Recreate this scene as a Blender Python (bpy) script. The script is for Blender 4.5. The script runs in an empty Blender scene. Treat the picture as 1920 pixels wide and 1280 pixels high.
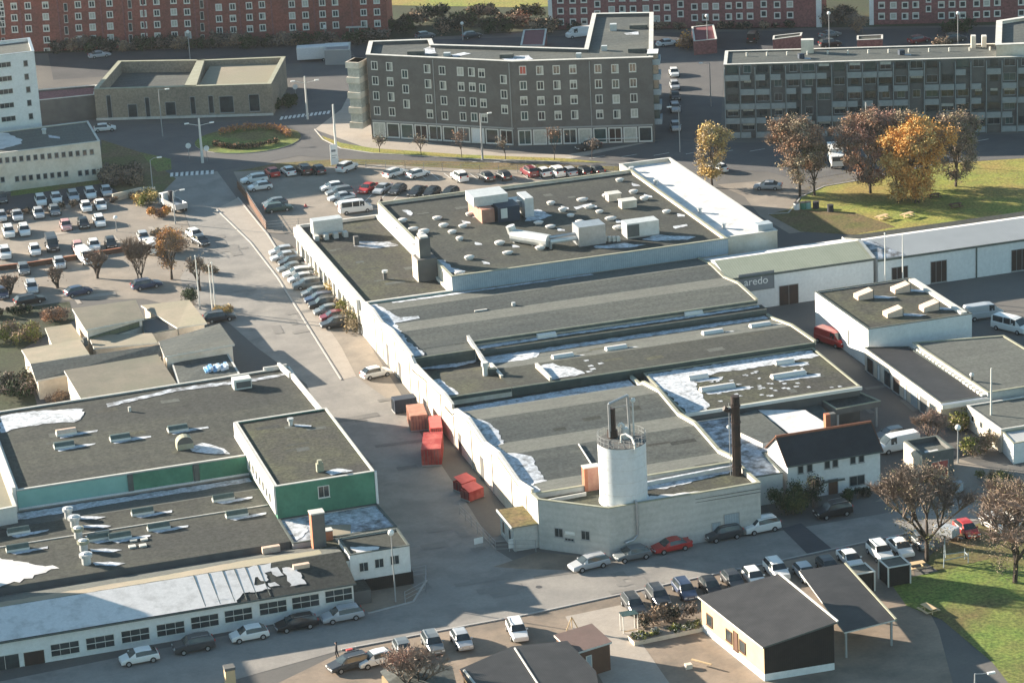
import bpy, bmesh, math, random
from mathutils import Vector, Matrix
random.seed(7)
HAZE = .000035
R_ = math.radians
sc = bpy.context.scene
col = sc.collection
# ------------------------------------------------------------------ camera, sky, sun
# World axes: X runs along the factory fronts, Y away from the camera along the side street, Z up.
F, TH, RO, CAMZ, AZ = 5200.0, R_(18.6), R_(3.05), 123.0, R_(-15.9)
CAM = Vector((-93.146, -326.992, CAMZ))
def _w2u(v):
    b = (math.cos(AZ), -math.sin(AZ)); a = (math.sin(AZ), math.cos(AZ))
    return Vector((v[0]*b[0]+v[1]*b[1], v[0]*a[0]+v[1]*a[1], v[2]))
_fw = Vector((0, math.cos(TH), -math.sin(TH))); _rt = Vector((1, 0, 0)); _dn = _fw.cross(_rt)
_R = math.cos(RO)*_rt+math.sin(RO)*_dn; _D = -math.sin(RO)*_rt+math.cos(RO)*_dn
FW, RT, DN = _w2u(_fw), _w2u(_R), _w2u(_D)
cam = bpy.data.cameras.new('camera'); co = bpy.data.objects.new('camera', cam); col.objects.link(co)
co.matrix_world = Matrix.Translation(CAM) @ Matrix((RT, -DN, -FW)).transposed().to_4x4()
cam.sensor_width = 36; cam.lens = F/1920*36; cam.clip_start = 1; cam.clip_end = 5000
sc.camera = co
SUN_AL, SUN_EL = 43.5, 16.3
sd = Vector((-math.cos(R_(SUN_AL))*math.cos(R_(SUN_EL)), math.sin(R_(SUN_AL))*math.cos(R_(SUN_EL)), math.sin(R_(SUN_EL))))
w = bpy.data.worlds.new('World'); sc.world = w; w.use_nodes = True
nt = w.node_tree; nt.nodes.clear()
sky = nt.nodes.new('ShaderNodeTexSky'); sky.sky_type = 'NISHITA'; sky.sun_disc = False
sky.sun_elevation = R_(SUN_EL); sky.sun_rotation = math.atan2(sd.x, sd.y); sky.dust_density = .4; sky.ozone_density = 2.2; sky.air_density = 1.0
bg = nt.nodes.new('ShaderNodeBackground'); bg.inputs[1].default_value = 0.065
ow = nt.nodes.new('ShaderNodeOutputWorld'); tint = nt.nodes.new('ShaderNodeMix'); tint.data_type = 'RGBA'; tint.blend_type = 'MULTIPLY'; tint.inputs[0].default_value = 1; tint.inputs[7].default_value = (1.0, 1.06, .92, 1)
nt.links.new(sky.outputs[0], tint.inputs[6]); nt.links.new(tint.outputs[2], bg.inputs[0]); nt.links.new(bg.outputs[0], ow.inputs[0])
sl = bpy.data.lights.new('sun', 'SUN'); sl.energy = 5.0; sl.angle = R_(0.53); sl.color = (1.0, 0.87, 0.71)
so = bpy.data.objects.new('sun', sl); col.objects.link(so); so.location = (-300, 300, 200)
so.rotation_euler = sd.to_track_quat('Z', 'Y').to_euler()
sc.view_settings.view_transform = 'Standard'; sc.view_settings.look = 'None'
sc.view_settings.exposure = 1.92; sc.view_settings.gamma = 1.0
sc.cycles.max_bounces = 5; sc.cycles.diffuse_bounces = 3; sc.cycles.glossy_bounces = 2; sc.cycles.volume_bounces = 0; sc.cycles.volume_step_rate = 4
sc.cycles.transparent_max_bounces = 6

# ------------------------------------------------------------------ where a pixel of the photograph meets the place
def ray(x, y): return FW + RT*((x-960)/F) + DN*((y-640)/F)
def at(x, y, z=0.0):
    d = ray(x, y); t = (z-CAMZ)/d.z
    return Vector((CAM.x+d.x*t, CAM.y+d.y*t, z))
def onwall(x, y, A, B):                       # distance along A->B and height where the ray meets that wall plane
    d = ray(x, y); ab = Vector((B[0]-A[0], B[1]-A[1])); L = ab.length; ab /= L; n = Vector((-ab.y, ab.x))
    t = (n.x*(A[0]-CAM.x)+n.y*(A[1]-CAM.y))/(n.x*d.x+n.y*d.y)
    p = CAM + d*t
    return (p.x-A[0])*ab.x+(p.y-A[1])*ab.y, p.z
def zof(xb, yb, yt, z0=0.0):                  # height of the point above base pixel that shows at row yt
    g = at(xb, yb, z0); lo, hi = z0, z0+80
    for _ in range(40):
        m = (lo+hi)/2; q = Vector((g.x, g.y, m))-CAM
        if 640+F*q.dot(DN)/q.dot(FW) > yt: lo = m
        else: hi = m
    return lo

# ------------------------------------------------------------------ materials
MATS = {}
def mk(name, c, rough=.85, c2=None, sc1=.35, amt=.5, c3=None, sc3=.06, stretch=None, bump=0.0, metal=0.0, spec=.3, wave=None, lo=.35, hi=.65, grain=.15, emit=None):
    m = bpy.data.materials.new(name); m.use_nodes = True; MATS[name] = m
    n = m.node_tree; b = n.nodes['Principled BSDF']
    b.inputs['Roughness'].default_value = rough; b.inputs['Metallic'].default_value = metal
    b.inputs['Specular IOR Level'].default_value = spec
    tc = n.nodes.new('ShaderNodeTexCoord'); mp = n.nodes.new('ShaderNodeMapping'); n.links.new(tc.outputs['Object'], mp.inputs[0])
    if stretch: mp.inputs['Scale'].default_value = stretch
    def noise(scale, det=5, src=None):
        t = n.nodes.new('ShaderNodeTexNoise'); t.inputs['Scale'].default_value = scale; t.inputs['Detail'].default_value = det
        t.inputs['Roughness'].default_value = .62
        n.links.new((src or mp).outputs[0] if src is None else src, t.inputs['Vector']); return t.outputs['Fac']
    def rng(f, a, bb, to0=0., to1=1.):
        r = n.nodes.new('ShaderNodeMapRange'); r.inputs[1].default_value = a; r.inputs[2].default_value = bb
        r.inputs[3].default_value = to0; r.inputs[4].default_value = to1; n.links.new(f, r.inputs[0]); return r.outputs[0]
    def mix(f, a, bb, mode='MIX'):
        x = n.nodes.new('ShaderNodeMix'); x.data_type = 'RGBA'; x.blend_type = mode
        for s, v in ((x.inputs[0], f), (x.inputs[6], a), (x.inputs[7], bb)):
            if isinstance(v, (int, float)): s.default_value = v
            elif isinstance(v, tuple): s.default_value = (*v, 1)
            else: n.links.new(v, s)
        return x.outputs[2]
    cur = tuple(c)
    if c2: cur = mix(rng(noise(sc1), lo, hi, 0, amt), cur, tuple(c2))
    if c3: cur = mix(rng(noise(sc3, 6), .42, .62), cur, tuple(c3))
    if wave:
        wv = n.nodes.new('ShaderNodeTexWave'); wv.wave_type = 'BANDS'; wv.bands_direction = wave[0]
        wv.inputs['Scale'].default_value = wave[1]; wv.inputs['Distortion'].default_value = wave[3] if len(wave) > 3 else 0
        n.links.new(tc.outputs['Object'], wv.inputs['Vector'])
        cur = mix(rng(wv.outputs['Fac'], .2, .6, wave[2], 0), cur, (c[0]*.45, c[1]*.45, c[2]*.45))
    if grain:
        g = rng(noise(2.4, 8, tc.outputs['Object']), .3, .7, 1-grain*(1.5 if grain > .19 else .5), 1+grain*(1.5 if grain > .19 else .5))
        cb = n.nodes.new('ShaderNodeCombineColor'); 
        for k in range(3): n.links.new(g, cb.inputs[k])
        cur = mix(1.0, cur, cb.outputs[0], 'MULTIPLY')
    if isinstance(cur, tuple): b.inputs['Base Color'].default_value = (*cur, 1)
    else: n.links.new(cur, b.inputs['Base Color'])
    if bump:
        bp = n.nodes.new('ShaderNodeBump'); bp.inputs['Strength'].default_value = bump; bp.inputs['Distance'].default_value = .05
        n.links.new(noise(3., 6), bp.inputs['Height']); n.links.new(bp.outputs[0], b.inputs['Normal'])
    if emit: b.inputs['Emission Color'].default_value = (*c, 1); b.inputs['Emission Strength'].default_value = emit
    return m
mk('yard', (.12, .115, .108), c2=(.17, .158, .14), sc1=.08, c3=(.095, .093, .09), sc3=.03, bump=.2)
mk('asphalt', (.235, .222, .205), c2=(.175, .168, .158), sc1=.12, amt=.7, c3=(.265, .25, .228), sc3=.25, bump=.15, lo=.4, hi=.6)
mk('asphalt_dark', (.055, .058, .064), c2=(.085, .086, .09), sc1=.15, amt=.7, bump=.15)
mk('asphalt_patch', (.09, .09, .092), c2=(.13, .128, .125), sc1=.2, bump=.15)
mk('asphalt_worn', (.19, .18, .168), c2=(.23, .22, .2), sc1=.5)
mk('asphalt_old', (.15, .145, .136), c2=(.2, .19, .175), sc1=.6)
mk('lot', (.235, .205, .172), c2=(.17, .155, .135), sc1=.1, amt=.8, c3=(.275, .24, .2), sc3=.2, bump=.15)
mk('paving', (.36, .32, .275), c2=(.29, .26, .225), sc1=.5, amt=.6, bump=.1)
mk('kerbstone', (.4, .39, .37), c2=(.3, .29, .28))
mk('road_paint', (.75, .75, .72), c2=(.4, .4, .38), sc1=2., amt=.7)
mk('bank', (.035, .05, .022), c2=(.06, .065, .03), sc1=.2, amt=.9, c3=(.03, .035, .02), sc3=.1, bump=.4, grain=.4)
mk('balcony_grey', (.28, .31, .315), c2=(.22, .245, .25), sc1=1., amt=.7)
mk('grass', (.24, .25, .05), c2=(.15, .19, .04), sc1=.25, amt=.8, c3=(.26, .2, .06), sc3=.09, bump=.4, grain=.4)
mk('lawn', (.1, .16, .03), c2=(.17, .2, .045), sc1=.3, amt=.8, c3=(.13, .11, .04), sc3=.1, bump=.4, grain=.4)
mk('leafy_ground', (.17, .115, .06), c2=(.11, .085, .035), sc1=.4, amt=.9, c3=(.1, .1, .03), sc3=.15, bump=.4, grain=.4)
mk('dirt', (.22, .175, .135), c2=(.14, .12, .098), sc1=.25, amt=.9, c3=(.27, .215, .165), sc3=.12, bump=.3, grain=.17)
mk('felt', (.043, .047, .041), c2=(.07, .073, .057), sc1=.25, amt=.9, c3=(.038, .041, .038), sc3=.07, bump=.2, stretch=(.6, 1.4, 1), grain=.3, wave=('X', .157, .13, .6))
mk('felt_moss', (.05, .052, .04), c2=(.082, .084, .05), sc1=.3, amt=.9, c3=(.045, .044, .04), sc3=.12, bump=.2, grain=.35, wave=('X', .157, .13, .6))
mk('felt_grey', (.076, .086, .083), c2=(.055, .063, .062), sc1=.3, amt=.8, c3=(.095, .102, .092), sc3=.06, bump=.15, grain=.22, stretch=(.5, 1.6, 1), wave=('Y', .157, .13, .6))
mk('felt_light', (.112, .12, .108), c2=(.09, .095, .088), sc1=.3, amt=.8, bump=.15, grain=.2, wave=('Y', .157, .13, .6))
mk('felt_beige', (.29, .25, .19), c2=(.22, .195, .15), sc1=.35, amt=.8, c3=(.24, .225, .165), sc3=.1, bump=.15, grain=.15)
mk('tiles_black', (.03, .03, .032), c2=(.05, .05, .052), sc1=.5, amt=.8, rough=.6, wave=('X', 1.6, .35), bump=.1)
mk('tiles_green', (.15, .165, .1), c2=(.11, .125, .08), sc1=.5, amt=.8)
mk('sheet_white', (.62, .64, .63), c2=(.45, .47, .47), sc1=.3, amt=.6, rough=.6, wave=('X', .5, .18))
mk('sheet_cream', (.46, .46, .34), c2=(.37, .375, .27), sc1=.3, amt=.7, rough=.6, wave=('X', .8, .2))
mk('sheet_grey', (.42, .43, .43), c2=(.33, .34, .345), sc1=.3, amt=.6, rough=.6, wave=('X', .8, .18))
mk('membrane', (.62, .61, .6), c2=(.36, .355, .345), sc1=.5, amt=.8, rough=.7, lo=.5, hi=.75, grain=.18)
mk('frost', (.5, .53, .57), c2=(.16, .165, .165), sc1=.9, amt=.9, rough=.8, lo=.48, hi=.7, grain=.25)
mk('frost_thin', (.3, .33, .37), c2=(.6, .64, .7), sc1=.9, amt=.9, c3=(.13, .13, .13), sc3=.8, rough=.8, grain=.2)
mk('cladding_white', (.66, .68, .68), c2=(.55, .57, .58), sc1=.4, amt=.5, rough=.6, wave=('X', 1.5, .12))
mk('cladding_blue', (.34, .4, .44), c2=(.27, .33, .37), sc1=.5, amt=.6, wave=('X', 1.0, .2))
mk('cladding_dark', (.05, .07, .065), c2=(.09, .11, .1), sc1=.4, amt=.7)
mk('render_white', (.68, .66, .62), c2=(.5, .475, .43), sc1=.3, amt=.7, c3=(.62, .6, .56), sc3=.1)
mk('render_house', (.7, .71, .7), c2=(.58, .59, .58), sc1=.5, amt=.5)
mk('render_warm', (.62, .55, .45), c2=(.46, .39, .3), sc1=.35, amt=.75, c3=(.7, .64, .55), sc3=.2)
mk('concrete_pale', (.46, .465, .44), c2=(.37, .375, .355), sc1=.35, amt=.8, c3=(.5, .5, .475), sc3=.15, wave=('Z', .35, .1, 2.))
mk('concrete_dark', (.13, .13, .125), c2=(.085, .085, .085), sc1=.6, amt=.8)
mk('coping', (.58, .57, .53), c2=(.4, .4, .37), sc1=.8, amt=.6)
mk('coping_dark', (.07, .085, .08), c2=(.12, .14, .13), sc1=.8, amt=.6)
mk('coping_olive', (.27, .27, .2), c2=(.38, .38, .3), sc1=.8, amt=.6)
mk('green_panel', (.06, .2, .13), c2=(.09, .26, .18), sc1=.6, amt=.6, c3=(.05, .165, .11), sc3=.2, rough=.6)
mk('mint_panel', (.22, .42, .38), c2=(.16, .33, .3), sc1=.6, amt=.6, rough=.6)
mk('brick_grey', (.135, .13, .126), c2=(.16, .153, .147), sc1=2.0, amt=.6, c3=(.115, .108, .102), sc3=.4, wave=('Z', 2.2, .25), grain=.14)
mk('brick_red', (.24, .078, .06), c2=(.3, .105, .08), sc1=1.5, amt=.7, c3=(.19, .075, .062), sc3=.15, wave=('Z', 2.2, .15), grain=.25)
mk('brick_maroon', (.2, .085, .085), c2=(.25, .11, .105), sc1=1.5, amt=.7, wave=('Z', 2.2, .15), grain=.25)
mk('brick_beige', (.26, .225, .18), c2=(.19, .165, .135), sc1=1.0, amt=.8, c3=(.3, .26, .2), sc3=.25, wave=('Z', 1.6, .2), grain=.2)
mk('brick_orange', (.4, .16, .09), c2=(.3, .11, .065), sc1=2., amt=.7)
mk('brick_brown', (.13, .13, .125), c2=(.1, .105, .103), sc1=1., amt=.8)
mk('wood_black', (.02, .018, .017), c2=(.035, .03, .028), sc1=1., amt=.6, wave=('X', 1.5, .3))
mk('wood_cream', (.6, .45, .27), c2=(.48, .34, .19), sc1=.6, amt=.6, wave=('Y', 1.5, .2))
mk('wood_brown', (.13, .07, .045), c2=(.09, .05, .035), sc1=.8, amt=.6)
mk('glass', (.018, .024, .028), rough=.12, spec=.6, c2=(.06, .08, .085), sc1=.5, amt=.8, grain=0)
mk('glass_teal', (.05, .1, .1), rough=.15, spec=.6, c2=(.02, .035, .035), sc1=.4, amt=.9, grain=0)
mk('curtain', (.5, .5, .45), c2=(.25, .25, .22), sc1=2., amt=.6, grain=0)
mk('curtain_red', (.5, .12, .09), grain=0)
mk('frame_white', (.62, .62, .58), rough=.6, grain=.05)
mk('frame_grey', (.3, .31, .31), rough=.6, grain=.05)
mk('steel', (.42, .44, .46), rough=.4, metal=.6, c2=(.3, .31, .33), sc1=1., amt=.5)
mk('duct', (.6, .61, .6), rough=.45, metal=.3, c2=(.45, .46, .46), sc1=1., amt=.5)
mk('steel_black', (.022, .018, .017), rough=.6, c2=(.06, .03, .022), sc1=.7, amt=.7)
mk('pole', (.6, .6, .57), rough=.5, grain=.05)
mk('pole_grey', (.3, .31, .31), rough=.5, grain=.05)
mk('lamp_glass', (.75, .76, .74), rough=.3, grain=0)
mk('silo_white', (.66, .69, .71), rough=.5, c2=(.56, .59, .61), sc1=.4, amt=.5, stretch=(1, 1, .3))
mk('skylight_white', (.72, .68, .63), rough=.4, c2=(.55, .52, .48), sc1=1.5, amt=.5, grain=.05)
mk('skylight_dark', (.07, .1, .09), rough=.3, c2=(.12, .15, .14), sc1=1.5, amt=.6)
mk('skylight_pink', (.6, .44, .34), rough=.5, c2=(.7, .56, .44), sc1=1.5, amt=.6)
mk('red_paint', (.33, .035, .035), rough=.65, c2=(.24, .03, .025), sc1=1., amt=.8, c3=(.5, .13, .11), sc3=.5)
mk('red_light', (.62, .13, .12), rough=.6, c2=(.5, .08, .07), sc1=1., amt=.7)
mk('rust', (.45, .25, .18), rough=.75, c2=(.33, .15, .11), sc1=1., amt=.8)
mk('navy', (.03, .045, .07), rough=.6)
mk('tyre', (.012, .012, .013), rough=.9, grain=0)
mk('hubcap', (.35, .36, .37), rough=.4, metal=.5, grain=0)
mk('headlight', (.75, .76, .74), rough=.15, spec=.8, grain=0)
mk('taillight', (.4, .02, .015), rough=.3, grain=0)
mk('tarp_blue', (.12, .3, .55), rough=.6, c2=(.6, .66, .72), sc1=1., amt=.9, lo=.45, hi=.55)
mk('cloth_dark', (.03, .032, .04), rough=.9, grain=0)
mk('skin', (.5, .32, .24), rough=.7, grain=0)
mk('sign_white', (.72, .72, .7), rough=.5, grain=.04)
mk('sign_grey', (.16, .18, .2), rough=.5, grain=.04)
PAINT = dict(white=(.72, .72, .7), silver=(.42, .44, .46), grey=(.16, .18, .19), 
             dark=(.045, .05, .056), black=(.018, .019, .021), blue=(.04, .06, .11), red=(.42, .03, .025), maroon=(.16, .025, .035), green=(.05, .09, .08), pink=(.55, .3, .28))
for k, c in PAINT.items(): mk('paint_'+k, c, rough=.28, spec=.5, grain=.03, metal=.15 if k in ('silver', 'grey') else 0)

# ------------------------------------------------------------------ mesh helpers
class MB:
    def __init__(s): s.v = []; s.f = []; s.m = []; s.mats = []
    def mi(s, mat):
        if mat not in s.mats: s.mats.append(mat)
        return s.mats.index(mat)
    def face(s, pts, mat):
        i = len(s.v); s.v += [tuple(p) for p in pts]; s.f.append(tuple(range(i, i+len(pts)))); s.m.append(s.mi(mat))
    def box(s, x0, x1, y0, y1, z0, z1, mat, top=None, bottom=True):
        if x1 < x0: x0, x1 = x1, x0
        if y1 < y0: y0, y1 = y1, y0
        s.prism([(x0, y0), (x1, y0), (x1, y1), (x0, y1)], z0, z1, mat, top, bottom)
    def prism(s, poly, z0, z1, mat, top=None, bottom=True):
        a = sum(poly[i-1][0]*poly[i][1]-poly[i][0]*poly[i-1][1] for i in range(len(poly)))
        if a < 0: poly = poly[::-1]
        n = len(poly); i = len(s.v)
        zt = z1 if callable(z1) else (lambda x, y: z1)
        s.v += [(p[0], p[1], z0) for p in poly]+[(p[0], p[1], zt(p[0], p[1])) for p in poly]
        for k in range(n):
            j = (k+1) % n; s.f.append((i+k, i+j, i+n+j, i+n+k)); s.m.append(s.mi(mat))
        s.f.append(tuple(range(i+n, i+2*n))); s.m.append(s.mi(top or mat))
        if bottom: s.f.append(tuple(range(i+n-1, i-1, -1))); s.m.append(s.mi(mat))
    def obox(s, c, ax, L, W, z0, z1, mat, top=None):        # box centred at c, long axis angle ax
        ca, sa = math.cos(ax), math.sin(ax)
        s.prism([(c[0]+x*ca-y*sa, c[1]+x*sa+y*ca) for x, y in ((-L/2, -W/2), (L/2, -W/2), (L/2, W/2), (-L/2, W/2))], z0, z1, mat, top)
    def cyl(s, p, q, r, mat, r2=None, n=8, caps=True):
        p, q = Vector(p), Vector(q); r2 = r if r2 is None else r2; d = (q-p)
        if d.length < 1e-6: return
        d.normalize(); a = d.orthogonal().normalized(); b = d.cross(a); i = len(s.v)
        for k in range(n):
            t = 2*math.pi*k/n; o = a*math.cos(t)+b*math.sin(t); s.v.append(tuple(p+o*r)); s.v.append(tuple(q+o*r2))
        for k in range(n):
            j = (k+1) % n; s.f.append((i+2*k, i+2*j, i+2*j+1, i+2*k+1)); s.m.append(s.mi(mat))
        if caps:
            s.f.append(tuple(i+2*k for k in range(n-1, -1, -1))); s.m.append(s.mi(mat))
            s.f.append(tuple(i+2*k+1 for k in range(n))); s.m.append(s.mi(mat))
    def tube(s, pts, r, mat, n=8):
        for a, b in zip(pts, pts[1:]): s.cyl(a, b, r, mat, n=n)
    def sphere(s, c, r, mat, n=8, sq=1.0):
        i = len(s.v); m = n//2
        for a in range(m+1):
            th = math.pi*a/m
            for b in range(n):
                ph = 2*math.pi*b/n; s.v.append((c[0]+r*math.sin(th)*math.cos(ph), c[1]+r*math.sin(th)*math.sin(ph), c[2]+r*sq*math.cos(th)))
        for a in range(m):
            for b in range(n):
                j = (b+1) % n; s.f.append((i+a*n+b, i+(a+1)*n+b, i+(a+1)*n+j, i+a*n+j)); s.m.append(s.mi(mat))
    def mesh(s, name, bevel=0, smooth=False):
        me = bpy.data.meshes.new(name); me.from_pydata(s.v, [], s.f)
        for m in s.mats: me.materials.append(MATS[m])
        me.polygons.foreach_set('material_index', s.m); me.update()
        if bevel or smooth:
            bm = bmesh.new(); bm.from_mesh(me)
            if bevel:
                bmesh.ops.remove_doubles(bm, verts=bm.verts, dist=1e-4)
                bmesh.ops.bevel(bm, geom=bm.edges[:], offset=bevel, segments=2, affect='EDGES', profile=.6)
            for f in bm.faces: f.smooth = smooth
            bm.to_mesh(me); bm.free()
        return me
    def build(s, name, parent=None, loc=None, **k):
        o = bpy.data.objects.new(name, s.mesh(name, **k)); col.objects.link(o)
        if parent is not None: o.parent = parent
        if loc is not None: o.location = loc
        return o
def tag(o, label=None, cat=None, group=None, kind=None):
    if label: o['label'] = label
    if cat: o['category'] = cat
    if group: o['group'] = group
    if kind: o['kind'] = kind
    return o
def thing(name, label, cat, loc=(0, 0, 0), rz=0.0, group=None):
    o = bpy.data.objects.new(name, None); col.objects.link(o); o.location = loc; o.rotation_euler.z = rz
    o.empty_display_size = .5
    return tag(o, label, cat, group)
def copy_tree(o, parent=None):
    c = o.copy(); col.objects.link(c)
    if parent is not None: c.parent = parent
    for ch in o.children[:]: copy_tree(ch, c)
    return c
def off(t, pts): return [(p[0]-t.location.x, p[1]-t.location.y) for p in pts]
ORD = ['first', 'second', 'third', 'fourth', 'fifth', 'sixth', 'seventh', 'eighth', 'ninth', 'tenth', 'eleventh', 'twelfth', 'thirteenth', 'fourteenth', 'fifteenth', 'sixteenth', 'seventeenth', 'eighteenth', 'nineteenth', 'twentieth', 'twenty-first', 'twenty-second', 'twenty-third', 'twenty-fourth']

# ------------------------------------------------------------------ ground and roads
def sheet(name, poly, z, mat, px=True, parent=None, kind='structure'):
    p = [at(x, y, z) for x, y in poly] if px else [Vector((x, y, z)) for x, y in poly]
    a = sum(p[i-1].x*p[i].y-p[i].x*p[i-1].y for i in range(len(p)))
    if a < 0: p = p[::-1]
    m = MB(); m.face(p, mat); o = m.build(name, parent)
    if kind and parent is None: tag(o, kind=kind)
    return o
def ragged(poly, jit, step):                       # outline with an uneven edge
    out = []
    for i in range(len(poly)):
        a, b = Vector(poly[i]), Vector(poly[(i+1) % len(poly)]); n = max(1, int((b-a).length/step))
        for k in range(n):
            q = a.lerp(b, k/n); out.append((q.x+random.uniform(-jit, jit), q.y+random.uniform(-jit, jit)))
    return out
sheet('ground', [(-2500, -1500), (2500, -1500), (2500, 3500), (-2500, 3500)], 0, 'yard', px=False)
sheet('street', [(240, 262), (330, 250), (405, 318), (443, 370), (500, 442), (560, 540), (612, 625), (690, 712), (762, 772), (880, 950), (930, 1030), (1010, 1080), (960, 1125), (880, 1165), (760, 1110), (742, 1000), (600, 780), (575, 720), (480, 650), (430, 606), (352, 580), (338, 520), (372, 470), (345, 395), (290, 345)], .012, 'asphalt')
sheet('front_street', [(-260, 1330), (200, 1236), (680, 1138), (930, 1062), (1143, 1040), (1432, 1000), (1640, 965), (1990, 900), (1990, 945), (1700, 1000), (1290, 1087), (1000, 1150), (880, 1172), (640, 1218), (200, 1340)], .02, 'asphalt')
sheet('main_road', [(120, 250), (190, 236), (520, 226), (575, 170), (560, 100), (660, 96), (690, 150), (640, 205), (590, 243), (700, 282), (870, 296), (1050, 302), (1240, 262), (1400, 268), (2050, 246), (2050, 290), (1760, 306), (1600, 322), (1500, 340), (1440, 322), (1260, 318), (1050, 316), (860, 306), (700, 303), (560, 292), (430, 318), (330, 332), (250, 300)], .028, 'asphalt_patch')
sheet('side_road', [(1228, 262), (1228, 90), (1360, 92), (1350, 262)], .016, 'asphalt_patch')
sheet('rear_road', [(90, 100), (700, 78), (1240, 62), (1920, 50), (2000, 52), (2000, 88), (1400, 96), (690, 110), (100, 150)], .008, 'asphalt_dark')
sheet('pavement', [(405, 392), (446, 371), (502, 440), (552, 520), (640, 650), (668, 705), (640, 712), (590, 632), (520, 520), (470, 455)], .03, 'paving')
sheet('forecourt', [(502, 440), (560, 470), (690, 640), (740, 720), (790, 800), (760, 772), (668, 706), (610, 605), (552, 520)], .024, 'lot')
sheet('parking_lot', [(438, 322), (620, 300), (730, 306), (900, 318), (1160, 318), (1160, 345), (705, 412), (600, 440), (560, 440), (500, 436), (462, 372)], .034, 'lot')
sheet('verge', [(438, 322), (520, 306), (640, 298), (860, 303), (1160, 312), (1160, 320), (900, 318), (700, 308), (520, 318)], .04, 'leafy_ground')
sheet('plaza', [(590, 243), (640, 205), (668, 150), (700, 250), (870, 278), (945, 288), (1062, 290), (1240, 262), (1050, 302), (870, 296), (700, 282)], .032, 'paving')
sheet('grass_strip', [(596, 252), (604, 262), (640, 278), (700, 287), (870, 297), (1048, 303), (1140, 305), (1060, 297), (870, 290), (700, 278), (640, 268)], .044, 'grass')
sheet('left_parking', [(-60, 405), (245, 372), (300, 385), (345, 400), (372, 470), (338, 520), (352, 580), (270, 560), (130, 562), (-60, 600)], .018, 'lot')
sheet('office_parking', [(-60, 372), (190, 345), (235, 362), (240, 372), (-60, 404)], .026, 'asphalt_dark')  # shade over this lot is put into the dark asphalt colour
sheet('office_lawn', [(20, 352), (190, 328), (200, 343), (20, 368)], .036, 'lawn')
sheet('roundabout_verge', [(190, 262), (262, 285), (330, 335), (300, 365), (240, 372), (190, 338)], .038, 'leafy_ground')
sheet('verge_left', [(262, 285), (320, 298), (322, 318), (295, 322)], .046, 'lawn')
sheet('house_garden', [(-60, 590), (130, 565), (140, 600), (40, 655), (70, 760), (-60, 790)], .022, 'bank')
sheet('yard_paving', [(500, 1290), (640, 1222), (880, 1174), (1000, 1152), (1290, 1089), (1700, 1004), (1720, 1100), (1760, 1180), (1800, 1330), (500, 1330)], .014, 'dirt')
sheet('path', [(1060, 1155), (1180, 1130), (1200, 1200), (1290, 1330), (1160, 1330), (1090, 1210)], .03, 'paving')
sheet('lawn', [(1668, 1090), (1760, 1070), (2000, 1010), (2000, 1400), (1930, 1330), (1860, 1240), (1765, 1160), (1700, 1135)], .04, 'lawn')
sheet('lawn_corner', [(1730, 1050), (1820, 985), (2000, 935), (2000, 1012), (1760, 1070)], .044, 'leafy_ground')
sheet('field', [(1480, 392), (1502, 370), (1545, 350), (1640, 334), (1760, 307), (2000, 292), (2000, 410), (1600, 440), (1500, 432), (1440, 402)], .042, 'grass')
sheet('field_edge', [(1440, 402), (1480, 392), (1600, 398), (1680, 425), (1600, 440), (1500, 434)], .05, 'leafy_ground')
sheet('cycle_path', [(1345, 346), (1420, 340), (1500, 362), (1478, 400), (1530, 432), (1480, 438), (1425, 405), (1395, 368)], .036, 'lot')
sheet('rear_lawn', [(715, -30), (1050, -30), (1050, 12), (960, 14), (725, 10)], .05, 'grass')
sheet('rear_ground', [(-200, -300), (2300, -300), (2300, 40), (1560, 52), (1030, 58), (730, 74), (95, 100), (-200, 108)], .004, 'bank')
sheet('corner_garden', [(925, 1062), (1010, 1034), (1143, 1047), (1070, 1068), (980, 1066)], .034, 'dirt')
sheet('office_garden', [(672, 1142), (690, 1090), (770, 1078), (800, 1085), (775, 1125), (700, 1148)], .034, 'dirt')
sheet('side_yard', [(1640, 1000-60), (1800, 860), (1860, 880), (1990, 900), (1800, 930)], .03, 'lot')
def kerb(pts, wdt=.22, h=.12, px=True):
    P = [at(x, y) for x, y in pts] if px else [Vector((*p, 0)) for p in pts]
    m = MB()
    for a, b in zip(P, P[1:]):
        c = (a+b)/2; m.obox(c, math.atan2(b.y-a.y, b.x-a.x), (b-a).length, wdt, 0, h, 'kerbstone')
    tag(m.build('kerb'), kind='structure')
sheet('speed_table', [(1466, 990), (1502, 980), (1560, 1028), (1516, 1040)], .036, 'asphalt_dark')
kerb([(405, 392), (470, 455), (520, 520), (590, 632), (640, 712)])
kerb([(446, 371), (502, 440), (552, 520)])
kerb([(880, 1172), (1000, 1150), (1290, 1087), (1500, 1043), (1700, 1000)])
kerb([(640, 1218), (880, 1172)]); kerb([(690, 1150), (775, 1128), (800, 1088)])
kerb([(590, 243), (606, 262), (640, 279), (700, 288), (870, 298), (1050, 304)])
kerb([(1440, 402), (1478, 400), (1502, 370), (1545, 350), (1640, 334), (1760, 307)])
def markings(name, pts, wd, ln):
    m = MB()
    for x, y, ang in pts:
        c = at(x, y); m.obox(c, R_(ang), ln, wd, .036, .04, 'road_paint')
    tag(m.build(name), kind='structure')
markings('zebra_crossing', [(322+i*9.5, 328-i*.6, 78) for i in range(9)], .5, 2.6)
markings('zebra_crossing', [(528+i*8, 222-i*1.0, 70) for i in range(12)], .5, 2.4)
markings('lane_marking', [(1000+i*60, 300-i*2.6, 8) for i in range(-5, 15)], .15, 3)
markings('bay_marking', [(x, 331, 92) for x in range(720, 1130, 24)]+[(690+i*26, 372-i*.3, 60) for i in range(7)], .1, 4.5)
m = MB()
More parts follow.
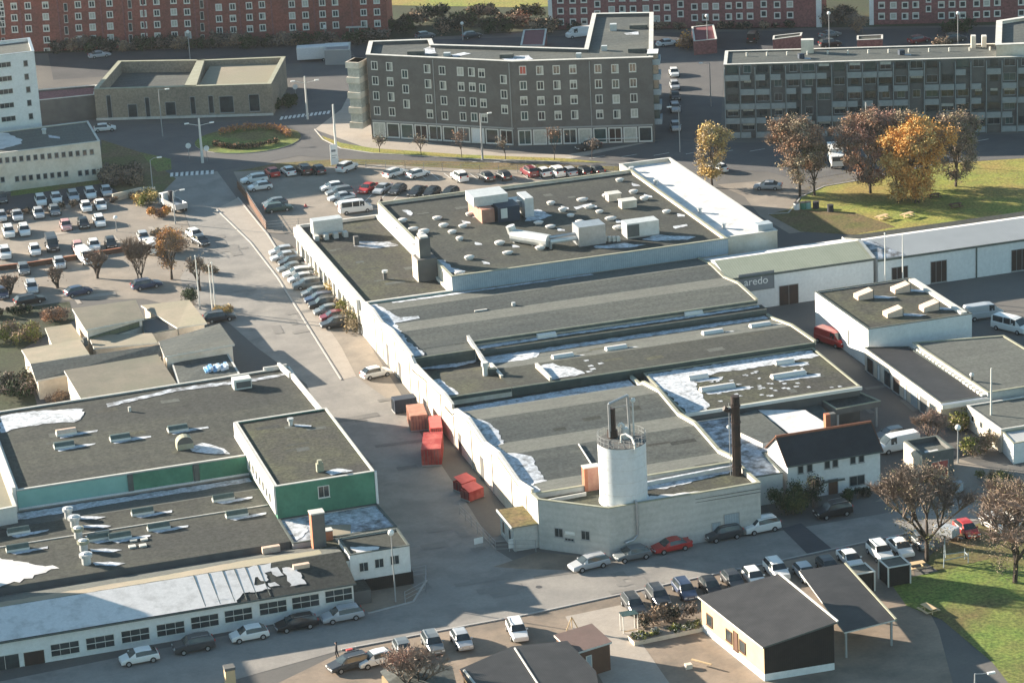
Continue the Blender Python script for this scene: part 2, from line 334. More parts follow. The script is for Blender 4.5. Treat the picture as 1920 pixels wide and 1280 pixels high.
for (x, y, r) in ((457, 545, .35), (487, 690, .3), (650, 820, .35), (1010, 1100, .35)):
    c = at(x, y); m.cyl((c.x, c.y, .03), (c.x, c.y, .045), r, 'asphalt_dark', n=12)
tag(m.build('manhole_cover'), 'dark round cast iron manhole covers set in the asphalt street', 'manhole cover')
bpy.data.objects.remove(bpy.data.objects['manhole_cover'])
for (x, y, wh) in ((457, 545, 'beside the row of parked cars'), (650, 820, 'in the shaded yard'), (1010, 1100, 'at the lower street bend')):
    c = at(x, y); m = MB(); m.cyl((0, 0, .03), (0, 0, .045), .35, 'asphalt_dark', n=12)
    tag(m.build('manhole_cover', loc=(c.x, c.y, 0)), 'round dark manhole cover in the asphalt '+wh, 'manhole cover', 'manhole covers in the streets')
rp = random.Random(4)
def road_patches(box, n, mat, z=.045):
    m = MB()
    for k in range(n):
        x, y = rp.uniform(box[0], box[2]), rp.uniform(box[1], box[3]); a = rp.choice((0, 1.57))+rp.uniform(-.08, .08); c = at(x, y)
        L, W = rp.uniform(1.5, 7), rp.uniform(.6, 1.8); ca, sa = math.cos(a), math.sin(a); zz = z+k*.0008
        m.face([(c.x+p*ca-q*sa, c.y+p*sa+q*ca, zz) for p, q in ((-L/2, -W/2), (L/2, -W/2), (L/2, W/2), (-L/2, W/2))], mat)
    tag(m.build('road_repair'), kind='structure')
road_patches((400, 430, 470, 560), 7, 'asphalt_worn'); road_patches((500, 580, 600, 640), 5, 'asphalt_worn'); road_patches((660, 720, 780, 900), 8, 'asphalt_old'); road_patches((780, 960, 960, 1120), 10, 'asphalt_worn')
road_patches((300, 1245, 900, 1150), 0, 'asphalt'); road_patches((1000, 1075, 1240, 1110), 6, 'asphalt_worn'); road_patches((40, 400, 320, 560), 10, 'paving'); road_patches((1560, 560, 1900, 900), 10, 'asphalt_old', .05)
def tracks(pts, wd, mat, z=.056, off_=0.0, px=True):
    P = [at(x, y) for x, y in pts]; m = MB()
    for sgn in (-.8, .8):
        prev = None
        for i, p in enumerate(P):
            d = (P[min(i+1, len(P)-1)]-P[max(i-1, 0)]).normalized(); n = Vector((-d.y, d.x, 0)); a, b = p+n*(sgn-wd/2), p+n*(sgn+wd/2)
            if prev: m.face([(prev[0].x, prev[0].y, z), (prev[1].x, prev[1].y, z), (b.x, b.y, z), (a.x, a.y, z)], mat)
            prev = (a, b)
    tag(m.build('tyre_track'), kind='structure')
mk('asphalt_track', (.205, .195, .181), c2=(.235, .222, .205), sc1=.3, amt=1.0, lo=.4, hi=.55)
# roundabout island
c0 = at(465, 263); el = [(c0.x+9.6*math.cos(t*math.pi/18), c0.y+9.6*math.sin(t*math.pi/18)) for t in range(36)]
m = MB(); m.prism(el, 0, .15, 'kerbstone', 'lawn'); tag(m.build('roundabout_island'), kind='structure')

# ------------------------------------------------------------------ buildings: shared builders
def inset(poly, d):
    a = sum(poly[i-1][0]*poly[i][1]-poly[i][0]*poly[i-1][1] for i in range(len(poly)))
    if a < 0: d = -d
    out = []; n = len(poly)
    for i in range(n):
        p0, p1, p2 = Vector(poly[i-1][:2]), Vector(poly[i][:2]), Vector(poly[(i+1) % n][:2])
        e1, e2 = (p1-p0).normalized(), (p2-p1).normalized()
        n1, n2 = Vector((-e1.y, e1.x)), Vector((-e2.y, e2.x)); b = n1+n2
        k = d/max(.25, b.dot(n1)) if b.length > 1e-6 else d
        out.append((p1.x+b.x*k, p1.y+b.y*k))
    return out
def ring(m, outer, inner, z0, z1, mat, top=None, zin=None):
    n = len(outer); zin = z0 if zin is None else zin
    a = sum(outer[i-1][0]*outer[i][1]-outer[i][0]*outer[i-1][1] for i in range(n))
    if a < 0: outer, inner = outer[::-1], inner[::-1]
    for i in range(n):
        j = (i+1) % n; o0, o1, i0, i1 = outer[i], outer[j], inner[i], inner[j]
        m.face([(*o0, z0), (*o1, z0), (*o1, z1), (*o0, z1)], mat)
        m.face([(*i1, zin), (*i0, zin), (*i0, z1), (*i1, z1)], mat)
        m.face([(*o0, z1), (*o1, z1), (*i1, z1), (*i0, z1)], top or mat)
def flat(name, label, cat, poly, h, wall, roof, par=.35, pw=.3, cop='coping', z0=0.0, group=None, cw=.06):
    poly = [tuple(p[:2]) for p in poly]
    cx = sum(p[0] for p in poly)/len(poly); cy = sum(p[1] for p in poly)/len(poly)
    t = thing(name, label, cat, (cx, cy, z0), group=group)
    L = off(t, poly); inn = inset(L, pw)
    m = MB(); ring(m, L, inn, 0, h-z0, wall, zin=h-z0-par-.1); m.build('wall', t)
    m = MB(); m.face([(*p, h-z0-par) for p in (inn if sum(inn[i-1][0]*inn[i][1]-inn[i][0]*inn[i-1][1] for i in range(len(inn))) > 0 else inn[::-1])], roof); m.build('roof', t)
    m = MB(); ring(m, inset(L, -cw), inset(L, pw+cw), h-z0+.004, h-z0+.1, cop, zin=h-z0+.004); m.build('coping', t)
    return t
WIN = {}
def winmesh(w, h, nx, ny, fr, gl, fw=.08, sub=None):
    k = (round(w, 2), round(h, 2), nx, ny, fr, gl, fw)
    if k not in WIN:
        m, g = MB(), MB()
        if gl.startswith('half'):
            g.box(-w/2+fw, w/2-fw, -.02, 0, fw, h*.6, 'glass'); g.box(-w/2+fw, w/2-fw, -.02, 0, h*.6, h-fw, 'curtain')
        elif gl == 'side': g.box(-w/2+fw, w*.12, -.02, 0, fw, h-fw, 'glass'); g.box(w*.12, w/2-fw, -.02, 0, fw, h-fw, 'curtain')
        else: g.box(-w/2+fw*.6, w/2-fw*.6, -.02, 0, fw*.6, h-fw*.6, gl)
        for x in [-w/2+i*w/nx for i in range(nx+1)]:
            a = fw/2 if -w/2+.01 < x < w/2-.01 else fw
            x0 = max(-w/2, x-a/2 if a < fw else x-a); x1 = min(w/2, x+a/2 if a < fw else x+a)
            m.box(x0, x1, -.06, 0, 0, h, fr)
        for j in range(ny+1):
            z = j*h/ny; a = fw if j in (0, ny) else fw/2
            m.box(-w/2+.001, w/2-.001, -.057, 0, max(0, z-a), min(h, z+a), fr)
        m.box(-w/2-.04, w/2+.04, -.12, -.061, -.05, .02, fr)
        WIN[k] = (m.mesh('window'), g.mesh('pane'))
    return WIN[k]
def wang(A, B): return math.atan2(B[1]-A[1], B[0]-A[0])
def window(t, A, B, s, z, w, h, nx=2, ny=1, fr='frame_white', gl='glass', name='window', fw=.08, proud=.0, label=None):
    me, pm = winmesh(w, h, nx, ny, fr, gl, fw)
    o = bpy.data.objects.new(name, me); col.objects.link(o); o.parent = t
    q = bpy.data.objects.new('pane', pm); col.objects.link(q); q.parent = o
    a = wang(A, B); ab = Vector((math.cos(a), math.sin(a))); n = Vector((ab.y, -ab.x))
    o.location = (A[0]+ab.x*s+n.x*proud-t.location.x, A[1]+ab.y*s+n.y*proud-t.location.y, z-t.location.z); o.rotation_euler.z = a-t.rotation_euler.z
    if label: o['label'] = label
    return o
def pwin(t, A, B, px, py, w, h, **k):         # a window whose middle shows at that pixel of the wall A-B
    s, z = onwall(px, py, A, B); return window(t, A, B, s, z-h/2, w, h, **k)
def skylight(t, x, y, z, L=2.6, W=1.1, ang=0.0, h=.55, mat='skylight_white', name='skylight', curb='frame_white'):
    k = ('sky', L, W, h, mat, curb)
    if k not in WIN:
        m = MB(); m.box(-L/2, L/2, -W/2, W/2, 0, h*.4, curb)
        n = 8
        for i in range(n):
            a0, a1 = math.pi*i/n, math.pi*(i+1)/n
            p = [(-math.cos(a)*W/2*.94, h*.4+math.sin(a)*h*.6) for a in (a0, a1)]
            m.face([(-L/2+.05, p[0][0], p[0][1]), (L/2-.05, p[0][0], p[0][1]), (L/2-.05, p[1][0], p[1][1]), (-L/2+.05, p[1][0], p[1][1])][::-1], mat)
        for sx in (-1, 1):
            pts = [(sx*(L/2-.05), -math.cos(math.pi*i/n)*W/2*.94, h*.4+math.sin(math.pi*i/n)*h*.6) for i in range(n+1)]
            m.face(pts if sx < 0 else pts[::-1], mat)
        WIN[k] = m.mesh(name)
    o = bpy.data.objects.new(name, WIN[k]); col.objects.link(o); o.parent = t
    o.location = (x-t.location.x, y-t.location.y, z-t.location.z); o.rotation_euler.z = ang
    return o
def dome(t, x, y, z, r=.55, mat='skylight_white', name='roof_vent', h=.5, sq=.55):
    k = ('dome', r, mat, h)
    if k not in WIN:
        m = MB(); m.cyl((0, 0, 0), (0, 0, h), r*.75, 'duct', n=10); m.sphere((0, 0, h), r, mat, 10, sq); WIN[k] = m.mesh(name)
    o = bpy.data.objects.new(name, WIN[k]); col.objects.link(o); o.parent = t
    o.location = (x-t.location.x, y-t.location.y, z-t.location.z); return o
def frost(t, pts, z, jit=.25, step=.8, mat='frost', ragg=True):          # patch of hoar frost lying on a roof; z a number or z(x, y)
    q = ragged(pts, jit, step) if ragg else pts
    a = sum(q[i-1][0]*q[i][1]-q[i][0]*q[i-1][1] for i in range(len(q)))
    if a < 0: q = q[::-1]
    zz = z if callable(z) else (lambda x, y: z)
    m = MB(); m.face([(x-t.location.x, y-t.location.y, zz(x, y)-t.location.z) for x, y in q], mat)
    o = m.build('frost_patch', t); return o
def froststrip(t, rows, zf, mat='frost', step=.45):
    R = []; rows = sorted(rows)
    for (ya, a0, a1), (yb, b0, b1) in zip(rows, rows[1:]):
        n = max(1, int((yb-ya)/step))
        for i in range(n): f = i/n; R.append((ya+(yb-ya)*f, a0+(b0-a0)*f, a1+(b1-a1)*f+random.uniform(-.18, .18)))
    R.append(rows[-1]); m = MB()
    for (ya, a0, a1), (yb, b0, b1) in zip(R, R[1:]):
        m.face([(x-t.location.x, y-t.location.y, zf(x, y)-t.location.z) for x, y in ((a0, ya), (a1, ya), (b1, yb), (b0, yb))], mat)
    return m.build('frost_patch', t)
def partb(t, name, fn, **k):
    m = MB(); fn(m); o = m.build(name, t, **k)
    for v in o.data.vertices: v.co.x -= t.location.x; v.co.y -= t.location.y; v.co.z -= t.location.z
    return o
def hall(name, label, cat, u0, u1, prof, wall, roof, z0=0, end=None, group=None, bands=None):
    # roof profile prof[(y, z)...] extruded along X; bands: roof material of each strip
    t = thing(name, label, cat, ((u0+u1)/2, (prof[0][0]+prof[-1][0])/2, z0), group=group)
    def w_(m):
        for u, s in ((u0, 1), (u1, -1)):
            pts = [(u, prof[0][0], z0)]+[(u, y, z) for y, z in prof]+[(u, prof[-1][0], z0)]
            m.face(pts if (s > 0) != (prof[0][0] > prof[-1][0]) else pts[::-1], end or wall)
        for (y, z) in (prof[0], prof[-1]): m.face([(u0, y, z0), (u1, y, z0), (u1, y, z), (u0, y, z)], wall)
    partb(t, 'wall', w_)
    def r_(m):
        for i, ((ya, za), (yb, zb)) in enumerate(zip(prof, prof[1:])):
            mt = bands[i] if bands else roof
            m.face([(u0-.15, ya, za+.02), (u0-.15, yb, zb+.02), (u1+.15, yb, zb+.02), (u1+.15, ya, za+.02)], mt)
    partb(t, 'roof', r_)
    return t
def gable_par(t, u, prof, up=.45, wd=.3, mat='render_warm', cop='coping', name='parapet'):
    def f(m):
        for (ya, za), (yb, zb) in zip(prof, prof[1:]):
            for x0, x1, lo_, hi_, mt in ((u-wd/2, u+wd/2, -.3, up, mat), (u-wd/2-.05, u+wd/2+.05, up, up+.08, cop)):
                P = [(x0, ya, za+lo_), (x1, ya, za+lo_), (x1, yb, zb+lo_), (x0, yb, zb+lo_), (x0, ya, za+hi_), (x1, ya, za+hi_), (x1, yb, zb+hi_), (x0, yb, zb+hi_)]
                for q in ((0, 1, 5, 4), (2, 3, 7, 6), (0, 4, 7, 3), (1, 2, 6, 5), (4, 5, 6, 7)): m.face([P[i] for i in q], mt)
    return partb(t, name, f)
def interp(prof):
    P = sorted(prof)
    def f(x, y):
        for (a, za), (b, zb) in zip(P, P[1:]):
            if a <= y <= b: return za+(zb-za)*(y-a)/(b-a+1e-9)+.05
        return (P[0][1] if y < P[0][0] else P[-1][1])+.05
    return f

# ------------------------------------------------------------------ main factory (left wall on X=-11.5, running from Y=-46 to Y=77)
XL, XR = -11.5, 38.4
# low north hall with a bright fascia
nl = flat('warehouse', 'low dark-roofed warehouse with bright white side wall beside the row of parked cars', 'warehouse', [(XL, 34.3), (1.4, 34.3), (1.4, 77.2), (XL, 77.2)], 5.3, 'render_white', 'felt_moss', par=.35, pw=.35, cop='coping')
def f(m):
    m.box(XL-.55, XL-.02, 36.5, 77.0, 3.7, 5.2, 'sheet_white')
    for i in range(14): m.box(XL-.3, XL-.02, 37.5+i*3, 37.8+i*3, 0, 3.7, 'render_white')
partb(nl, 'fascia', f)
partb(nl, 'green_gutter', lambda m: m.box(XL+.3, 1.2, 34.02, 34.28, 4.7, 5.15, 'green_panel'))
for i in range(10): window(nl, (XL, 77), (XL, 36), 4+i*3.9, 1.1, 2.4, 1.7, nx=3, fr='frame_white')
def f(m):
    m.box(-1.5, 1.35, 41.6, 44.6, 4.9, 8.2, 'concrete_dark'); m.box(-1.6, -1.5, 41.6, 44.6, 4.9, 8.2, 'render_warm')  # front's shade painted as dark concrete, sunward side skinned pale as lit
    m.box(-.9, .7, 42.4, 44.2, 8.2, 11.0, 'concrete_dark'); m.box(-1.0, -.9, 42.4, 44.2, 8.2, 11.0, 'render_warm'); m.box(-.7, .5, 42.6, 44.0, 11.0, 11.25, 'coping')
partb(nl, 'chimney', f)
def f(m):
    m.cyl((-5.6, 45.1, 4.9), (-5.6, 45.1, 6.0), .35, 'concrete_dark', n=8); m.cyl((-5.6, 45.1, 6.0), (-5.6, 45.1, 6.3), .45, 'duct', n=8)
partb(nl, 'vent_pipe', f)
def f(m):   # rooftop cooler box and louvre
    p = at(655, 400, 5); m.box(p.x-8.2, p.x-3.6, 70.2, 72.2, 5.4, 7.6, 'duct'); 
    for i in range(4): m.box(p.x-8.4+i*1.5, p.x-7.7+i*1.5, 68.6, 69.9, 4.95, 5.7, 'coping')
partb(nl, 'cooling_unit', f)
frost(nl, [(-5.0, 66), (-.2, 63.2), (.4, 60.8), (-3.2, 60.8), (-5.6, 63.5)], 4.99, .3, mat='frost_thin')
def f(m):
    m.box(-5.6, -4.9, 63.6, 64.4, 4.95, 6.3, 'concrete_dark')
partb(nl, 'roof_hatch', f)

# tall north hall
nh = flat('factory_hall', 'large dark flat-roofed factory hall covered with white roof vents and ducts', 'factory', [(1.4, 34.3), (43, 34.3), (43, 76.6), (1.4, 76.6)], 7.4, 'render_warm', 'felt', par=.4, pw=.3, cop='coping_olive')
partb(nh, 'front_cladding', lambda m: m.box(1.4, 43, 34.1, 34.28, 5.2, 7.38, 'cladding_blue'))
ZR = 7.0
for (x, y) in ((820, 411), (880, 404), (795, 437) , (868, 426), (890, 402), (832, 425), (848, 437), (862, 450), (755, 416), (775, 432), (790, 442), (1033, 383), (1055, 396), (1092, 377), (1105, 390), (1124, 399), (1145, 412), (1162, 340), (1188, 362), (1208, 375), (1138, 369), (1250, 399), (1070, 406), (1087, 419), (1032, 427), (1160, 429), (1013, 467), (880, 486), (937, 458), (952, 476), (862, 515), (1010, 420)):
    p = at(x, y, ZR); o = dome(nh, p.x, p.y, ZR, r=random.choice((.6, .7)), h=.3, sq=.4); o.scale = (random.uniform(1.0, 1.5), random.uniform(.8, 1.1), random.uniform(.8, 1.2))
for (x, y, s) in ((1150, 375, 1.0), (1177, 388, 1.2)):
    p = at(x, y, ZR); partb(nh, 'roof_hatch', lambda m: (m.box(p.x-s, p.x+s, p.y-.8, p.y+.8, ZR, ZR+1.1, 'render_warm'), m.box(p.x-s-.1, p.x+s+.1, p.y-.9, p.y+.9, ZR+1.1, ZR+1.2, 'coping')))
def f(m):   # big air handler cluster
    p = at(918, 412, ZR)
    m.box(p.x-1.6, p.x+.4, p.y-1.5, p.y+6, ZR, ZR+2.1, 'rust'); m.box(p.x-2.2, p.x+3.2, p.y+.5, p.y+5.0, ZR+2.1, ZR+3.6, 'duct')
    m.box(p.x+.8, p.x+4.2, p.y-2.2, p.y+1.6, ZR, ZR+2.3, 'navy'); m.box(p.x+1.2, p.x+2.2, p.y-2.32, p.y-2.2, ZR+.6, ZR+2.1, 'frame_white')
    m.box(p.x+5.2, p.x+6.6, p.y-1.5, p.y+2.5, ZR, ZR+3.0, 'duct'); m.box(p.x+3.8, p.x+5.4, p.y+.2, p.y+3, ZR+1.2, ZR+2.2, 'steel')
partb(nh, 'air_handler', f)
def f(m):
    a, b, c = at(962, 441, ZR+1), at(1030, 452, ZR+1), at(1090, 443, ZR+1)
    m.cyl(a, b, .95, 'duct', n=14); m.tube([b+Vector((0, .7, 0)), c+Vector((0, .7, 0))], .35, 'duct'); m.tube([b+Vector((0, -.5, 0)), c+Vector((0, -.5, 0))], .35, 'duct')
    m.tube([b+Vector((0, .1, .5)), c+Vector((0, .1, .5))], .25, 'steel')
    p = at(1108, 455, ZR); m.box(p.x-2.2, p.x+1.9, p.y-1.3, p.y+1.8, ZR, ZR+2.9, 'steel'); m.cyl(a+Vector((0, .2, .3)), a+Vector((-.3, .3, 1.4)), .7, 'duct', n=10)
    for q in (a, (a+b)/2, b): m.box(q.x-.1, q.x+.1, q.y-.8, q.y+.8, ZR, ZR+1, 'pole_grey')
partb(nh, 'duct', f)
def f(m):
    p = at(1200, 441, ZR); m.box(p.x-2.4, p.x+2.6, p.y-1.2, p.y+1.2, ZR+.2, ZR+2.3, 'duct'); m.box(p.x-2.3, p.x-.5, p.y-1.26, p.y-1.2, ZR+.3, ZR+2.1, 'brick_brown')
    m.box(p.x-2.3, p.x+2.5, p.y-1.1, p.y+1.1, ZR, ZR+.2, 'pole_grey')
    for k in range(4): q = at(1135+k*8, 452, ZR); m.box(q.x-.25, q.x+.25, q.y-.3, q.y+.3, ZR, ZR+.7, 'coping')
partb(nh, 'cooling_unit', f)
def fpx(t, pts, z, jit=.2, mat='frost', step=.7): frost(t, [tuple(at(x, y, z)[:2]) for x, y in pts], z, jit, step, mat)
for pts in ([(1205, 449), (1230, 440), (1302, 444), (1290, 449), (1230, 452)], [(1110, 462), (1170, 456), (1212, 459), (1180, 464), (1120, 466)],
            [(985, 398), (1010, 392), (1035, 404), (1012, 412), (985, 415)], [(716, 394), (730, 402), (795, 468), (800, 478), (786, 472), (750, 436)], [(818, 486), (832, 488), (850, 503), (872, 508), (868, 512), (830, 510), (820, 498)],
            [(1075, 389), (1110, 380), (1108, 384), (1080, 393)], [(1262, 424), (1285, 420), (1288, 424), (1266, 429)], [(755, 394), (765, 393), (775, 402), (770, 404)]):
    fpx(nh, pts, ZR+.03)
for (x, y) in ((862, 415), (880, 404), (1047, 388), (1100, 385), (1180, 345), (1203, 366), (1150, 414), (1040, 429), (955, 460), (1265, 402), (900, 491), (885, 455)):
    fpx(nh, [(x+4, y-2), (x+18, y+1), (x+20, y+4), (x+6, y+4)], ZR+.04, .1, step=.5)
# white-roofed strip
ws = flat('warehouse', 'long narrow warehouse strip with a bright white frosted roof', 'warehouse', [(43, 36.5), (51.6, 36.5), (51.6, 82.5), (43, 82.5)], 6.9, 'render_warm', 'membrane', par=.5, pw=.3, cop='coping')
for (x, y) in ((1230, 346), (1312, 399), (1357, 428), (1184, 322)):
    p = at(x, y, 6.4); partb(ws, 'vent_pipe', lambda m: (m.cyl((p.x, p.y, 6.4), (p.x, p.y, 7.0), .3, 'duct'), m.cyl((p.x, p.y, 7.0), (p.x, p.y, 7.2), .45, 'duct')))
partb(ws, 'roof_hatch', lambda m: m.box(48.9, 51.2, 37.2, 39, 6.4, 7.9, 'cladding_blue'))

# south hall 1: two shallow striped gables
P1 = [(34.1, 5.1), (29, 5.55), (23.9, 5.1), (18.2, 5.8), (11.4, 5.35)]
P1L = [(34.1, 5.1), (29, 5.55), (23.9, 5.1), (18.2, 5.8), (8.0, 5.35)]
s1 = hall('factory_hall', 'wide factory hall with striped grey shallow roof in front of the vent-covered roof', 'factory', XL, XR, P1, 'render_warm', 'felt_grey', bands=['felt_light', 'felt_grey', 'felt_light', 'felt_grey'])  # sunlight painted in: slopes facing the sun lighter, those facing the camera darker
def f(m):
    m.box(XL, -2.8, 8.0, 11.39, 0, 5.33, 'render_warm', 'felt_grey'); m.box(XL+.3, -2.85, 7.96, 7.99, 3.0, 5.0, 'cladding_dark')
partb(s1, 'annex', f)
gable_par(s1, XL+.1, P1L, up=.45, mat='render_warm')
gable_par(s1, XR, P1, up=.15, mat='render_warm', cop='coping_olive')
partb(s1, 'gutter', lambda m: (m.box(-2.8, XR, 11.2, 11.42, 5.0, 5.5, 'coping_dark'), m.box(-2.8, XR, 11.1, 11.2, 5.38, 5.52, 'coping_olive'), m.box(XL, -2.8, 7.85, 8.05, 5.0, 5.5, 'coping_dark'), m.box(XL, -2.8, 7.78, 7.85, 5.42, 5.52, 'coping_olive')))
froststrip(s1, [(y, XL+.3, XL+w_) for y, w_ in ((8.6, 2.0), (9.4, 2.1), (14, 1.2), (18, 1.2), (24.2, 2.0), (24.7, 5.6), (25.5, 5.4), (25.9, 3.0), (29, 2.0), (33.6, 1.6))], interp(P1L))
frost(s1, [(XL+4, 33.6), (5, 33.7), (22, 33.8), (22, 33.1), (4, 32.8), (XL+4, 32.7)], interp(P1), .2, .9)
partb(s1, 'vent_pipe', lambda m: (m.cyl((7.5, 24.6, 5), (7.5, 24.6, 5.6), .3, 'duct'), m.box(1.8, 3.6, 24.2, 24.5, 5.1, 5.3, 'coping')))
# narrow skylight strip and the valley roof between hall 1 and hall 2
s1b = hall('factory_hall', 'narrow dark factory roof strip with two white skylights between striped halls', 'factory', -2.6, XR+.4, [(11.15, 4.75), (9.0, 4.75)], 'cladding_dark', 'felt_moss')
frost(s1b, [(-2.2, 10.9), (XR, 10.9), (XR, 10.1), (20, 10.0), (10, 10.15), (3, 9.7), (-2.2, 9.6)], 4.8, .12, .7)
for (x, y) in ((1025, 630), (1300, 588)):
    p = at(x, y, 4.9); skylight(s1b, p.x, p.y+.2, 4.77, 2.7, 1.1)
partb(s1b, 'gutter', lambda m: m.box(-2.6, XR+.4, 8.85, 9.0, 4.3, 4.8, 'coping_dark'))
gable_par(s1b, -2.75, [(11.6, 5.9), (9.0, 5.5), (5.0, 5.0), (2.2, 4.5)], up=.3, mat='render_warm', name='parapet')
# south hall 2
P2 = [(8.95, 3.9), (7.2, 3.9), (0.2, 5.0), (-7.9, 5.2)]
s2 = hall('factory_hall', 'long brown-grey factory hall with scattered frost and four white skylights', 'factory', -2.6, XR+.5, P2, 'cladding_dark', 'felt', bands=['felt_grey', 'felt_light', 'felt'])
s2l = hall('factory_hall', 'left end bay of the frosty factory roof with a small metal cowl', 'factory', XL, -2.62, [(7.98, 3.9), (6.6, 3.9), (0.2, 4.7), (-7.9, 5.2)], 'render_warm', 'felt_moss')
z2 = interp(P2)
frost(s2, [(-2.2, 8.7), (XR, 8.7), (XR, 7.5), (20, 7.2), (10, 7.3), (5.8, 7.2), (4.5, 4.6), (3.0, 3.9), (-1.8, 4.4)], z2, .15, .7)
frost(s2l, [(XL+.8, 7.7), (-3, 7.7), (-3, 7.0), (-6, 6.2), (XL+1.5, 6.9)], 4.05, .1, .6)
frost(s2l, [(XL+.5, .6), (XL+1.6, .8), (XL+1.9, -3), (XL+2.2, -7.3), (XL+.5, -7.3)], interp([(6.6, 3.9), (.2, 4.7), (-7.9, 5.2)]), .15, .5)
frost(s2, [(3.2, -1.2), (4.6, -.4), (6.6, -3.4), (7.8, -6.8), (2.9, -7.2), (3.0, -3)], z2, .35, .7)
for k in range(34):
    x, y = 4+random.random()*8, -6.3+random.random()*6.2
    if random.random() < (12-x)/9: frost(s2, [(x, y), (x+.7, y+.1), (x+.75, y-.55), (x+.1, y-.6)], lambda a, b: z2(a, b)+.01, .08, .4, mat='frost')
for (x, y) in ((1055, 668), (1155, 652), (1336, 621), (1425, 607)):
    p = at(x, y, 4.9); skylight(s2, p.x, p.y, z2(0, p.y)-.05, 2.9, 1.1)
    frost(s2, [(p.x+1.7, p.y-.2), (p.x+2.7, p.y-.3), (p.x+2.9, p.y-.8), (p.x+1.6, p.y-.6)], z2, .05, .4)
gable_par(s2, -2.5, [(1.8, 5.3), (-1.0, 5.2), (-3.2, 5.15)], up=.1, mat='render_warm')
gable_par(s2, 2.7, [(-1.4, 5.3), (-7.6, 5.3)], up=.3, mat='render_warm')
partb(s2, 'gutter', lambda m: (m.box(-2.6, XR+.4, -8.1, -7.9, 4.75, 5.3, 'cladding_dark'), m.box(-2.6, XR+.4, -8.18, -8.1, 5.2, 5.32, 'coping_olive')))
partb(s2l, 'gutter', lambda m: (m.box(XL, -2.7, -8.1, -7.9, 4.75, 5.3, 'cladding_dark'), m.box(XL, -2.7, -8.18, -8.1, 5.2, 5.32, 'coping_olive')))
gable_par(s2, XR+.5, P2, up=.2, mat='render_warm', cop='coping_olive')
gable_par(s2l, XL+.1, [(8, 5.3), (6.5, 4.8), (0.2, 5.0), (-7.9, 5.5), (-11.6, 5.2)], up=.3, mat='render_warm')
def f(m):
    p = at(910, 706, 4.6); m.cyl((p.x, p.y, 4.4), (p.x, p.y, 6.2), .35, 'render_white', n=8); m.cyl((p.x, p.y, 6.1), (p.x, p.y, 6.6), .5, 'render_white', n=8); m.box(p.x+.4, p.x+1.5, p.y-.4, p.y+.4, 4.4, 5.6, 'cladding_dark')
partb(s2l, 'vent_cowl', f)
partb(s2l, 'side_wall', lambda m: m.face([(XL+.03, y, z) for y, z in ((-13, 0), (-13, 4.9), (-11.6, 5.0), (-7.9, 5.35), (.2, 4.95), (6.5, 4.75), (8, 5.3), (11.5, 5.3), (11.5, 0))], 'render_warm'))
# south hall 4 with three shallow gables, and the valley in front of hall 2
P4 = [(-8.1, 4.1), (-11.6, 4.1), (-13.0, 4.9), (-19.0, 5.75), (-26, 5.0), (-31.8, 5.75), (-39.8, 5.0), (-45.2, 5.9)]
s4 = hall('factory_hall', 'factory hall with broad light and dark roof stripes behind the white silo', 'factory', XL, 13.3, P4, 'render_warm', 'felt_grey', bands=['felt', 'felt', 'felt_light', 'felt_grey', 'felt_light', 'felt_grey', 'felt_light'])  # light felt on sun-facing slopes, darker on the rest, paints the sunlight in
z4 = interp(P4)
gable_par(s4, XL+.1, P4[1:], up=.5, mat='render_warm'); gable_par(s4, 13.3, P4, up=.4, mat='render_white', cop='coping_olive')
frost(s4, [(XL+.5, -11.4), (12.8, -11.2), (12.8, -8.6), (4, -8.8), (XL+.5, -9.5)], z4, .1, .8)
froststrip(s4, [(y, XL+.3, XL+w_) for y, w_ in ((-44.9, 1.2), (-40.6, 1.5), (-40, 3.3), (-36, 3.5), (-33.2, 3.6), (-31, 1.3), (-27, 1.2), (-26.4, 2.3), (-23, 2.7), (-20, 2.3), (-18, 1.2), (-13.2, .9))], z4)
partb(s4, 'pipe', lambda m: m.tube([(-1.6, -32.2, 5.85), (-2.0, -39.6, 5.2)], .1, 'coping'))
partb(s4, 'gutter', lambda m: m.box(XL, 13.3, -45.35, -45.2, 5.5, 5.95, 'coping_dark'))
for yy, hh, ww in ((21, 3.2, 1.2), (14.5, 2.6, 1.4), (5, 3.4, .4), (-15, 2.6, 1.2), (-25, 3.0, 1.5)):
    partb(s4 if yy < 0 else s1, 'side_door', lambda m: m.box(XL-.04, XL, yy, yy+ww, 0, hh, 'concrete_dark'))
for yy in (28, 24, 17, 9.5, 1, -6, -12, -20, -29, -37, -43): partb(s4 if yy < -8 else s1, 'downpipe', lambda m: m.box(XL-.1, XL, yy, yy+.12, 0, 5.0, 'coping'))
# hall 3 (frosty roof with four skylights) at the right
s3 = flat('factory_hall', 'small factory hall with mossy frosted roof and four pale skylights', 'factory', [(15.0, -8.3), (XR, -8.3), (XR-.4, -24.4), (14.5, -24.8)], 4.6, 'concrete_dark', 'felt_moss', par=.1, pw=.15, cop='coping_olive')
frost(s3, [(15.3, -8.6), (XR-.4, -8.6), (XR-.4, -11.4), (33, -11.6), (28, -12.2), (24, -11.8), (20.4, -12.6), (19.6, -15), (19.0, -18), (18.8, -21.5), (17.8, -24.3), (15.0, -24.3)], 4.53, .25, .6)
for (x, y, L) in ((1308, 706, 2.7), (1345, 726, 4.6), (1470, 678, 2.6), (1478, 702, 4.6)):
    p = at(x, y, 4.7); skylight(s3, p.x, p.y, 4.5, L, 1.1, mat='skylight_white'); frost(s3, [(p.x-L/2+.3, p.y-.7), (p.x+L/2, p.y-.6), (p.x+L/2+1.7, p.y-.9), (p.x+L/2+1.4, p.y-1.9), (p.x-L/2+.6, p.y-1.5)], 4.54, .12, .5)
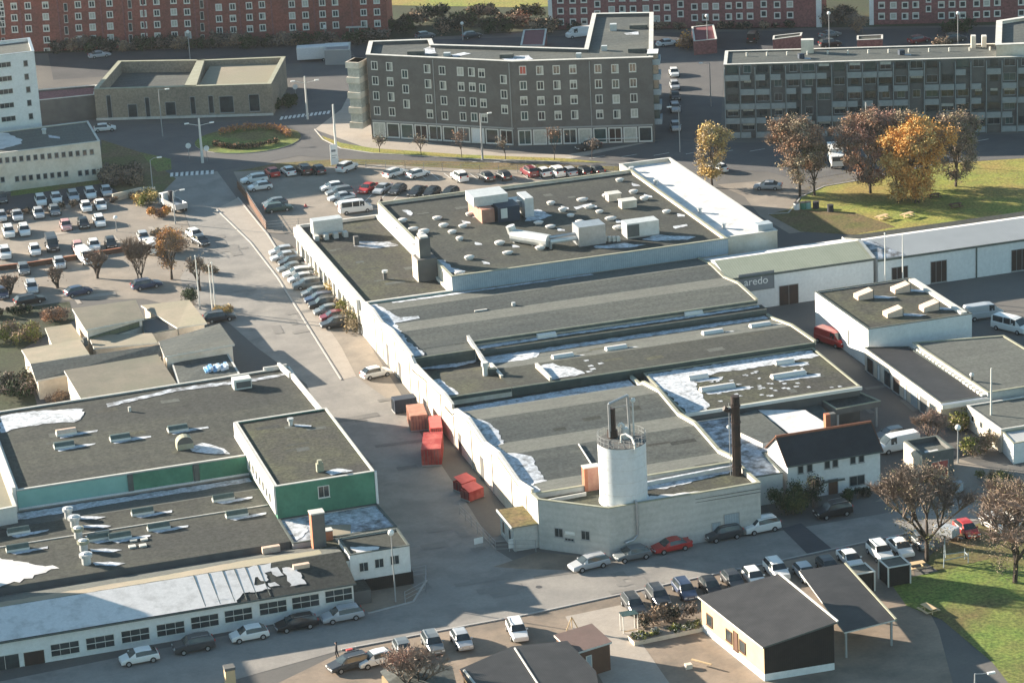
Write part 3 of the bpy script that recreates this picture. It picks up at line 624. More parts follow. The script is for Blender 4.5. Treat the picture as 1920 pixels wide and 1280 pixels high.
for k in range(60):
    x, y = 17+random.random()*19, -12.5-random.random()*11
    frost(s3, [(x, y), (x+.5, y+.1), (x+.55, y-.35), (x+.1, y-.4)], 4.55, .1, .3)
partb(s3, 'gutter', lambda m: m.box(14.5, XR-.3, -24.95, -24.75, 4.3, 4.72, 'frame_white'))
# low valley annex between halls 3, 4 and the white house
an = flat('annex_building', 'low annex with grey-green flat roof wedged behind the white house', 'annex', [(13.5, -24.9), (24.5, -24.9), (24.5, -38.0), (19.4, -38.6), (19.0, -45.5), (13.5, -45.5)], 3.6, 'render_white', 'frost_thin', par=.15, pw=.15, cop='coping_dark')
partb(an, 'roof_slab', lambda m: m.prism([tuple(at(x, y, 3.9)[:2]) for x, y in ((1385, 780), (1418, 768), (1483, 822), (1430, 832), (1388, 812))], 3.4, 4.0, 'render_white', 'felt_grey'))
frost(an, [tuple(at(x, y, 3.75)[:2]) for x, y in ((1421, 768), (1510, 768), (1560, 800), (1540, 812), (1488, 818))], 3.75, .1, 1.2, mat='membrane')
# curved front wing
FWP = [(-11.6, -45.4), (-11.5, -47.4), (-5.0, -53.2), (13.3, -52.9), (13.3, -45.4)]
fwing = flat('boiler_house', 'pale concrete factory corner building with angled front below the white silo', 'building', FWP, 6.0, 'concrete_pale', 'felt_moss', par=.6, pw=.25, cop='coping_olive')
A, B = FWP[1], FWP[2]
for (x, y) in ((1048, 998), (1098, 1003)): pwin(fwing, A, B, x, y, 1.1, 1.15, nx=2, fr='frame_grey')
s_, z_ = onwall(1069, 1001, A, B); window(fwing, A, B, s_, z_, 1.2, .35, 1, 1, gl='sign_white', name='wall_sign', label='small white wall sign')
s_, z_ = onwall(1068, 1014, A, B); window(fwing, A, B, s_, z_, 1.2, .4, 3, 1, fr='frame_grey', name='vent_grille')
A, B = FWP[2], FWP[3]
for (x, y, w_, h_) in ((1343, 993, 1.1, 1.9), (1372, 976, 1.9, 1.9)): pwin(fwing, A, B, x, y, w_, h_, nx=1, fr='frame_grey', gl='cladding_blue', name='door')
def f(m):
    p = at(1197, 955, 5.6); m.tube([(p.x, -52.2, 6.3), (p.x, -53.4, 6.2), (p.x, -53.4, 2.4), (p.x-.5, -53.5, 1.9), (p.x-1.6, -53.6, 1.7)], .14, 'steel')
    for yy in (4.9, 5.3): m.box(-5, 13.3, -53.03, -52.99+.0, yy, yy+.06, 'concrete_dark')
partb(fwing, 'pipe', f)
def f(m):   # raised roof ribs and inner parapets
    m.prism([(-.5, -47), (13, -46.0), (13, -46.4), (-.5, -47.4)], 5.4, 5.9, 'coping', 'frost')
    m.prism([(-10.6, -47.2), (-5.6, -46.9), (-5.6, -47.1), (-10.6, -47.4)], 5.4, 5.8, 'coping')
partb(fwing, 'roof_rib', f)
frost(fwing, [(1.0, -46.2), (12.4, -45.8), (12.4, -47.0), (3, -48.8), (0.2, -48.0)], 5.44, .2, .5)
frost(fwing, [(-1.6, -51.2), (3.6, -51.7), (7.5, -52.0), (7.2, -51.3), (3, -50.6), (-.4, -50.0)], 5.44, .25, .5, mat='membrane')
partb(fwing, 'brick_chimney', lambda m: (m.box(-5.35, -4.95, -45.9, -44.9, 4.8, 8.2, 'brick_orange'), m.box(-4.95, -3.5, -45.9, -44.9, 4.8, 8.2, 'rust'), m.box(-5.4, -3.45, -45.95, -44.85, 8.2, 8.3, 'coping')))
# porch against the left wall
pr = thing('porch', 'small ochre-roofed porch shed leaning on the bright wall end', 'shed', (XL-1.6, -43.6, 0))
partb(pr, 'wall', lambda m: m.box(XL-2.9, XL-.01, -47.0, -41.6, 0, 2.9, 'concrete_pale'))
partb(pr, 'roof', lambda m: (m.box(XL-3.1, XL-.02, -47.2, -41.4, 2.9, 3.05, 'felt_beige', 'leafy_ground'), m.box(XL-3.25, XL-3.1, -47.3, -41.3, 2.7, 3.1, 'coping')))
for y in (-43, -45.5): window(pr, (XL-2.9, -41.6), (XL-2.9, -47), -41.6-y, .6, 1.1, 1.6, 1, 1)
tag(pr, 'small ochre-roofed porch shed leaning on the bright wall end', 'shed')

def patches(t, x0, x1, y0, y1, z, n, mats=('felt_grey', 'felt_moss', 'felt'), big=3.0):
    rp = random.Random(int(x0*7+y0)); zz = z if callable(z) else (lambda x, y: z)
    for k in range(n):
        w_, d_ = rp.uniform(.6, big), rp.uniform(.5, 1.4)
        x, y = rp.uniform(x0, x1-w_), rp.uniform(y0, y1-d_)
        m = MB(); mt = rp.choice(mats)
        m.face([(a-t.location.x, b-t.location.y, zz(a, b)-t.location.z+.012+k*.0006) for a, b in ((x, y), (x+w_, y), (x+w_, y+d_), (x, y+d_))], mt); m.build('roof_patch', t)
patches(nh, 3, 41, 36, 75, 7.0, 26); patches(nl, -10, 0, 40, 75, 4.95, 12)
patches(s2, 4, 36, -6, 5, lambda x, y: z2(x, y)-.04, 14); patches(s3, 20, 36, -23, -13, 4.5, 8)
for zi, (ya, yb) in enumerate(((-19, -26), (-31.8, -39.8), (-39.8, -45.2))): patches(s4, -8, 12, yb+.2, ya-.2, lambda x, y: z4(x, y)-.04, 4, ('felt', 'felt_light', 'felt_moss'), 4)

# silo
p = at(1170, 937, 5.4); R0 = 2.72; ZT = zof(1170, 937, 826, 5.4)
si = thing('silo', 'tall white cylindrical silo with ducts and gooseneck pipe on its dark top', 'silo', (p.x, p.y, 5.4))
ztl = ZT-5.4
m = MB(); m.cyl((0, 0, 0), (0, 0, ztl), R0, 'silo_white', n=48, caps=False); m.build('tank', si, smooth=True)
m = MB(); m.cyl((0, 0, ztl-.02), (0, 0, ztl+.05), R0+.06, 'concrete_dark', n=40); m.build('top', si); m = MB(); m.cyl((0, 0, 0), (0, 0, .25), R0+.12, 'silo_white', n=40); m.build('rim', si)
m = MB()
for zz in (1.5, 3.0, 4.5, 6.0): m.cyl((0, 0, zz), (0, 0, zz+.05), R0+.012, 'duct', n=48, caps=False)
m.build('seam', si); m = MB(); 
for dx in (-.2, .2): m.cyl((R0*-.93+dx*.4, -R0*.42+dx, 0), (R0*-.93+dx*.4, -R0*.42+dx, ztl), .03, 'pole_grey', n=4)
for k in range(18): m.cyl((R0*-.93-.08, -R0*.42-.2, .3+k*.42), (R0*-.93+.08, -R0*.42+.2, .3+k*.42), .025, 'pole_grey', n=4)
m.build('ladder', si)
m = MB()
for k in range(28):
    a = k*2*math.pi/28; m.cyl((R0*math.cos(a), R0*math.sin(a), ztl), (R0*math.cos(a), R0*math.sin(a), ztl+1.0), .03, 'pole_grey', n=4)
    b = (k+1)*2*math.pi/28
    for zz in (.5, 1.0): m.cyl((R0*math.cos(a), R0*math.sin(a), ztl+zz), (R0*math.cos(b), R0*math.sin(b), ztl+zz), .025, 'pole_grey', n=4)
m.build('railing', si)
ux, uy = Vector((RT.x, RT.y)).normalized(), Vector((FW.x, FW.y)).normalized()
def sp(a, b, z): return (ux.x*a+uy.x*b, ux.y*a+uy.y*b, ztl+z)
m = MB(); m.tube([sp(-.95, 1.2, 0), sp(-.95, 1.2, 3.5)], .42, 'steel_black', n=10); m.cyl(sp(-.95, 1.2, 0), sp(-.95, 1.2, .9), .6, 'steel_black', n=10); m.build('exhaust_stack', si)
m = MB(); m.tube([sp(-1.25, .8, .2), sp(-1.25, .8, 4.2), sp(.9, 1.4, 4.9), sp(1.0, 1.4, .2)], .16, 'steel'); m.tube([sp(1.45, 1.3, 4.3), sp(1.45, 1.3, 0)], .09, 'pole'); m.sphere(sp(1.5, 1.3, 4.3), .3, 'pole'); m.tube([sp(-.9, 1.3, 3.5), sp(1.4, 1.3, 3.8)], .05, 'pole_grey'); m.build('pipe_frame', si)
m = MB(); m.tube([sp(-.1, -.6, 0), sp(-.05, -.7, .9), sp(.5, -.9, 1.1), sp(1.1, -1.6, .9), sp(1.35, -2.6, .4), sp(1.35, -2.75, -.5)], .13, 'pole'); m.build('gooseneck_pipe', si)
m = MB(); m.tube([sp(.35, .6, 0), sp(.3, .6, 1.6), sp(.0, .6, 1.9), sp(-.25, .6, 1.5)], .16, 'duct'); m.box(*sorted((sp(.2, .4, 0)[0], sp(.9, .4, 0)[0])), *sorted((sp(.2, .2, 0)[1], sp(.2, 1.0, 0)[1])), ztl, ztl+1.3, 'duct'); m.build('blower', si)
# black steel stack
p = at(1382, 888, 5.5); zt = zof(1382, 888, 742, 5.5)
ch = thing('steel_chimney', 'tall black riveted steel chimney stack at the end of the striped roof', 'chimney', (p.x, p.y, 5.2))
m = MB(); m.cyl((0, 0, 0), (0, 0, zt-5.2), .52, 'steel_black', r2=.5, n=16); m.build('stack', ch, smooth=False)
m = MB(); [m.cyl((0, 0, z), (0, 0, z+.12), .6, 'steel_black', n=16) for z in (1.2, 3.8, 6.6, 8.6)]; m.build('flange', ch)
m = MB(); m.tube([(-.75, .1, 0), (-.75, .1, zt-6)], .05, 'pole_grey'); m.sphere((-.9, 0, 6.2), .22, 'lamp_glass'); m.tube([(-.6, .3, zt-7), (-1.3, .3, zt-6.6)], .3, 'steel_black'); m.build('ladder', ch)

# ------------------------------------------------------------------ halls and sheds east of the factory
def gable_hall(name, label, cat, u0, u1, y0, y1, yr, ze, zr, wall, roofF, roofB, group=None):
    prof = [(y1, ze), (yr, zr), (y0, ze)]
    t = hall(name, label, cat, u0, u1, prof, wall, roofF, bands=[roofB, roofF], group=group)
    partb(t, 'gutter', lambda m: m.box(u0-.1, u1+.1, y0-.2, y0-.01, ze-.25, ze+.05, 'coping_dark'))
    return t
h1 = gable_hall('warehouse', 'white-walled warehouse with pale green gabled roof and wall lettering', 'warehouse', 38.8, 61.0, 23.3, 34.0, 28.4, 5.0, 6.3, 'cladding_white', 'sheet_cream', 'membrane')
A, B = (38.8, 23.3), (61.0, 23.3)
pwin(h1, A, B, 1479, 553, 3.0, 3.1, nx=2, ny=1, fr='frame_grey', gl='steel_black', name='gate')
s_, z_ = onwall(1418, 527, A, B)
sg = window(h1, A, B, s_, z_-1.3, 5.4, 2.6, 1, 1, fr='sign_grey', gl='sign_grey', name='sign_panel', proud=.05)
def text(t, body, A, B, s, z, size, mat, name='lettering', proud=.12):
    cu = bpy.data.curves.new(name, 'FONT'); cu.body = body; cu.size = size; cu.extrude = .02; cu.align_x = 'LEFT'
    tmp = bpy.data.objects.new(name, cu); col.objects.link(tmp)
    bpy.context.view_layer.update()
    me = bpy.data.meshes.new_from_object(tmp.evaluated_get(bpy.context.evaluated_depsgraph_get())); bpy.data.objects.remove(tmp)
    me.materials.clear(); me.materials.append(MATS[mat])
    o = bpy.data.objects.new(name, me); col.objects.link(o); o.parent = t
    a = wang(A, B); n = Vector((math.sin(a), -math.cos(a)))
    o.rotation_euler = (math.pi/2, 0, a-t.rotation_euler.z)
    o.location = (A[0]+math.cos(a)*s+n.x*proud-t.location.x, A[1]+math.sin(a)*s+n.y*proud-t.location.y, z-t.location.z)
    return o
text(h1, 'aredo', A, B, s_-1.9, z_-.45, 1.55, 'sign_white')
partb(h1, 'parapet', lambda m: [m.face([(60.75, a, z), (61.3, a, z), (61.3, b, zb), (60.75, b, zb)], 'coping') for a, z, b, zb in ((23.1, 5.15, 28.4, 6.5), (28.4, 6.5, 34, 5.15))])
h2 = gable_hall('warehouse', 'very long white warehouse with light grey gabled roof and tall glazed doors', 'warehouse', 61.6, 105, 23.0, 33.6, 29.2, 4.8, 6.0, 'cladding_white', 'sheet_grey', 'membrane')  # back slope's sunlight painted in as a whiter roof colour
partb(h2, 'annex', lambda m: m.box(61.8, 105, 33.65, 36.5, 0, 4.6, 'cladding_white', 'felt'))
A, B = (61.6, 23.0), (105, 23.0)
for (x, y, w_, h_) in ((1760, 509, 2.6, 3.3), (1911, 487, 2.6, 3.3), (1687, 512, 2.6, 2.0)): pwin(h2, A, B, x, y, w_, h_, nx=3, fr='frame_grey', gl='steel_black', name='glazed_door')
partb(h2, 'downpipe', lambda m: m.box(61.62+15.3, 61.62+15.5, 22.9, 23, 0, 4.7, 'coping_dark'))
frost(h2, [(61.7, 28.8), (63.2, 28.6), (66.0, 23.2), (61.7, 23.2)], lambda x, y: 4.8+(y-23)*1.2/6.2+.06, .1, 1, mat='frost_thin')
wb = flat('workshop', 'white boxy workshop with mossy flat roof and four tan roof boxes', 'workshop', [(47.0, -6.6), (62.0, -6.6), (61.3, 11.4), (47.0, 11.4)], 5.4, 'render_house', 'felt_moss', par=.12, pw=.2, cop='coping_dark')
partb(wb, 'coping_bar', lambda m: m.box(60.7, 61.6, -6, 10.6, 5.2, 5.6, 'coping'))
for (x, y) in ((1620, 553), (1689, 541), (1675, 586), (1743, 575)):
    p = at(x, y, 5.6)
    def f(m):
        m.prism([(p.x-1.3, p.y-1.0), (p.x+.9, p.y-1.0), (p.x+.9, p.y+.6), (p.x-1.3, p.y+.6)], 5.2, lambda x, y: 6.2+(x-p.x)*.25, 'skylight_pink', 'skylight_pink')
        m.box(p.x+.9, p.x+1.0, p.y-1.0, p.y+.6, 5.2, 6.5, 'coping_dark')
    partb(wb, 'skylight', f); frost(wb, [(p.x+1.1, p.y+.3), (p.x+2.6, p.y-.7), (p.x+4.0, p.y-2.0), (p.x+2.8, p.y-2.1), (p.x+1.1, p.y-1.0)], 5.32, .1, .5)
window(wb, (47, 11.4), (47, -6.6), 11.5, 1.2, .5, 2.2, 1, 1)
sh = flat('garage', 'long low black-roofed garage row with roller doors on the shaded yard', 'garage', [(46.3, -30.4), (52.1, -30.6), (51.6, -9.2), (46.3, -7.0)], 3.1, 'render_warm', 'tiles_black', par=.02, pw=.1, cop='coping_dark')
partb(sh, 'ridge_tiles', lambda m: [m.box(51.8, 52.3, -30.6+i*1.0, -29.9+i*1.0, 3.1, 3.4, 'coping') for i in range(21)])
partb(sh, 'fascia', lambda m: (m.box(46.0, 52.6, -31.4, -30.7, 2.6, 3.15, 'frame_white', 'steel')))
A, B = (46.3, -7.0), (46.3, -30.4)
for i, gl in enumerate(('steel_black', 'render_house', 'glass', 'steel_black', 'render_house', 'cladding_blue', 'brick_brown', 'glass')):
    window(sh, A, B, 1.8+i*2.75, .05, 2.0 if i not in (1, 4) else .8, 2.1, 3 if i in (5,) else 1, 1, fr='frame_grey', gl=gl, name='door')
fr_ = flat('factory_hall', 'low olive flat-roofed hall beside the black garage row', 'factory', [(52.4, -31.0), (64.5, -31.0), (64.0, -12.0), (52.1, -9.5)], 3.7, 'concrete_pale', 'felt_light', par=.05, pw=.2, cop='coping_olive')
def f(m):
    p = at(1822, 715, 3.6); m.cyl((p.x, p.y, 3.6), (p.x, p.y, 4.4), .2, 'concrete_dark'); m.sphere((p.x, p.y, 4.5), .3, 'duct')
partb(fr_, 'vent_pipe', f)
sr = flat('workshop', 'small white workshop with olive roof behind yellow-green bushes', 'workshop', [(49.0, -41.5), (57.0, -41.5), (57.5, -32.2), (49.0, -32.2)], 2.9, 'render_warm', 'felt_light', par=.05, pw=.15, cop='coping')
lt = flat('shed', 'white shed with ribbed pale metal roof at the right edge', 'shed', [(48.6, -45.6), (53.6, -45.4), (53.6, -41.6), (49.2, -41.6)], 2.6, 'render_house', 'sheet_grey', par=.02, pw=.1, cop='coping_olive')
for i in range(3): window(sr, (49, -32.2), (49, -41.5), 1.6+i*2.4, 1.3, .8, .9, 1, 1)

# white house with dark tiled gable roof
hx0, hx1, hy0, hy1, ze, zr = 19.6, 31.3, -45.6, -39.4, 4.6, 6.9
ho = thing('house', 'white two-storey house with black tiled gable roof and orange ridge', 'house', ((hx0+hx1)/2, (hy0+hy1)/2, 0))
yr = (hy0+hy1)/2
def f(m):
    m.box(hx0, hx1, hy0, hy1, 0, ze, 'render_house')
    for u in (hx0, hx1): m.face([(u, hy0, ze), (u, hy1, ze), (u, yr, zr)], 'render_house')
partb(ho, 'wall', f)
def f(m):
    for a, b in ((hy0-.35, 1), (hy1+.35, -1)):
        zb = ze-.14
        P = [(hx0-.2, a, zb), (hx1+.25, a, zb), (hx1+.25, yr, zr+.12), (hx0-.2, yr, zr+.12)]
        m.face(P if b > 0 else P[::-1], 'tiles_black'); m.face([(x, y, z-.12) for x, y, z in P], 'wood_brown')
    for u in (hx0-.2, hx1+.25): m.tube([(u, hy0-.35, ze-.14), (u, yr, zr+.12), (u, hy1+.35, ze-.14)], .09, 'wood_brown', n=4)
    m.tube([(hx0-.2, yr, zr+.15), (hx1+.25, yr, zr+.15)], .16, 'brick_orange', n=6); m.tube([(hx0-.2, hy0-.38, ze-.15), (hx1+.25, hy0-.38, ze-.15)], .09, 'coping_dark', n=6)
partb(ho, 'roof', f)
A, B = (hx0, hy0), (hx1, hy0)
for (x, y, w_, h_) in ((1501, 880, .75, 1.0), (1518, 877, .75, 1.0), (1551, 871, .75, 1.0), (1566, 868, .75, 1.0), (1599, 862, .75, 1.0), (1615, 859, .75, 1.0), (1607, 900, 2.0, 1.3)): pwin(ho, A, B, x, y, w_, h_, nx=1 if w_ < 1 else 2, fr='frame_grey')
dr = pwin(ho, A, B, 1562, 912, 1.3, 2.0, nx=1, fr='frame_grey', gl='wood_brown', name='door')
s_, z_ = onwall(1560, 899, A, B); window(ho, A, B, s_, z_, 2.8, .18, 1, 1, fr='coping_dark', gl='coping_dark', name='canopy', proud=.5)
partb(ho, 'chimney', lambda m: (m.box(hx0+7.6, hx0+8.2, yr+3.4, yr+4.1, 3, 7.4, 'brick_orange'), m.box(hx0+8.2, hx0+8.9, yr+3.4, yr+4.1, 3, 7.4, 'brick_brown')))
# canopy shelter behind the house
cs = thing('canopy', 'flat dark felt canopy on posts behind the white house', 'canopy', (33, -32, 0))
pc = [tuple(at(x, y, 3.4)[:2]) for x, y in ((1530, 745), (1606, 733), (1652, 752), (1568, 768))]
partb(cs, 'roof', lambda m: (m.prism(pc, 2.7, 3.4, 'concrete_dark', 'felt_moss'),))
partb(cs, 'coping', lambda m: ring(m, pc, inset(pc, .25), 3.4, 3.5, 'coping_olive'))
for q in inset(pc, .4): partb(cs, 'post', lambda m: m.box(q[0]-.12, q[0]+.12, q[1]-.12, q[1]+.12, 0, 2.7, 'frame_grey'))
pc2 = [tuple(at(x, y, 3.1)[:2]) for x, y in ((1490, 768), (1531, 752), (1562, 783), (1520, 793))]
partb(cs, 'back_wall', lambda m: m.prism(pc2, 0, 3.1, 'render_white', 'felt_grey'))

# small red-doored garage with sunken roof
p0 = at(1715, 905); kg = flat('garage', 'small dark garage with red door and sunken snowy roof', 'garage', [(p0.x+1.0, p0.y), (p0.x+5.2, p0.y+.3), (p0.x+5.2, p0.y+5), (p0.x+1.0, p0.y+5)], 3.4, 'brick_brown', 'felt_light', par=.5, pw=.2, cop='coping_dark')
window(kg, (p0.x+1, p0.y), (p0.x+5.2, p0.y+.3), 2.3, .05, 2.4, 2.2, 1, 1, fr='frame_grey', gl='red_paint', name='door')
frost(kg, [(p0.x+2.0, p0.y+1.2), (p0.x+3.8, p0.y+1.0), (p0.x+3.9, p0.y+2.0), (p0.x+2.1, p0.y+2.2)], 2.93, .15, .4, mat='membrane')
partb(kg, 'side_panel', lambda m: m.box(p0.x+.85, p0.x+.98, p0.y, p0.y+5, 0, 3.3, 'render_warm'))  # pale skin paints the sunward side as lit

# ------------------------------------------------------------------ left factory block
lf = flat('factory_hall', 'big left factory roof with green panelled front and four roof lights', 'factory', [(-66.8, -20.2), (-39.2, -20.2), (-39.2, -13.2), (-27.8, -13.0), (-27.6, 9.4), (-66.8, 8.2)], 6.2, 'concrete_pale', 'felt', par=.12, pw=.2, cop='coping')
def f(m):
    xs = (-66.6, -53.6, -52.5, -44.2, -43.4, -39.3)
    m.box(-66.8, -53.8, -20.34, -20.22, 4.0, 6.1, 'mint_panel'); m.box(-53.2, -46.0, -20.34, -20.22, 4.0, 6.1, 'green_panel'); m.box(-45.2, -39.3, -20.34, -20.22, 4.0, 6.1, 'green_panel')
    for x in (-53.5, -45.6): m.box(x-.3, x+.35, -20.5, -20.22, 3.9, 6.1, 'coping_dark')
    m.box(-66.8, -39.3, -20.55, -20.36, 3.85, 4.05, 'cladding_white')
partb(lf, 'front_panel', f)
partb(lf, 'parapet', lambda m: m.box(-67.3, -66.85, -20.4, 8.4, 0, 6.7, 'render_white')); partb(lf, 'end_wall', lambda m: m.box(-31, -27.9, 9.45, 9.7, 0, 6.6, 'render_white'))
def f(m):
    for a, b in (((-28.9, 9.8), (-28.4, 5.2)), ((-28.2, 4.8), (-27.7, -12.6))):
        m.obox(((a[0]+b[0])/2, (a[1]+b[1])/2), math.atan2(b[1]-a[1], b[0]-a[0]), abs(a[1]-b[1]), .35, 6.2, 6.9, 'render_white')
partb(lf, 'parapet', f)
for (x, y) in ((124, 810), (120, 834), (225, 820), (333, 803)):
    p = at(x, y, 6.3); skylight(lf, p.x, p.y, 6.09, 2.5, 1.3, h=.7, mat='skylight_dark' if (x, y) != (124, 810) else 'skylight_pink')
    frost(lf, [(p.x+1.4, p.y-.2), (p.x+3.8, p.y-.4), (p.x+3.6, p.y-.9), (p.x-.9, p.y-1.4), (p.x-1.0, p.y-.9)], 6.12, .1, .5)
def f(m):
    p = at(346, 832, 6.6); m.box(p.x-1.0, p.x+1.0, p.y-.6, p.y+.7, 6.1, 6.8, 'coping_olive')
    n = 8; 
    for i in range(n):
        a0, a1 = math.pi*i/n, math.pi*(i+1)/n
        m.face([(p.x-math.cos(a)*1.0, yy, 6.8+math.sin(a)*.9) for a, yy in ((a0, p.y-.6), (a1, p.y-.6), (a1, p.y+.7), (a0, p.y+.7))], 'coping_olive')
    m.face([(p.x-math.cos(math.pi*i/n)*1.0, p.y-.6, 6.8+math.sin(math.pi*i/n)*.9) for i in range(n+1)], 'concrete_dark')
partb(lf, 'ventilation_hood', f)
fpx(lf, [(356, 838), (380, 829), (420, 840), (432, 850), (400, 851), (360, 846)], 6.13, .1)
fpx(lf, [(0, 780), (60, 770), (155, 766), (155, 780), (140, 790), (90, 793), (20, 805), (0, 812)], 6.13, .25)
fpx(lf, [(70, 772), (110, 768), (158, 771), (150, 784), (138, 786), (128, 777)], 6.15, .15, mat='membrane')  # sunlit tip of the frost, painted in a brighter colour
fpx(lf, [(200, 757), (330, 727), (480, 708), (540, 698), (540, 702), (480, 714), (330, 733), (200, 763)], 6.13, .15, mat='frost_thin')
def f(m):
    p = at(453, 722, 6.4); m.box(p.x-1.1, p.x+1.2, p.y-.7, p.y+.9, 6.1, 7.4, 'frame_white'); m.box(p.x-.8, p.x+1.1, p.y-.74, p.y-.7, 6.3, 7.1, 'concrete_dark')
partb(lf, 'roof_unit', f)
q = at(243, 768, 6.3); partb(lf, 'vent_pipe', lambda m: m.cyl((q.x, q.y, 6.1), (q.x, q.y, 6.7), .2, 'coping'))
lb = flat('factory_hall', 'raised dark-roofed hall end with green front wall and small white window', 'factory', [(-39.2, -36.2), (-27.6, -36.2), (-27.8, -13.0), (-39.2, -13.2)], 8.0, 'green_panel', 'felt_moss', par=.12, pw=.2, cop='coping')
partb(lb, 'side_wall', lambda m: m.box(-39.45, -39.22, -36.2, -13.3, 4.6, 8.1, 'render_white')); partb(lb, 'corner_trim', lambda m: m.box(-27.58, -27.3, -36.3, -36.0, 4, 8, 'cladding_white'))
pwin(lb, (-39.2, -36.2), (-27.6, -36.2), 607, 921, 1.35, 1.45, nx=2)
for i in range(7): window(lb, (-39.45, -13.4), (-39.45, -36.2), 9+i*1.9, 5.2, 1.0, 1.3, 1, 1)
def f(m):
    p = at(600, 880, 8.1); m.box(p.x-.4, p.x+.4, p.y-.3, p.y+.3, 7.9, 8.9, 'coping_olive'); m.cyl((p.x, p.y, 8.9), (p.x, p.y, 9.3), .3, 'coping_olive')
    q = at(545, 794, 8.1); m.cyl((q.x, q.y, 7.9), (q.x, q.y, 8.5), .25, 'duct'); m.cyl((q.x, q.y, 8.5), (q.x, q.y, 8.8), .4, 'duct')
partb(lb, 'vent_pipe', f)
fpx(lb, [(551, 795), (585, 797), (584, 800), (553, 799)], 7.93, .05); fpx(lb, [(610, 884), (632, 877), (662, 882), (640, 886), (622, 890)], 7.93, .1)
P5 = [(-20.55, 3.6), (-26.0, 4.0), (-43.2, 4.0)]
l2 = hall('factory_hall', 'lower left factory roof with five vent cowls and frost patches', 'factory', -75, -39.3, P5, 'concrete_dark', 'felt', bands=['felt_grey', 'felt'])
z5 = interp(P5)
frost(l2, [(-75, -21.0), (-39.6, -21.0), (-39.6, -22.6), (-46, -23.0), (-55, -22.8), (-62, -23.6), (-75, -23.6)], z5, .15, .8)
frost(l2, [tuple(at(x, y, 4.1)[:2]) for x, y in ((-30, 1050), (0, 1046), (40, 1050), (70, 1056), (110, 1062), (80, 1075), (40, 1088), (0, 1098), (-30, 1105))], 4.07, .4, .6, mat='membrane')
partb(l2, 'roof_ridge', lambda m: m.tube([(-75, -31.5, 4.05), (-39.4, -31.5, 4.05)], .1, 'coping', n=4))
for (x, y, r) in ((128, 966, .55), (140, 982, .65), (147, 1003, .6), (157, 1027, .6), (162, 1052, .65)):
    p = at(x, y, 4.3)
    def f(m):
        m.cyl((p.x, p.y, 4.0), (p.x, p.y, 4.9), r*.8, 'duct', n=12); m.cyl((p.x, p.y, 4.9), (p.x, p.y, 5.25), r*1.15, 'coping_olive' if y in (1003, 1027) else 'duct', n=12); m.sphere((p.x, p.y, 5.25), r*.8, 'duct', 8, .4)
    partb(l2, 'vent_cowl', f)
    frost(l2, [(p.x+.6, p.y), (p.x+2.4, p.y-.6), (p.x+4.0, p.y-1.6), (p.x+3.0, p.y-2.0), (p.x+.8, p.y-.9)], 4.08, .12, .5)
for (x, y) in ((15, 998), (13, 1030), (248, 962), (278, 990), (400, 936), (425, 966), (165, 1010), (205, 1008)):
    p = at(x, y, 4.3); skylight(l2, p.x+1.2, p.y+.1, 4.0, 2.6, .9, h=.8, mat='skylight_dark')
    frost(l2, [(p.x+.2, p.y-.5), (p.x+2.4, p.y-.4), (p.x+4.6, p.y-.3), (p.x+4.4, p.y-.9), (p.x+.8, p.y-1.3)], 4.08, .1, .5)
for (x, y) in ((248, 1024), (268, 1022), (250, 1012), (270, 1010)): p = at(x, y, 4.1); partb(l2, 'roof_vent', lambda m: m.box(p.x-.4, p.x+.4, p.y-.35, p.y+.35, 4.02, 4.2, 'coping'))
lc = flat('annex_building', 'low annex with pale frosted roof under the green wall', 'annex', [(-39.2, -44.0), (-27.2, -44.0), (-27.6, -36.3), (-39.2, -36.3)], 4.0, 'concrete_pale', 'frost_thin', par=.1, pw=.15, cop='coping_dark')
frost(lc, [(-38.6, -37), (-36.2, -37), (-36.8, -41), (-38.6, -43)], 3.93, .15, .5); frost(lc, [(-34.8, -37), (-27.9, -36.7), (-27.6, -40.4), (-30, -41.2), (-33.5, -39.9)], 3.93, .2, .5)
partb(lc, 'roof_slab', lambda m: m.prism([(-36.0, -44.0), (-32.6, -44.0), (-31.8, -41.0), (-34.8, -39.8), (-36.4, -40.5)], 3.9, 3.96, 'felt_beige'))
# brick chimneys
p = at(598, 1022, 3.9); zt = zof(598, 1022, 960, 3.9)
bc = thing('brick_chimney', 'square brick chimney with orange sunlit side behind the long white building', 'chimney', (p.x, p.y, 3.4))
m = MB(); m.box(-.75, -.68, -.6, .6, 0, zt-3.4, 'brick_orange'); m.box(-.68, .75, -.6, .6, 0, zt-3.4, 'brick_brown'); m.build('stack', bc)  # sunlit face painted as orange brick, shaded faces as brown
m = MB(); m.box(-.82, .82, -.67, .67, zt-3.4, zt-3.25, 'coping'); m.build('cap', bc)
p = at(615, 1010, 3.9); bc2 = thing('brick_chimney', 'short stubby brick chimney right of the square orange chimney', 'chimney', (p.x, p.y, 3.9)); m = MB(); m.box(-.5, .5, -.45, .45, 0, 1.1, 'brick_orange'); m.build('stack', bc2); m = MB(); m.box(-.56, .56, -.5, .5, 1.1, 1.2, 'coping'); m.build('cap', bc2)

patches(lf, -64, -40, -18, 6, 6.08, 18); patches(l2, -72, -41, -42, -27, 4.0, 14); patches(lb, -38, -29, -35, -14, 7.88, 6)
flat('factory_hall', 'tan-roofed factory edge cut by the left border of the view', 'factory', [(-92, -27), (-67.4, -24.6), (-67.4, 8), (-92, 8)], 5.9, 'render_white', 'felt_beige', par=.15, pw=.3, cop='coping')
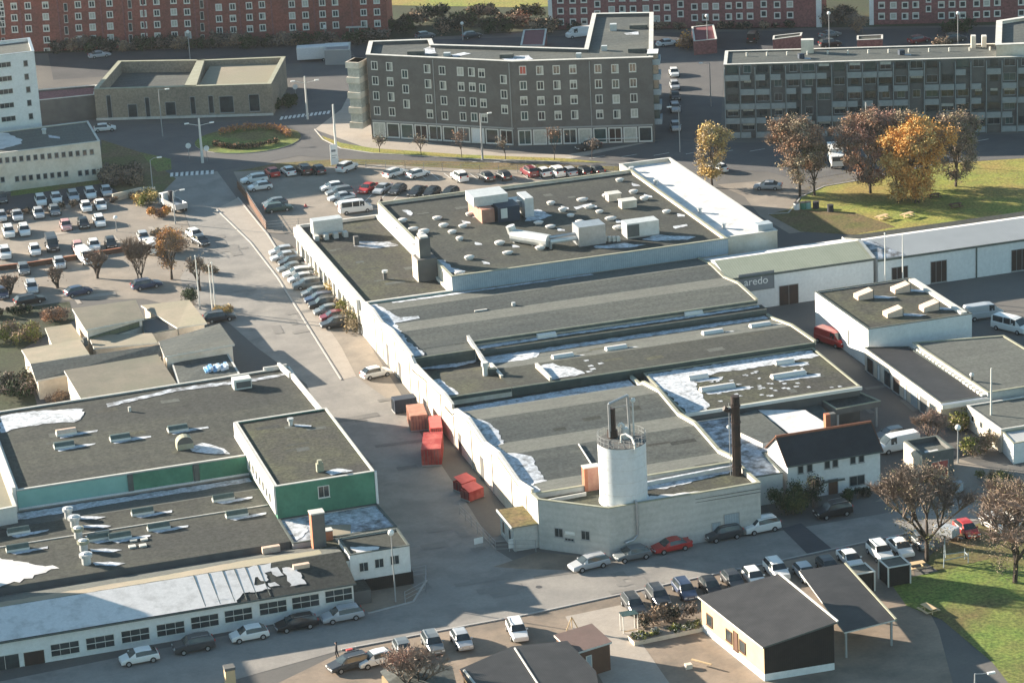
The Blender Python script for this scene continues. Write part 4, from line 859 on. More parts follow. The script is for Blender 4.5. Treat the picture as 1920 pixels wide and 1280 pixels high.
# long white building with window bands along the street
yF, yB, yR, zE, zRr = -55.6, -43.5, -49.6, 3.3, 4.5
lw = thing('office_building', 'long low white building with rows of triple windows along the shaded street', 'building', (-56, -50, 0))
def f(m):
    m.box(-82, -35.2, yF, yB, 0, zE, 'render_house')
    for u in (-82, -35.2): m.face([(u, yF, zE), (u, yB, zE), (u, yR, zRr)], 'render_house')
partb(lw, 'wall', f)
def f(m):
    m.face([(-82, yF-.3, zE-.06), (-34.9, yF-.3, zE-.06), (-34.9, yR, zRr+.06), (-82, yR, zRr+.06)], 'felt'); m.face([(-82, yB, zE), (-82, yR, zRr+.06), (-34.9, yR, zRr+.06), (-34.9, yB, zE)], 'felt_light')
partb(lw, 'roof', f)
partb(lw, 'gutter', lambda m: m.tube([(-82, yF-.35, zE-.1), (-34.9, yF-.35, zE-.1)], .1, 'coping_dark'))
zl = lambda x, y: (zE+(zRr-zE)*(y-yF)/(yR-yF) if y < yR else zRr-(zRr-zE)*(y-yR)/(yB-yR))+.07
frost(lw, [(-82, yR-.05), (-48.2, yR-.05), (-48.0, yF-.2), (-82, yF-.2)], zl, mat='membrane', ragg=False)
frost(lw, [(-48.3, yR-.08), (-42.8, yR-.1), (-43.4, yR-1.6), (-45.2, yR-2.4), (-45.6, yR-4.2), (-47.0, yR-4.9), (-48.3, yF)], lambda x, y: zl(x, y)+.004, .22, .6, mat='membrane')
frost(lw, [(-80, yR+.1), (-44, yR+.1), (-37, yR+.3), (-37, yR+2.6), (-45, yR+3.4), (-55, yR+2.4), (-80, yR+2.2)], zl, .15, .8, mat='felt_beige')
for (a, b, c_, d_) in ((-44.9, yR-.8, .9, 2.4), (-43.2, yR-1.0, .8, 1.6), (-42.0, yR-1.4, 1.6, 3.6), (-44.2, yR-3.6, 1.0, .8), (-46.5, yR-3.6, 2.2, 1.2), (-50.6, yR-4.2, 2.5, 1.2)):
    frost(lw, [(a, b), (a+c_, b-.1), (a+c_+.2, b-d_), (a+.2, b-d_)], lambda x, y: zl(x, y)+.01, .15, .4, mat='membrane')
partb(lw, 'roof_seam', lambda m: [m.tube([(x, yR, zRr+.09), (x+.1, yF, zE+.04)], .05, 'coping_dark', n=4) for x in (-51.5, -49.9, -48.3, -47.0, -45.8, -44.4)])
def f(m):
    p = at(565, 1066, 4.0); m.box(p.x-.9, p.x+.9, p.y-.3, p.y+.3, 3.9, 4.6, 'skylight_pink')
    q = at(508, 1028, 4.0); m.box(q.x-1.0, q.x+1.0, q.y-.3, q.y+.3, 3.6, 4.3, 'skylight_pink')
partb(lw, 'roof_light', f)
A, B = (-82, yF), (-35.2, yF)
for (x, y) in ((122, 1215), (188, 1203), (254, 1190), (320, 1178), (384, 1164), (447, 1152), (512, 1138), (573, 1127), (635, 1115)): pwin(lw, A, B, x, y, 3.1, 1.5, nx=3, ny=2, fr='frame_white')
pwin(lw, A, B, 10, 1245, 3.1, 2.2, nx=2, ny=1); pwin(lw, A, B, 65, 1238, 2.3, 2.4, nx=1, gl='steel_black', name='gate'); pwin(lw, A, B, 654, 1138, 1.2, .7, nx=2)
# small white corner office
so_ = flat('corner_office', 'small white office with dark flat roof at the street bend', 'building', [(-34.4, -51.2), (-27.6, -51.2), (-27.6, -46.0), (-34.4, -46.0)], 4.6, 'render_house', 'felt', par=.08, pw=.15, cop='coping_dark')
partb(so_, 'basement_wall', lambda m: m.box(-34.6, -27.4, -51.26, -46, 0, 1.5, 'wood_black'))
for (x, y) in ((682, 1062), (711, 1055), (740, 1049)): pwin(so_, (-34.4, -51.2), (-27.6, -51.2), x, y, 1.1, 1.15, nx=2)
frost(so_, [(-33.4, -50.6), (-31.2, -50.8), (-30.6, -50.1), (-32.4, -49.2), (-33.8, -48.8)], 4.56, .15, .4, mat='membrane')
partb(so_, 'entrance', lambda m: (m.box(-35.0, -33.0, -54.4, -51.3, 0, 1.6, 'concrete_dark', 'felt'), m.box(-36.5, -34.4, -51, -44.2, 0, 3.9, 'render_house', 'felt_moss')))
# beige pavilions
def pav(label, px, z, roof, hip=True, hz=.5, cop='coping'):
    P = [tuple(at(x, y, z)[:2]) for x, y in px]; cx = sum(p[0] for p in P)/len(P); cy = sum(p[1] for p in P)/len(P)
    t = thing('pavilion', label, 'pavilion', (cx, cy, 0), group='beige flat-roofed pavilions'); L = off(t, P)
    if sum(L[i-1][0]*L[i][1]-L[i][0]*L[i-1][1] for i in range(len(L))) < 0: L = L[::-1]
    m = MB(); m.prism(L, 0, z-.12, 'render_warm'); m.build('wall', t)
    m = MB(); I = inset(L, -.25); n = len(I)
    for i in range(n): m.face([(*I[i], z), (*I[(i+1) % n], z), (0, 0, z+hz)], roof)
    m.build('roof', t); m = MB(); ring(m, I, L, z-.22, z+.02, cop); m.build('eaves', t); return t
def mono(label, P4, zs, roof='felt_beige', wall='render_warm', z0=0.0, fas='coping', over=.3):
    # sloping roof on walls: four roof-corner pixels with their heights
    Q = [at(x, y, z) for (x, y), z in zip(P4, zs)]; c = sum(Q, Vector())/4; t = thing('pavilion', label, 'pavilion', (c.x, c.y, 0), group='beige flat-roofed pavilions')
    L = [(q.x-c.x, q.y-c.y) for q in Q]
    if sum(L[i-1][0]*L[i][1]-L[i][0]*L[i-1][1] for i in range(4)) < 0: L, Q, zs = L[::-1], Q[::-1], zs[::-1]
    I = inset(L, over); m = MB()
    for i in range(4): j = (i+1) % 4; m.face([(*I[i], 0), (*I[j], 0), (*I[j], zs[j]-.2), (*I[i], zs[i]-.2)], wall)
    m.build('wall', t); m = MB(); m.face([(*l, z) for l, z in zip(L, zs)], roof); m.face([(*l, z-.25) for l, z in zip(L, zs)][::-1], wall); m.build('roof', t); m = MB()
    for i in range(4): j = (i+1) % 4; m.face([(*L[i], zs[i]-.25), (*L[j], zs[j]-.25), (*L[j], zs[j]), (*L[i], zs[i])], fas)
    m.build('fascia', t); return t
pv = mono('highest beige pavilion with bright left gable wall, at the back of the cluster', [(135, 578), (255, 562), (270, 597), (160, 618)], [4.6, 3.6, 3.3, 4.3])
window(pv, tuple(at(160, 618, 4.3)[:2]), tuple(at(270, 597, 3.3)[:2]), 5, 2.2, 8.6, .8, 5, 1, fr='cladding_dark', gl='tiles_green', name='clerestory', proud=-.25)
mono('beige pavilion roof nearest the flagpoles', [(264, 572), (355, 562), (388, 605), (332, 614)], [2.6, 3.2, 3.2, 2.6])
mono('small square beige pavilion at the left garden edge', [(84, 614), (134, 607), (156, 638), (98, 648)], [2.8, 2.8, 2.8, 2.8])
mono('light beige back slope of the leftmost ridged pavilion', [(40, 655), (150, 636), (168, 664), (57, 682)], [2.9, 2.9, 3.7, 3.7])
mono('shaded brown front slope of the leftmost ridged pavilion', [(57, 682), (300, 646), (302, 668), (67, 713)], [3.7, 3.7, 2.9, 2.9], roof='felt_grey')  # shade on this side of the ridge painted in with darker felt
pv = mono('largest beige pavilion with a bright triangular left wall, in front of the cluster', [(120, 694), (296, 664), (331, 718), (152, 748)], [4.6, 3.5, 3.0, 4.0])
window(pv, tuple(at(152, 748, 4.0)[:2]), tuple(at(331, 718, 3.0)[:2]), 5.5, 2.0, 10, .6, 6, 1, fr='cladding_dark', gl='tiles_green', name='clerestory', proud=-.25)
mono('dark grey sloping pavilion roof by the street corner', [(297, 640), (412, 606), (440, 645), (308, 668)], [3.0, 3.0, 4.2, 4.2], roof='felt_grey')
mono('narrow beige pavilion strip in the middle of the cluster', [(165, 628), (285, 624), (296, 642), (176, 652)], [2.6, 2.6, 3.0, 3.0])
g_ = pav('low dark pavilion roof carrying a blue tarpaulin', [(322, 672), (425, 664), (446, 700), (338, 722)], 2.9, 'felt_grey', hz=.2)
pt = flat('patio_roof', 'sunken blue-grey patio roof between the beige pavilions', 'roof', [tuple(at(x, y, 2.2)[:2]) for x, y in ((266, 600), (320, 590), (336, 616), (272, 628))], 2.2, 'render_warm', 'asphalt_patch', par=.1, pw=.1, cop='coping_dark')
p = at(405, 690, 3.1); m = MB()
for k in range(9): m.box(-1.6+k*.35, -1.2+k*.35, -1.2+.2*(k % 3), .8-.15*(k % 2), 0, .25+.3*((k*7) % 3)/2, 'tarp_blue')
tag(m.build('tarpaulin', loc=(p.x, p.y, 3.0)), 'crumpled blue and white tarpaulin on the low dark roof', 'tarpaulin')
m = MB(); p = at(160, 640, 3.2); m.box(-.3, .3, -.3, .3, 0, 1.2, 'brick_brown'); tag(m.build('roof_chimney', loc=(p.x, p.y, 2.6)), 'small dark brick chimney between the beige pavilion roofs', 'chimney')

# ------------------------------------------------------------------ north side: apartment blocks and offices
def base(t, A, B, px, py, w, h, **k): return pwin(t, A, B, px, py, w, h, **k)
def dxy(a, b): return (b[0]-a[0], b[1]-a[1])
# grey six-storey block with a folded front and a wing
GH = 15.2
gp = [at(x, y, GH) for x, y in ((687, 103), (960, 116), (1223, 108), (1224, 24), (1112, 26), (1097, 92), (812, 84), (808, 74), (693, 78))]
gb = flat('apartment_block', 'dark grey brick apartment block with folded front, shop windows and white roof edge', 'apartment block', gp, GH, 'brick_grey', 'felt_grey', par=.5, pw=.5, cop='coping', cw=.15)
G0, G1, G2 = [tuple(p[:2]) for p in gp[:3]]
rr = random.Random(3)
def gwin(A, B, x, y, i):
    g = rr.choice(['glass']*5+['curtain', 'half', 'half', 'side', 'side', 'glass_teal']); 
    if (x, y) in ((980, 132), (982, 161)): g = 'curtain_red'
    return pwin(gb, A, B, x, y, 1.25, 1.55, nx=2, gl=g, fw=.14)
for j in range(4):
    for x0, y0 in ((702, 123), (730, 125), (801, 129), (829, 132), (863, 134), (884, 135), (903, 137)):
        gwin(G0, G1, x0+j*1.8, y0+j*28.2, j)
    if j < 3: gwin(G0, G1, 759+j*1.8, 139+j*28, j)
    for x0, y0 in ((944, 149), ): 
        if j < 3: gwin(G0, G1, x0+j*1.2, y0+j*28, j)
    for x0, y0 in ((980, 132), (1012, 132), (1043, 131), (1074, 130), (1121, 129), (1153, 129), (1186, 127)):
        gwin(G1, G2, x0+j*1.2, y0+j*28.4, j)
def band(t, A, B, z0, z1, d, mat, s0=0, s1=None, name='band'):
    a = wang(A, B); ab = Vector((math.cos(a), math.sin(a))); n = Vector((ab.y, -ab.x)); L = Vector(dxy(A, B)).length; s1 = L if s1 is None else s1
    def f(m):
        p = Vector(A)+ab*s0; q = Vector(A)+ab*s1; m.prism([tuple(p), tuple(q), tuple(q+n*d), tuple(p+n*d)], z0, z1, mat)
    return partb(t, name, f)
L0, L1 = Vector(dxy(G0, G1)).length, Vector(dxy(G1, G2)).length
for A, B, L in ((G0, G1, L0), (G1, G2, L1)):
    band(gb, A, B, 3.1, 3.35, .12, 'frame_grey', .3, L-.3)
    n = int(L/2.6)
    for i in range(n):
        g = rr.choice(['glass_teal', 'glass', 'glass', 'curtain', 'steel_black']) if rr.random() < .9 else 'cladding_white'
        if A == G0 and i in (6, ): g = 'brick_grey'
        window(gb, A, B, .3+1.3+i*(L-.6)/n, .25, (L-.6)/n-.25, 2.7, nx=1 if i % 3 else 2, ny=1, gl=g, name='shop_window', fw=.2)
band(gb, G1, G2, .9, 1.0, .3, 'frame_white', L1*.5, L1*.88, 'canopy')
for A, B, x, y in ((G0, G1, 815, 170), (G1, G2, 1107, 170), (G0, G1, 957, 170)):
    s_, z_ = onwall(x, y, A, B); band(gb, A, B, .2, GH-.3, .14, 'pole_grey', s_-.06, s_+.06, 'downpipe')
# sunlit balcony tower on the left end and glazed balconies on the right end
for e, (ax, ay, mt) in enumerate(((-2.6, 1.6, 'render_warm'), )):
    q = Vector(G0)+Vector((-1.5, 1.9))
    for k in range(5):
        partb(gb, 'balcony', lambda m: m.obox((q.x, q.y), wang(G0, G1), 2.6, 3.6, 1.9+k*2.75, 3.0+k*2.75, 'render_warm'))
    partb(gb, 'balcony_glazing', lambda m: m.obox((q.x+.15, q.y+.1), wang(G0, G1), 2.3, 3.3, 2.6, 14.0, 'curtain', 'cladding_white'))  # pale fill paints sunlight onto this glazing
q = Vector(G2)+Vector((1.0, 2.6))
for k in range(5): partb(gb, 'balcony', lambda m: m.obox((q.x+.2, q.y), wang(G1, G2), 2.2, 3.8, 3.0+k*2.65, 4.0+k*2.65, 'cladding_blue'))
partb(gb, 'balcony_glazing', lambda m: m.obox((q.x+.1, q.y+.2), wang(G1, G2), 1.9, 3.6, 3.0, 15.6, 'glass_teal', 'cladding_white'))
for (x, y, a, b, h) in ((1150, 52, 1.2, 1.2, 1.2), (1133, 90, 1.0, .8, .9), (1085, 104, .9, .9, .9), (780, 98, 3.0, 1.6, .8), (1195, 92, 3.2, 1.6, .7), (1197, 48, 3.2, 1.6, .7), (838, 100, 1.2, 1.0, .6), (950, 103, 2.4, 1.5, .7)):
    p = at(x, y, GH); partb(gb, 'roof_unit', lambda m: m.obox((p.x, p.y), wang(G1, G2), a, b, GH-.5, GH-.5+h, 'duct' if a < 2 else 'felt_light'))
for pts in ([(845, 103), (868, 98), (880, 101), (850, 108)], [(1168, 62), (1195, 60), (1200, 65), (1172, 65)], [(940, 108), (990, 104), (1000, 112), (950, 114)], [(800, 90), (812, 84), (820, 100), (770, 106), (770, 100)]): fpx(gb, pts, GH-.45, .3, step=1.5)

# brown balcony block on the right
BH = 13.1
bq = [tuple(at(x, y, BH)[:2]) for x, y in ((1358, 122), (1920, 107))]
ab = Vector(dxy(*bq)).normalized(); bn = Vector((-ab.y, ab.x)); B0 = Vector(bq[0]); B1 = B0+ab*66
bb = flat('apartment_block', 'long dark five-storey block with grey balcony panels behind the autumn trees', 'apartment block', [tuple(B0), tuple(B1), tuple(B1+bn*10.5), tuple(B0+bn*10.5)], BH, 'brick_brown', 'felt_grey', par=.15, pw=.3, cop='coping', cw=.15)
B0, B1 = tuple(B0), tuple(B1)
NB = 25; bw = 66/NB
for i in range(NB):
    for j in range(5):
        s = bw*(i+.5); z = .5+j*2.55
        if i < 20 and rr.random() < .95: window(bb, B0, B1, s, z+.9, bw*rr.choice((.72, .5, .8)), 1.35, nx=2, fr='frame_grey' if rr.random() < .5 else 'cladding_dark', gl=rr.choice(('glass', 'glass', 'glass', 'glass_teal', 'half')), fw=.06)
def f(m):
    a = wang(B0, B1)
    for i in range(NB+1):
        c = Vector(B0)+ab*(bw*i)-bn*.35; m.obox(c, a, .12, .7, 0, BH-.5, 'balcony_grey')
        for j in range(5):
            if i < NB and rr.random() < .68:
                w_ = bw*rr.choice((.9, .9, .62)); c = Vector(B0)+ab*(bw*i+.1+w_/2)-bn*.6
                m.obox(c, a, w_, .1, .2+j*2.55, 1.15+j*2.55, 'balcony_grey'); m.obox(c+bn*.3, a, w_, .6, .1+j*2.55, .2+j*2.55, 'frame_grey')
tag(partb(bb, 'balcony_front', f), kind='stuff')
for k in range(14):
    p = at(1400+k*38, 104-k*.9, BH); partb(bb, 'roof_vent', lambda m: m.cyl((p.x, p.y, BH-.2), (p.x, p.y, BH+.5), .15, 'coping', n=6))
for (x, y) in ((1502, 108), (1690, 101)): p = at(x, y, BH); partb(bb, 'roof_unit', lambda m: m.box(p.x-.5, p.x+.5, p.y-.4, p.y+.4, BH-.2, BH+.7, 'navy')); fpx(bb, [(x+5, y), (x+18, y+1), (x+18, y+3), (x+6, y+3)], BH-.12, .1, step=1)
for (x, y, w_, h_) in ((1514, 97, 2.2, 2.2), (1825, 88, .8, 2.0), (1845, 86, .8, 1.8)): p = at(x, y, BH); partb(bb, 'roof_hood', lambda m: m.obox((p.x, p.y), wang(B0, B1), w_, 1.4, BH-.2, BH+h_, 'render_warm', 'coping'))
# penthouse / white edged building behind it at the right edge
ph = [at(x, y, 15) for x, y in ((1868, 85), (2000, 80), (2000, 20), (1870, 40))]
flat('apartment_block', 'grey-roofed block with white roof edges at the top right corner', 'apartment block', ph, 15, 'render_warm', 'felt_grey', par=.5, pw=.7, cop='coping', cw=.2)

# red brick blocks
def brickblock(label, A, B, h, depth, mat, colsx, roof='felt'):
    A, B = Vector(A), Vector(B); d = (B-A).normalized(); n = Vector((-d.y, d.x))
    t = flat('apartment_block', label, 'apartment block', [tuple(A), tuple(B), tuple(B+n*depth), tuple(A+n*depth)], h, mat, roof, par=.4, pw=.4)
    return t, tuple(A), tuple(B)
ra, rb = at(95, 96), at(728, 71); d = (rb-ra).normalized(); A = ra-d*30
rl, A, B = brickblock('very long red brick apartment block with rows of white-framed windows, at the upper left', (A.x, A.y), (rb.x, rb.y), 24, 12, 'brick_red', None)
cols = [(26, 12), (52, 11), (85, 10), (146, 9), (172, 8), (205, 6), (268, 4), (293, 3), (325, 1), (350, 1), (410, 14), (436, 13), (467, 11), (491, 9), (547, 8), (572, 7), (604, 5), (628, 4), (681, 2), (706, 1)]
for x, y in cols:
    n = 5 if x < 130 else (4 if x < 260 else 4)
    if 400 < x < 640: n = 3
    if x > 640: n = 3
    if 26 <= x <= 60: n = 3
    for j in range(n): pwin(rl, A, B, x+j*.9, y+j*21.6, 1.35, 1.45, nx=2, fw=.2, gl=rr.choice(['glass', 'glass', 'glass', 'curtain', 'half', 'side']))
for x, y in ((0, 8), (3, 26), (4, 45)): pwin(rl, A, B, x, y, 1.35, 1.45, nx=2, fw=.2)
for x in (123, 243, 378, 4): 
    for j in range(4): pwin(rl, A, B, x+j*.8, (0 if x < 200 else -6)+j*21.6+14, .8, 1.7, nx=1, fr='coping')
for x in (38, 110, 190, 232, 270, 366, 390, 450, 510, 590, 660): 
    s_, z_ = onwall(x, 30, A, B); band(rl, A, B, .3, 23, .1, 'brick_maroon', s_-.15, s_+.15, 'downpipe')
s_, z_ = onwall(664, 62, A, B); window(rl, A, B, s_, 0, 2.0, 2.4, 1, 1, gl='brick_brown', name='door'); band(rl, A, B, 2.5, 2.7, .8, 'coping', s_-1.6, s_+1.6, 'canopy')
ra, rb = at(1030, 56), at(1541, 51)
r1, A, B = brickblock('maroon brick apartment block with white end strips behind the grey block', (ra.x, ra.y), (rb.x, rb.y), 20, 12, 'brick_maroon', None)
for x, y in ((1051, 21), (1074, 21), (1095, 20), (1147, 18), (1167, 17), (1187, 17), (1211, 16), (1231, 15), (1251, 14), (1302, 13), (1322, 12), (1342, 12), (1366, 11), (1386, 10), (1406, 10), (1457, 9), (1481, 8)):
    for j in (-1, 0, 1): pwin(r1, A, B, x+j*.5, y+j*20.3, 1.35, 1.35, nx=1, fw=.22, gl=rr.choice(['glass', 'glass', 'glass', 'curtain', 'half', 'side']))
for x in (1120, 1276, 1432):
    for j in (0, 1): pwin(r1, A, B, x, 8+j*18, 1.3, 1.4, nx=1, fw=.22)
L = Vector(dxy(A, B)).length
band(r1, A, B, 0, 20, .3, 'render_house', 0, .8, 'end_strip'); band(r1, A, B, 0, 20, .3, 'render_house', L-1.1, L, 'end_strip')
ra, rb = at(1630, 47), at(1880, 41); d = (rb-ra).normalized(); rb = ra+d*60
r2, A, B = brickblock('maroon brick apartment block at the top right with square white-framed windows', (ra.x, ra.y), (rb.x, rb.y), 20, 12, 'brick_maroon', None)
for x, y in ((1653, 10), (1675, 10), (1697, 10), (1717, 9), (1765, 9), (1785, 8), (1805, 8), (1831, 7), (1850, 6), (1870, 5), (1915, 4)):
    for j in (0, 1): pwin(r2, A, B, x, y+j*20.5, 1.35, 1.35, nx=1, fw=.22, gl=rr.choice(['glass', 'glass', 'curtain', 'half', 'side']))
for j in (0, 1): pwin(r2, A, B, 1741, -1+j*18, 1.1, 1.3, nx=1, fw=.2)
band(r2, A, B, 0, 20, .3, 'render_house', 0, .9, 'end_strip')
# garages, canopy and kiosks between the blocks
def shedbox(name, label, cat, px, h, wall, roof, cop='coping', par=.08):
    return flat(name, label, cat, [tuple(at(x, y, h)[:2]) for x, y in px], h, wall, roof, par=par, pw=.25, cop=cop)
mk('roof_red', (.16, .05, .06), c2=(.2, .075, .085), sc1=.6, amt=.6)
shedbox('garage', 'flat red-roofed garage left of the white van behind the grey block', 'garage', [(976, 86), (1020, 86), (1025, 55), (982, 57)], 2.8, 'brick_maroon', 'roof_red')
shedbox('garage', 'flat red-roofed garage beside the orange shrub', 'garage', [(1301, 78), (1344, 74), (1338, 47), (1297, 51)], 2.8, 'brick_maroon', 'roof_red')
shedbox('garage', 'low maroon garage behind the long dark balcony block', 'garage', [(1449, 75), (1502, 68), (1504, 62), (1450, 68)], 3.0, 'brick_maroon', 'felt')
shedbox('garage', 'small maroon garage right of the black parked van', 'garage', [(1607, 76), (1655, 74), (1655, 66), (1607, 68)], 2.8, 'brick_maroon', 'felt')
shedbox('kiosk', 'grey metal kiosk roof behind the long pale canopy', 'kiosk', [(608, 95), (655, 94), (657, 80), (610, 82)], 3.0, 'frame_grey', 'steel')

# beige brick civic building with open roof courts
CH = 6.0
cv = flat('civic_building', 'beige brick low building with tall narrow windows and open roof courts', 'building', [tuple(at(x, y, CH)[:2]) for x, y in ((176, 168), (350, 163), (508, 158), (535, 107), (383, 113), (376, 113), (348, 113), (222, 115))], CH, 'brick_beige', 'felt_grey', par=2.2, pw=.7, cop='coping_olive')
c1 = [tuple(at(x, y, CH-1.2)[:2]) for x, y in ((372, 163), (500, 160), (524, 122), (395, 124))]
partb(cv, 'inner_roof', lambda m: m.prism(c1 if True else c1, CH-2.1, CH-1.0, 'brick_beige', 'felt_beige'))
c2_ = [tuple(at(x, y, CH)[:2]) for x, y in ((345, 163), (368, 162), (384, 112), (370, 113))]
partb(cv, 'cross_wall', lambda m: m.prism(c2_, CH-2.1, CH+.1, 'brick_beige', 'coping_olive'))
CA, CM, CB = [tuple(at(x, y, CH)[:2]) for x, y in ((176, 168), (350, 163), (508, 158))]
A, B = CA, CB
for (x, y, w_, h_) in ((205, 200, .9, 4.4), (249, 208, 1.8, 2.6), (277, 202, .9, 4.0), (320, 204, 2.0, 2.6), (362, 198, 1.0, 3.4), (396, 196, 1.0, 3.4), (425, 196, 2.7, 3.2), (477, 193, 2.0, 3.3)): pwin(cv, *((CA, CM) if x < 350 else (CM, CB)), x, y, w_, h_, nx=1, fr='frame_grey')
for A, B in ((CA, CM), (CM, CB)): band(cv, A, B, .1, .5, .4, 'coping', 0, Vector(dxy(A, B)).length, 'plinth')
lo_ = flat('annex_building', 'blank grey annex wall between white tower and beige brick building', 'annex', [tuple(at(x, y, 4.6)[:2]) for x, y in ((60, 190), (178, 178), (182, 160), (60, 170))], 4.6, 'concrete_dark', 'brick_maroon', par=.3, pw=.3)
# white tower
TT = 19.6
tq = [tuple(at(x, y, TT)[:2]) for x, y in ((64, 97), (58, 73))]
T1 = tq[0]; T0 = (T1[0]-26, T1[1]-3.5*.2); T2 = (T1[0]+.8, T1[1]+12); T3 = (T0[0]+.8, T0[1]+12)
tw = flat('apartment_tower', 'white rendered tower block with small dark windows at the left edge', 'tower block', [T0, T1, T2, T3], TT, 'render_house', 'felt_light', par=.5, pw=.4, cop='steel')
for x, y in ((48, 119), (50, 144), (53, 168), (55, 193), (58, 218)): pwin(tw, T0, T1, x, y, .8, 1.1, nx=1, fr='frame_grey')
for x, y in ((7, 122), (9, 148), (11, 172), (13, 198), (16, 223)): pwin(tw, T0, T1, x, y, 2.6, 1.0, nx=3, fr='frame_white')
# low white office with two window rows
OH = 6.8
oq = [tuple(at(x, y, OH)[:2]) for x, y in ((187, 265), (166, 228))]
O1 = oq[0]; O0 = (O1[0]-34, O1[1]-.4); O2 = (O1[0]+.3, O1[1]+15.5); O3 = (O0[0], O0[1]+15.5)
of = flat('office_building', 'two-storey white office with two rows of square windows above the parked cars', 'office', [O0, O1, O2, O3], OH, 'render_warm', 'felt_light', par=.12, pw=.25, cop='coping')
for i in range(16): pwin(of, O0, O1, 172-i*13.2, 285+i*1.25, .75, 1.0, nx=1, fr='frame_grey')
for i in range(14): pwin(of, O0, O1, (176, 163, 150, 124, 111, 98, 85, 72, 58, 45, 32, 5, -8, -20)[i], 322+i*1.35, .75, 1.0, nx=1, fr='frame_grey')
frost(of, [tuple(at(x, y, OH)[:2]) for x, y in ((-5, 246), (20, 251), (40, 262), (38, 268), (22, 274), (-5, 280))], OH-.1, .3, .8, mat='membrane')
p = at(83, 250, OH); partb(of, 'vent_cowl', lambda m: (m.cyl((p.x, p.y, OH-.2), (p.x, p.y, OH+.6), .35, 'duct'), m.sphere((p.x, p.y, OH+.7), .5, 'duct', 8, .5)))
fpx(of, [(90, 253), (112, 256), (112, 260), (92, 258)], OH-.1, .05)
# buildings left of the frame, whose shadows fall into the view
flat('apartment_tower', 'pale tower block standing beyond the left edge, casting the long shade', 'tower block', [(-118, 214), (-62, 214), (-62, 226), (-118, 226)], 27, 'render_house', 'felt_light')
flat('warehouse', 'plain warehouse left of the long white building', 'warehouse', [(-112, -46), (-84, -46), (-84, -30), (-112, -30)], 14, 'render_house', 'felt')

# ------------------------------------------------------------------ buildings along the bottom edge
bt = thing('clubhouse', 'clubhouse with sloping black roof and cream board wall at the lower right', 'building', (3, -82, 0))
KZ = 5.4; kA, kB, kC, kD = at(1430, 1213, 3.9), at(1570, 1165, KZ), at(1460, 1075, KZ), at(1308, 1117, 3.9)
def f(m):
    P = [(q.x, q.y) for q in (kA, kB, kC, kD)]; I = inset(P, .25)
    Z = [3.7, KZ-.2, KZ-.2, 3.7]
    for i in range(4):
        j = (i+1) % 4; mt = 'wood_black' if i == 0 else 'wood_cream'  # front wall's shade painted in as black boards, other walls cream
        m.face([(*I[i], 0), (*I[j], 0), (*I[j], .8), (*I[i], .8)], 'render_house'); m.face([(*I[i], .8), (*I[j], .8), (*I[j], Z[j]), (*I[i], Z[i])], mt)
partb(bt, 'wall', f)
def f(m):
    Q = [tuple(kA), tuple(kB), tuple(kC), tuple(kD)]
    m.face(Q, 'tiles_black'); m.face([(x, y, z-.18) for x, y, z in Q][::-1], 'wood_brown')
    for i in range(4): a, b = Q[i], Q[(i+1) % 4]; m.face([(a[0], a[1], a[2]-.18), (b[0], b[1], b[2]-.18), b, a], 'coping' if i in (3, 1) else 'coping_dark')
partb(bt, 'roof', f)
partb(bt, 'fascia', lambda m: m.tube([kB+Vector((.05, 0, .06)), kC+Vector((.05, 0, .06))], .12, 'frame_white', n=4))
kd, ka = tuple(kD[:2]), tuple(kA[:2])
for q in (2.2, 6.6, 9.6): window(bt, kd, ka, q, 1.3, 1.3, 1.3, nx=1, fr='wood_brown', proud=-.22)
window(bt, kd, ka, 8.1, .9, 1.0, 2.1, nx=1, fr='wood_brown', gl='wood_brown', name='door', proud=-.22)
bc_ = thing('carport', 'open carport with black sloping roof on white posts beside the clubhouse', 'carport', (11, -80, 0))
CP = [(8.6, -87.6), (14.6, -86.8), (15.6, -71.4), (10.4, -71.2)]
partb(bc_, 'roof', lambda m: m.prism(CP, 2.85, 3.0, 'coping', 'tiles_black')); partb(bc_, 'edge_strip', lambda m: m.prism([(14.6, -86.8), (14.8, -86.8), (15.8, -71.4), (15.6, -71.4)], 2.8, 3.1, 'coping_olive'))
for q in ((8.9, -87.3), (14.3, -86.5), (14.6, -80), (15.2, -73)): partb(bc_, 'post', lambda m: m.box(q[0]-.1, q[0]+.1, q[1]-.1, q[1]+.1, 0, 2.85, 'frame_grey'))
bs = thing('stable', 'dark-roofed stable buildings at the bottom edge with a pale roof seam', 'shed', (-24, -86, 0))
mP = [tuple(at(x, y, 3.6)[:2]) for x, y in ((868, 1254), (962, 1213), (1060, 1203), (1112, 1258), (1125, 1330), (930, 1350))]
partb(bs, 'wall', lambda m: m.prism(mP, 0, 3.3, 'wood_cream')); partb(bs, 'roof', lambda m: m.prism(inset(mP, -.3), 3.3, 3.6, 'wood_brown', 'tiles_black'))
def f(m):
    a, b = at(965, 1214, 3.65), at(1040, 1330, 3.65); m.tube([a, b], .1, 'coping', n=4); a, b = at(870, 1256, 3.65), at(905, 1300, 3.65); m.tube([a, b], .14, 'coping', n=4)
partb(bs, 'roof_seam', f)
b2 = thing('shed', 'brown wooden shed with reddish felt roof and small window', 'shed', (-17, -80, 0))
mQ = [tuple(at(x, y, 3.2)[:2]) for x, y in ((1043, 1190), (1108, 1170), (1143, 1202), (1078, 1222))]
partb(b2, 'wall', lambda m: m.prism(mQ, 0, 3.0, 'wood_brown')); mk('felt_brown', (.14, .095, .085), c2=(.11, .08, .07), sc1=.5, amt=.6)
partb(b2, 'roof', lambda m: m.prism(inset(mQ, -.2), 3.0, 3.2, 'coping', 'felt_brown'))
window(b2, mQ[3], mQ[2], 1.6, .9, .7, 1.5, 1, 1, gl='cladding_blue', name='door', proud=.02)
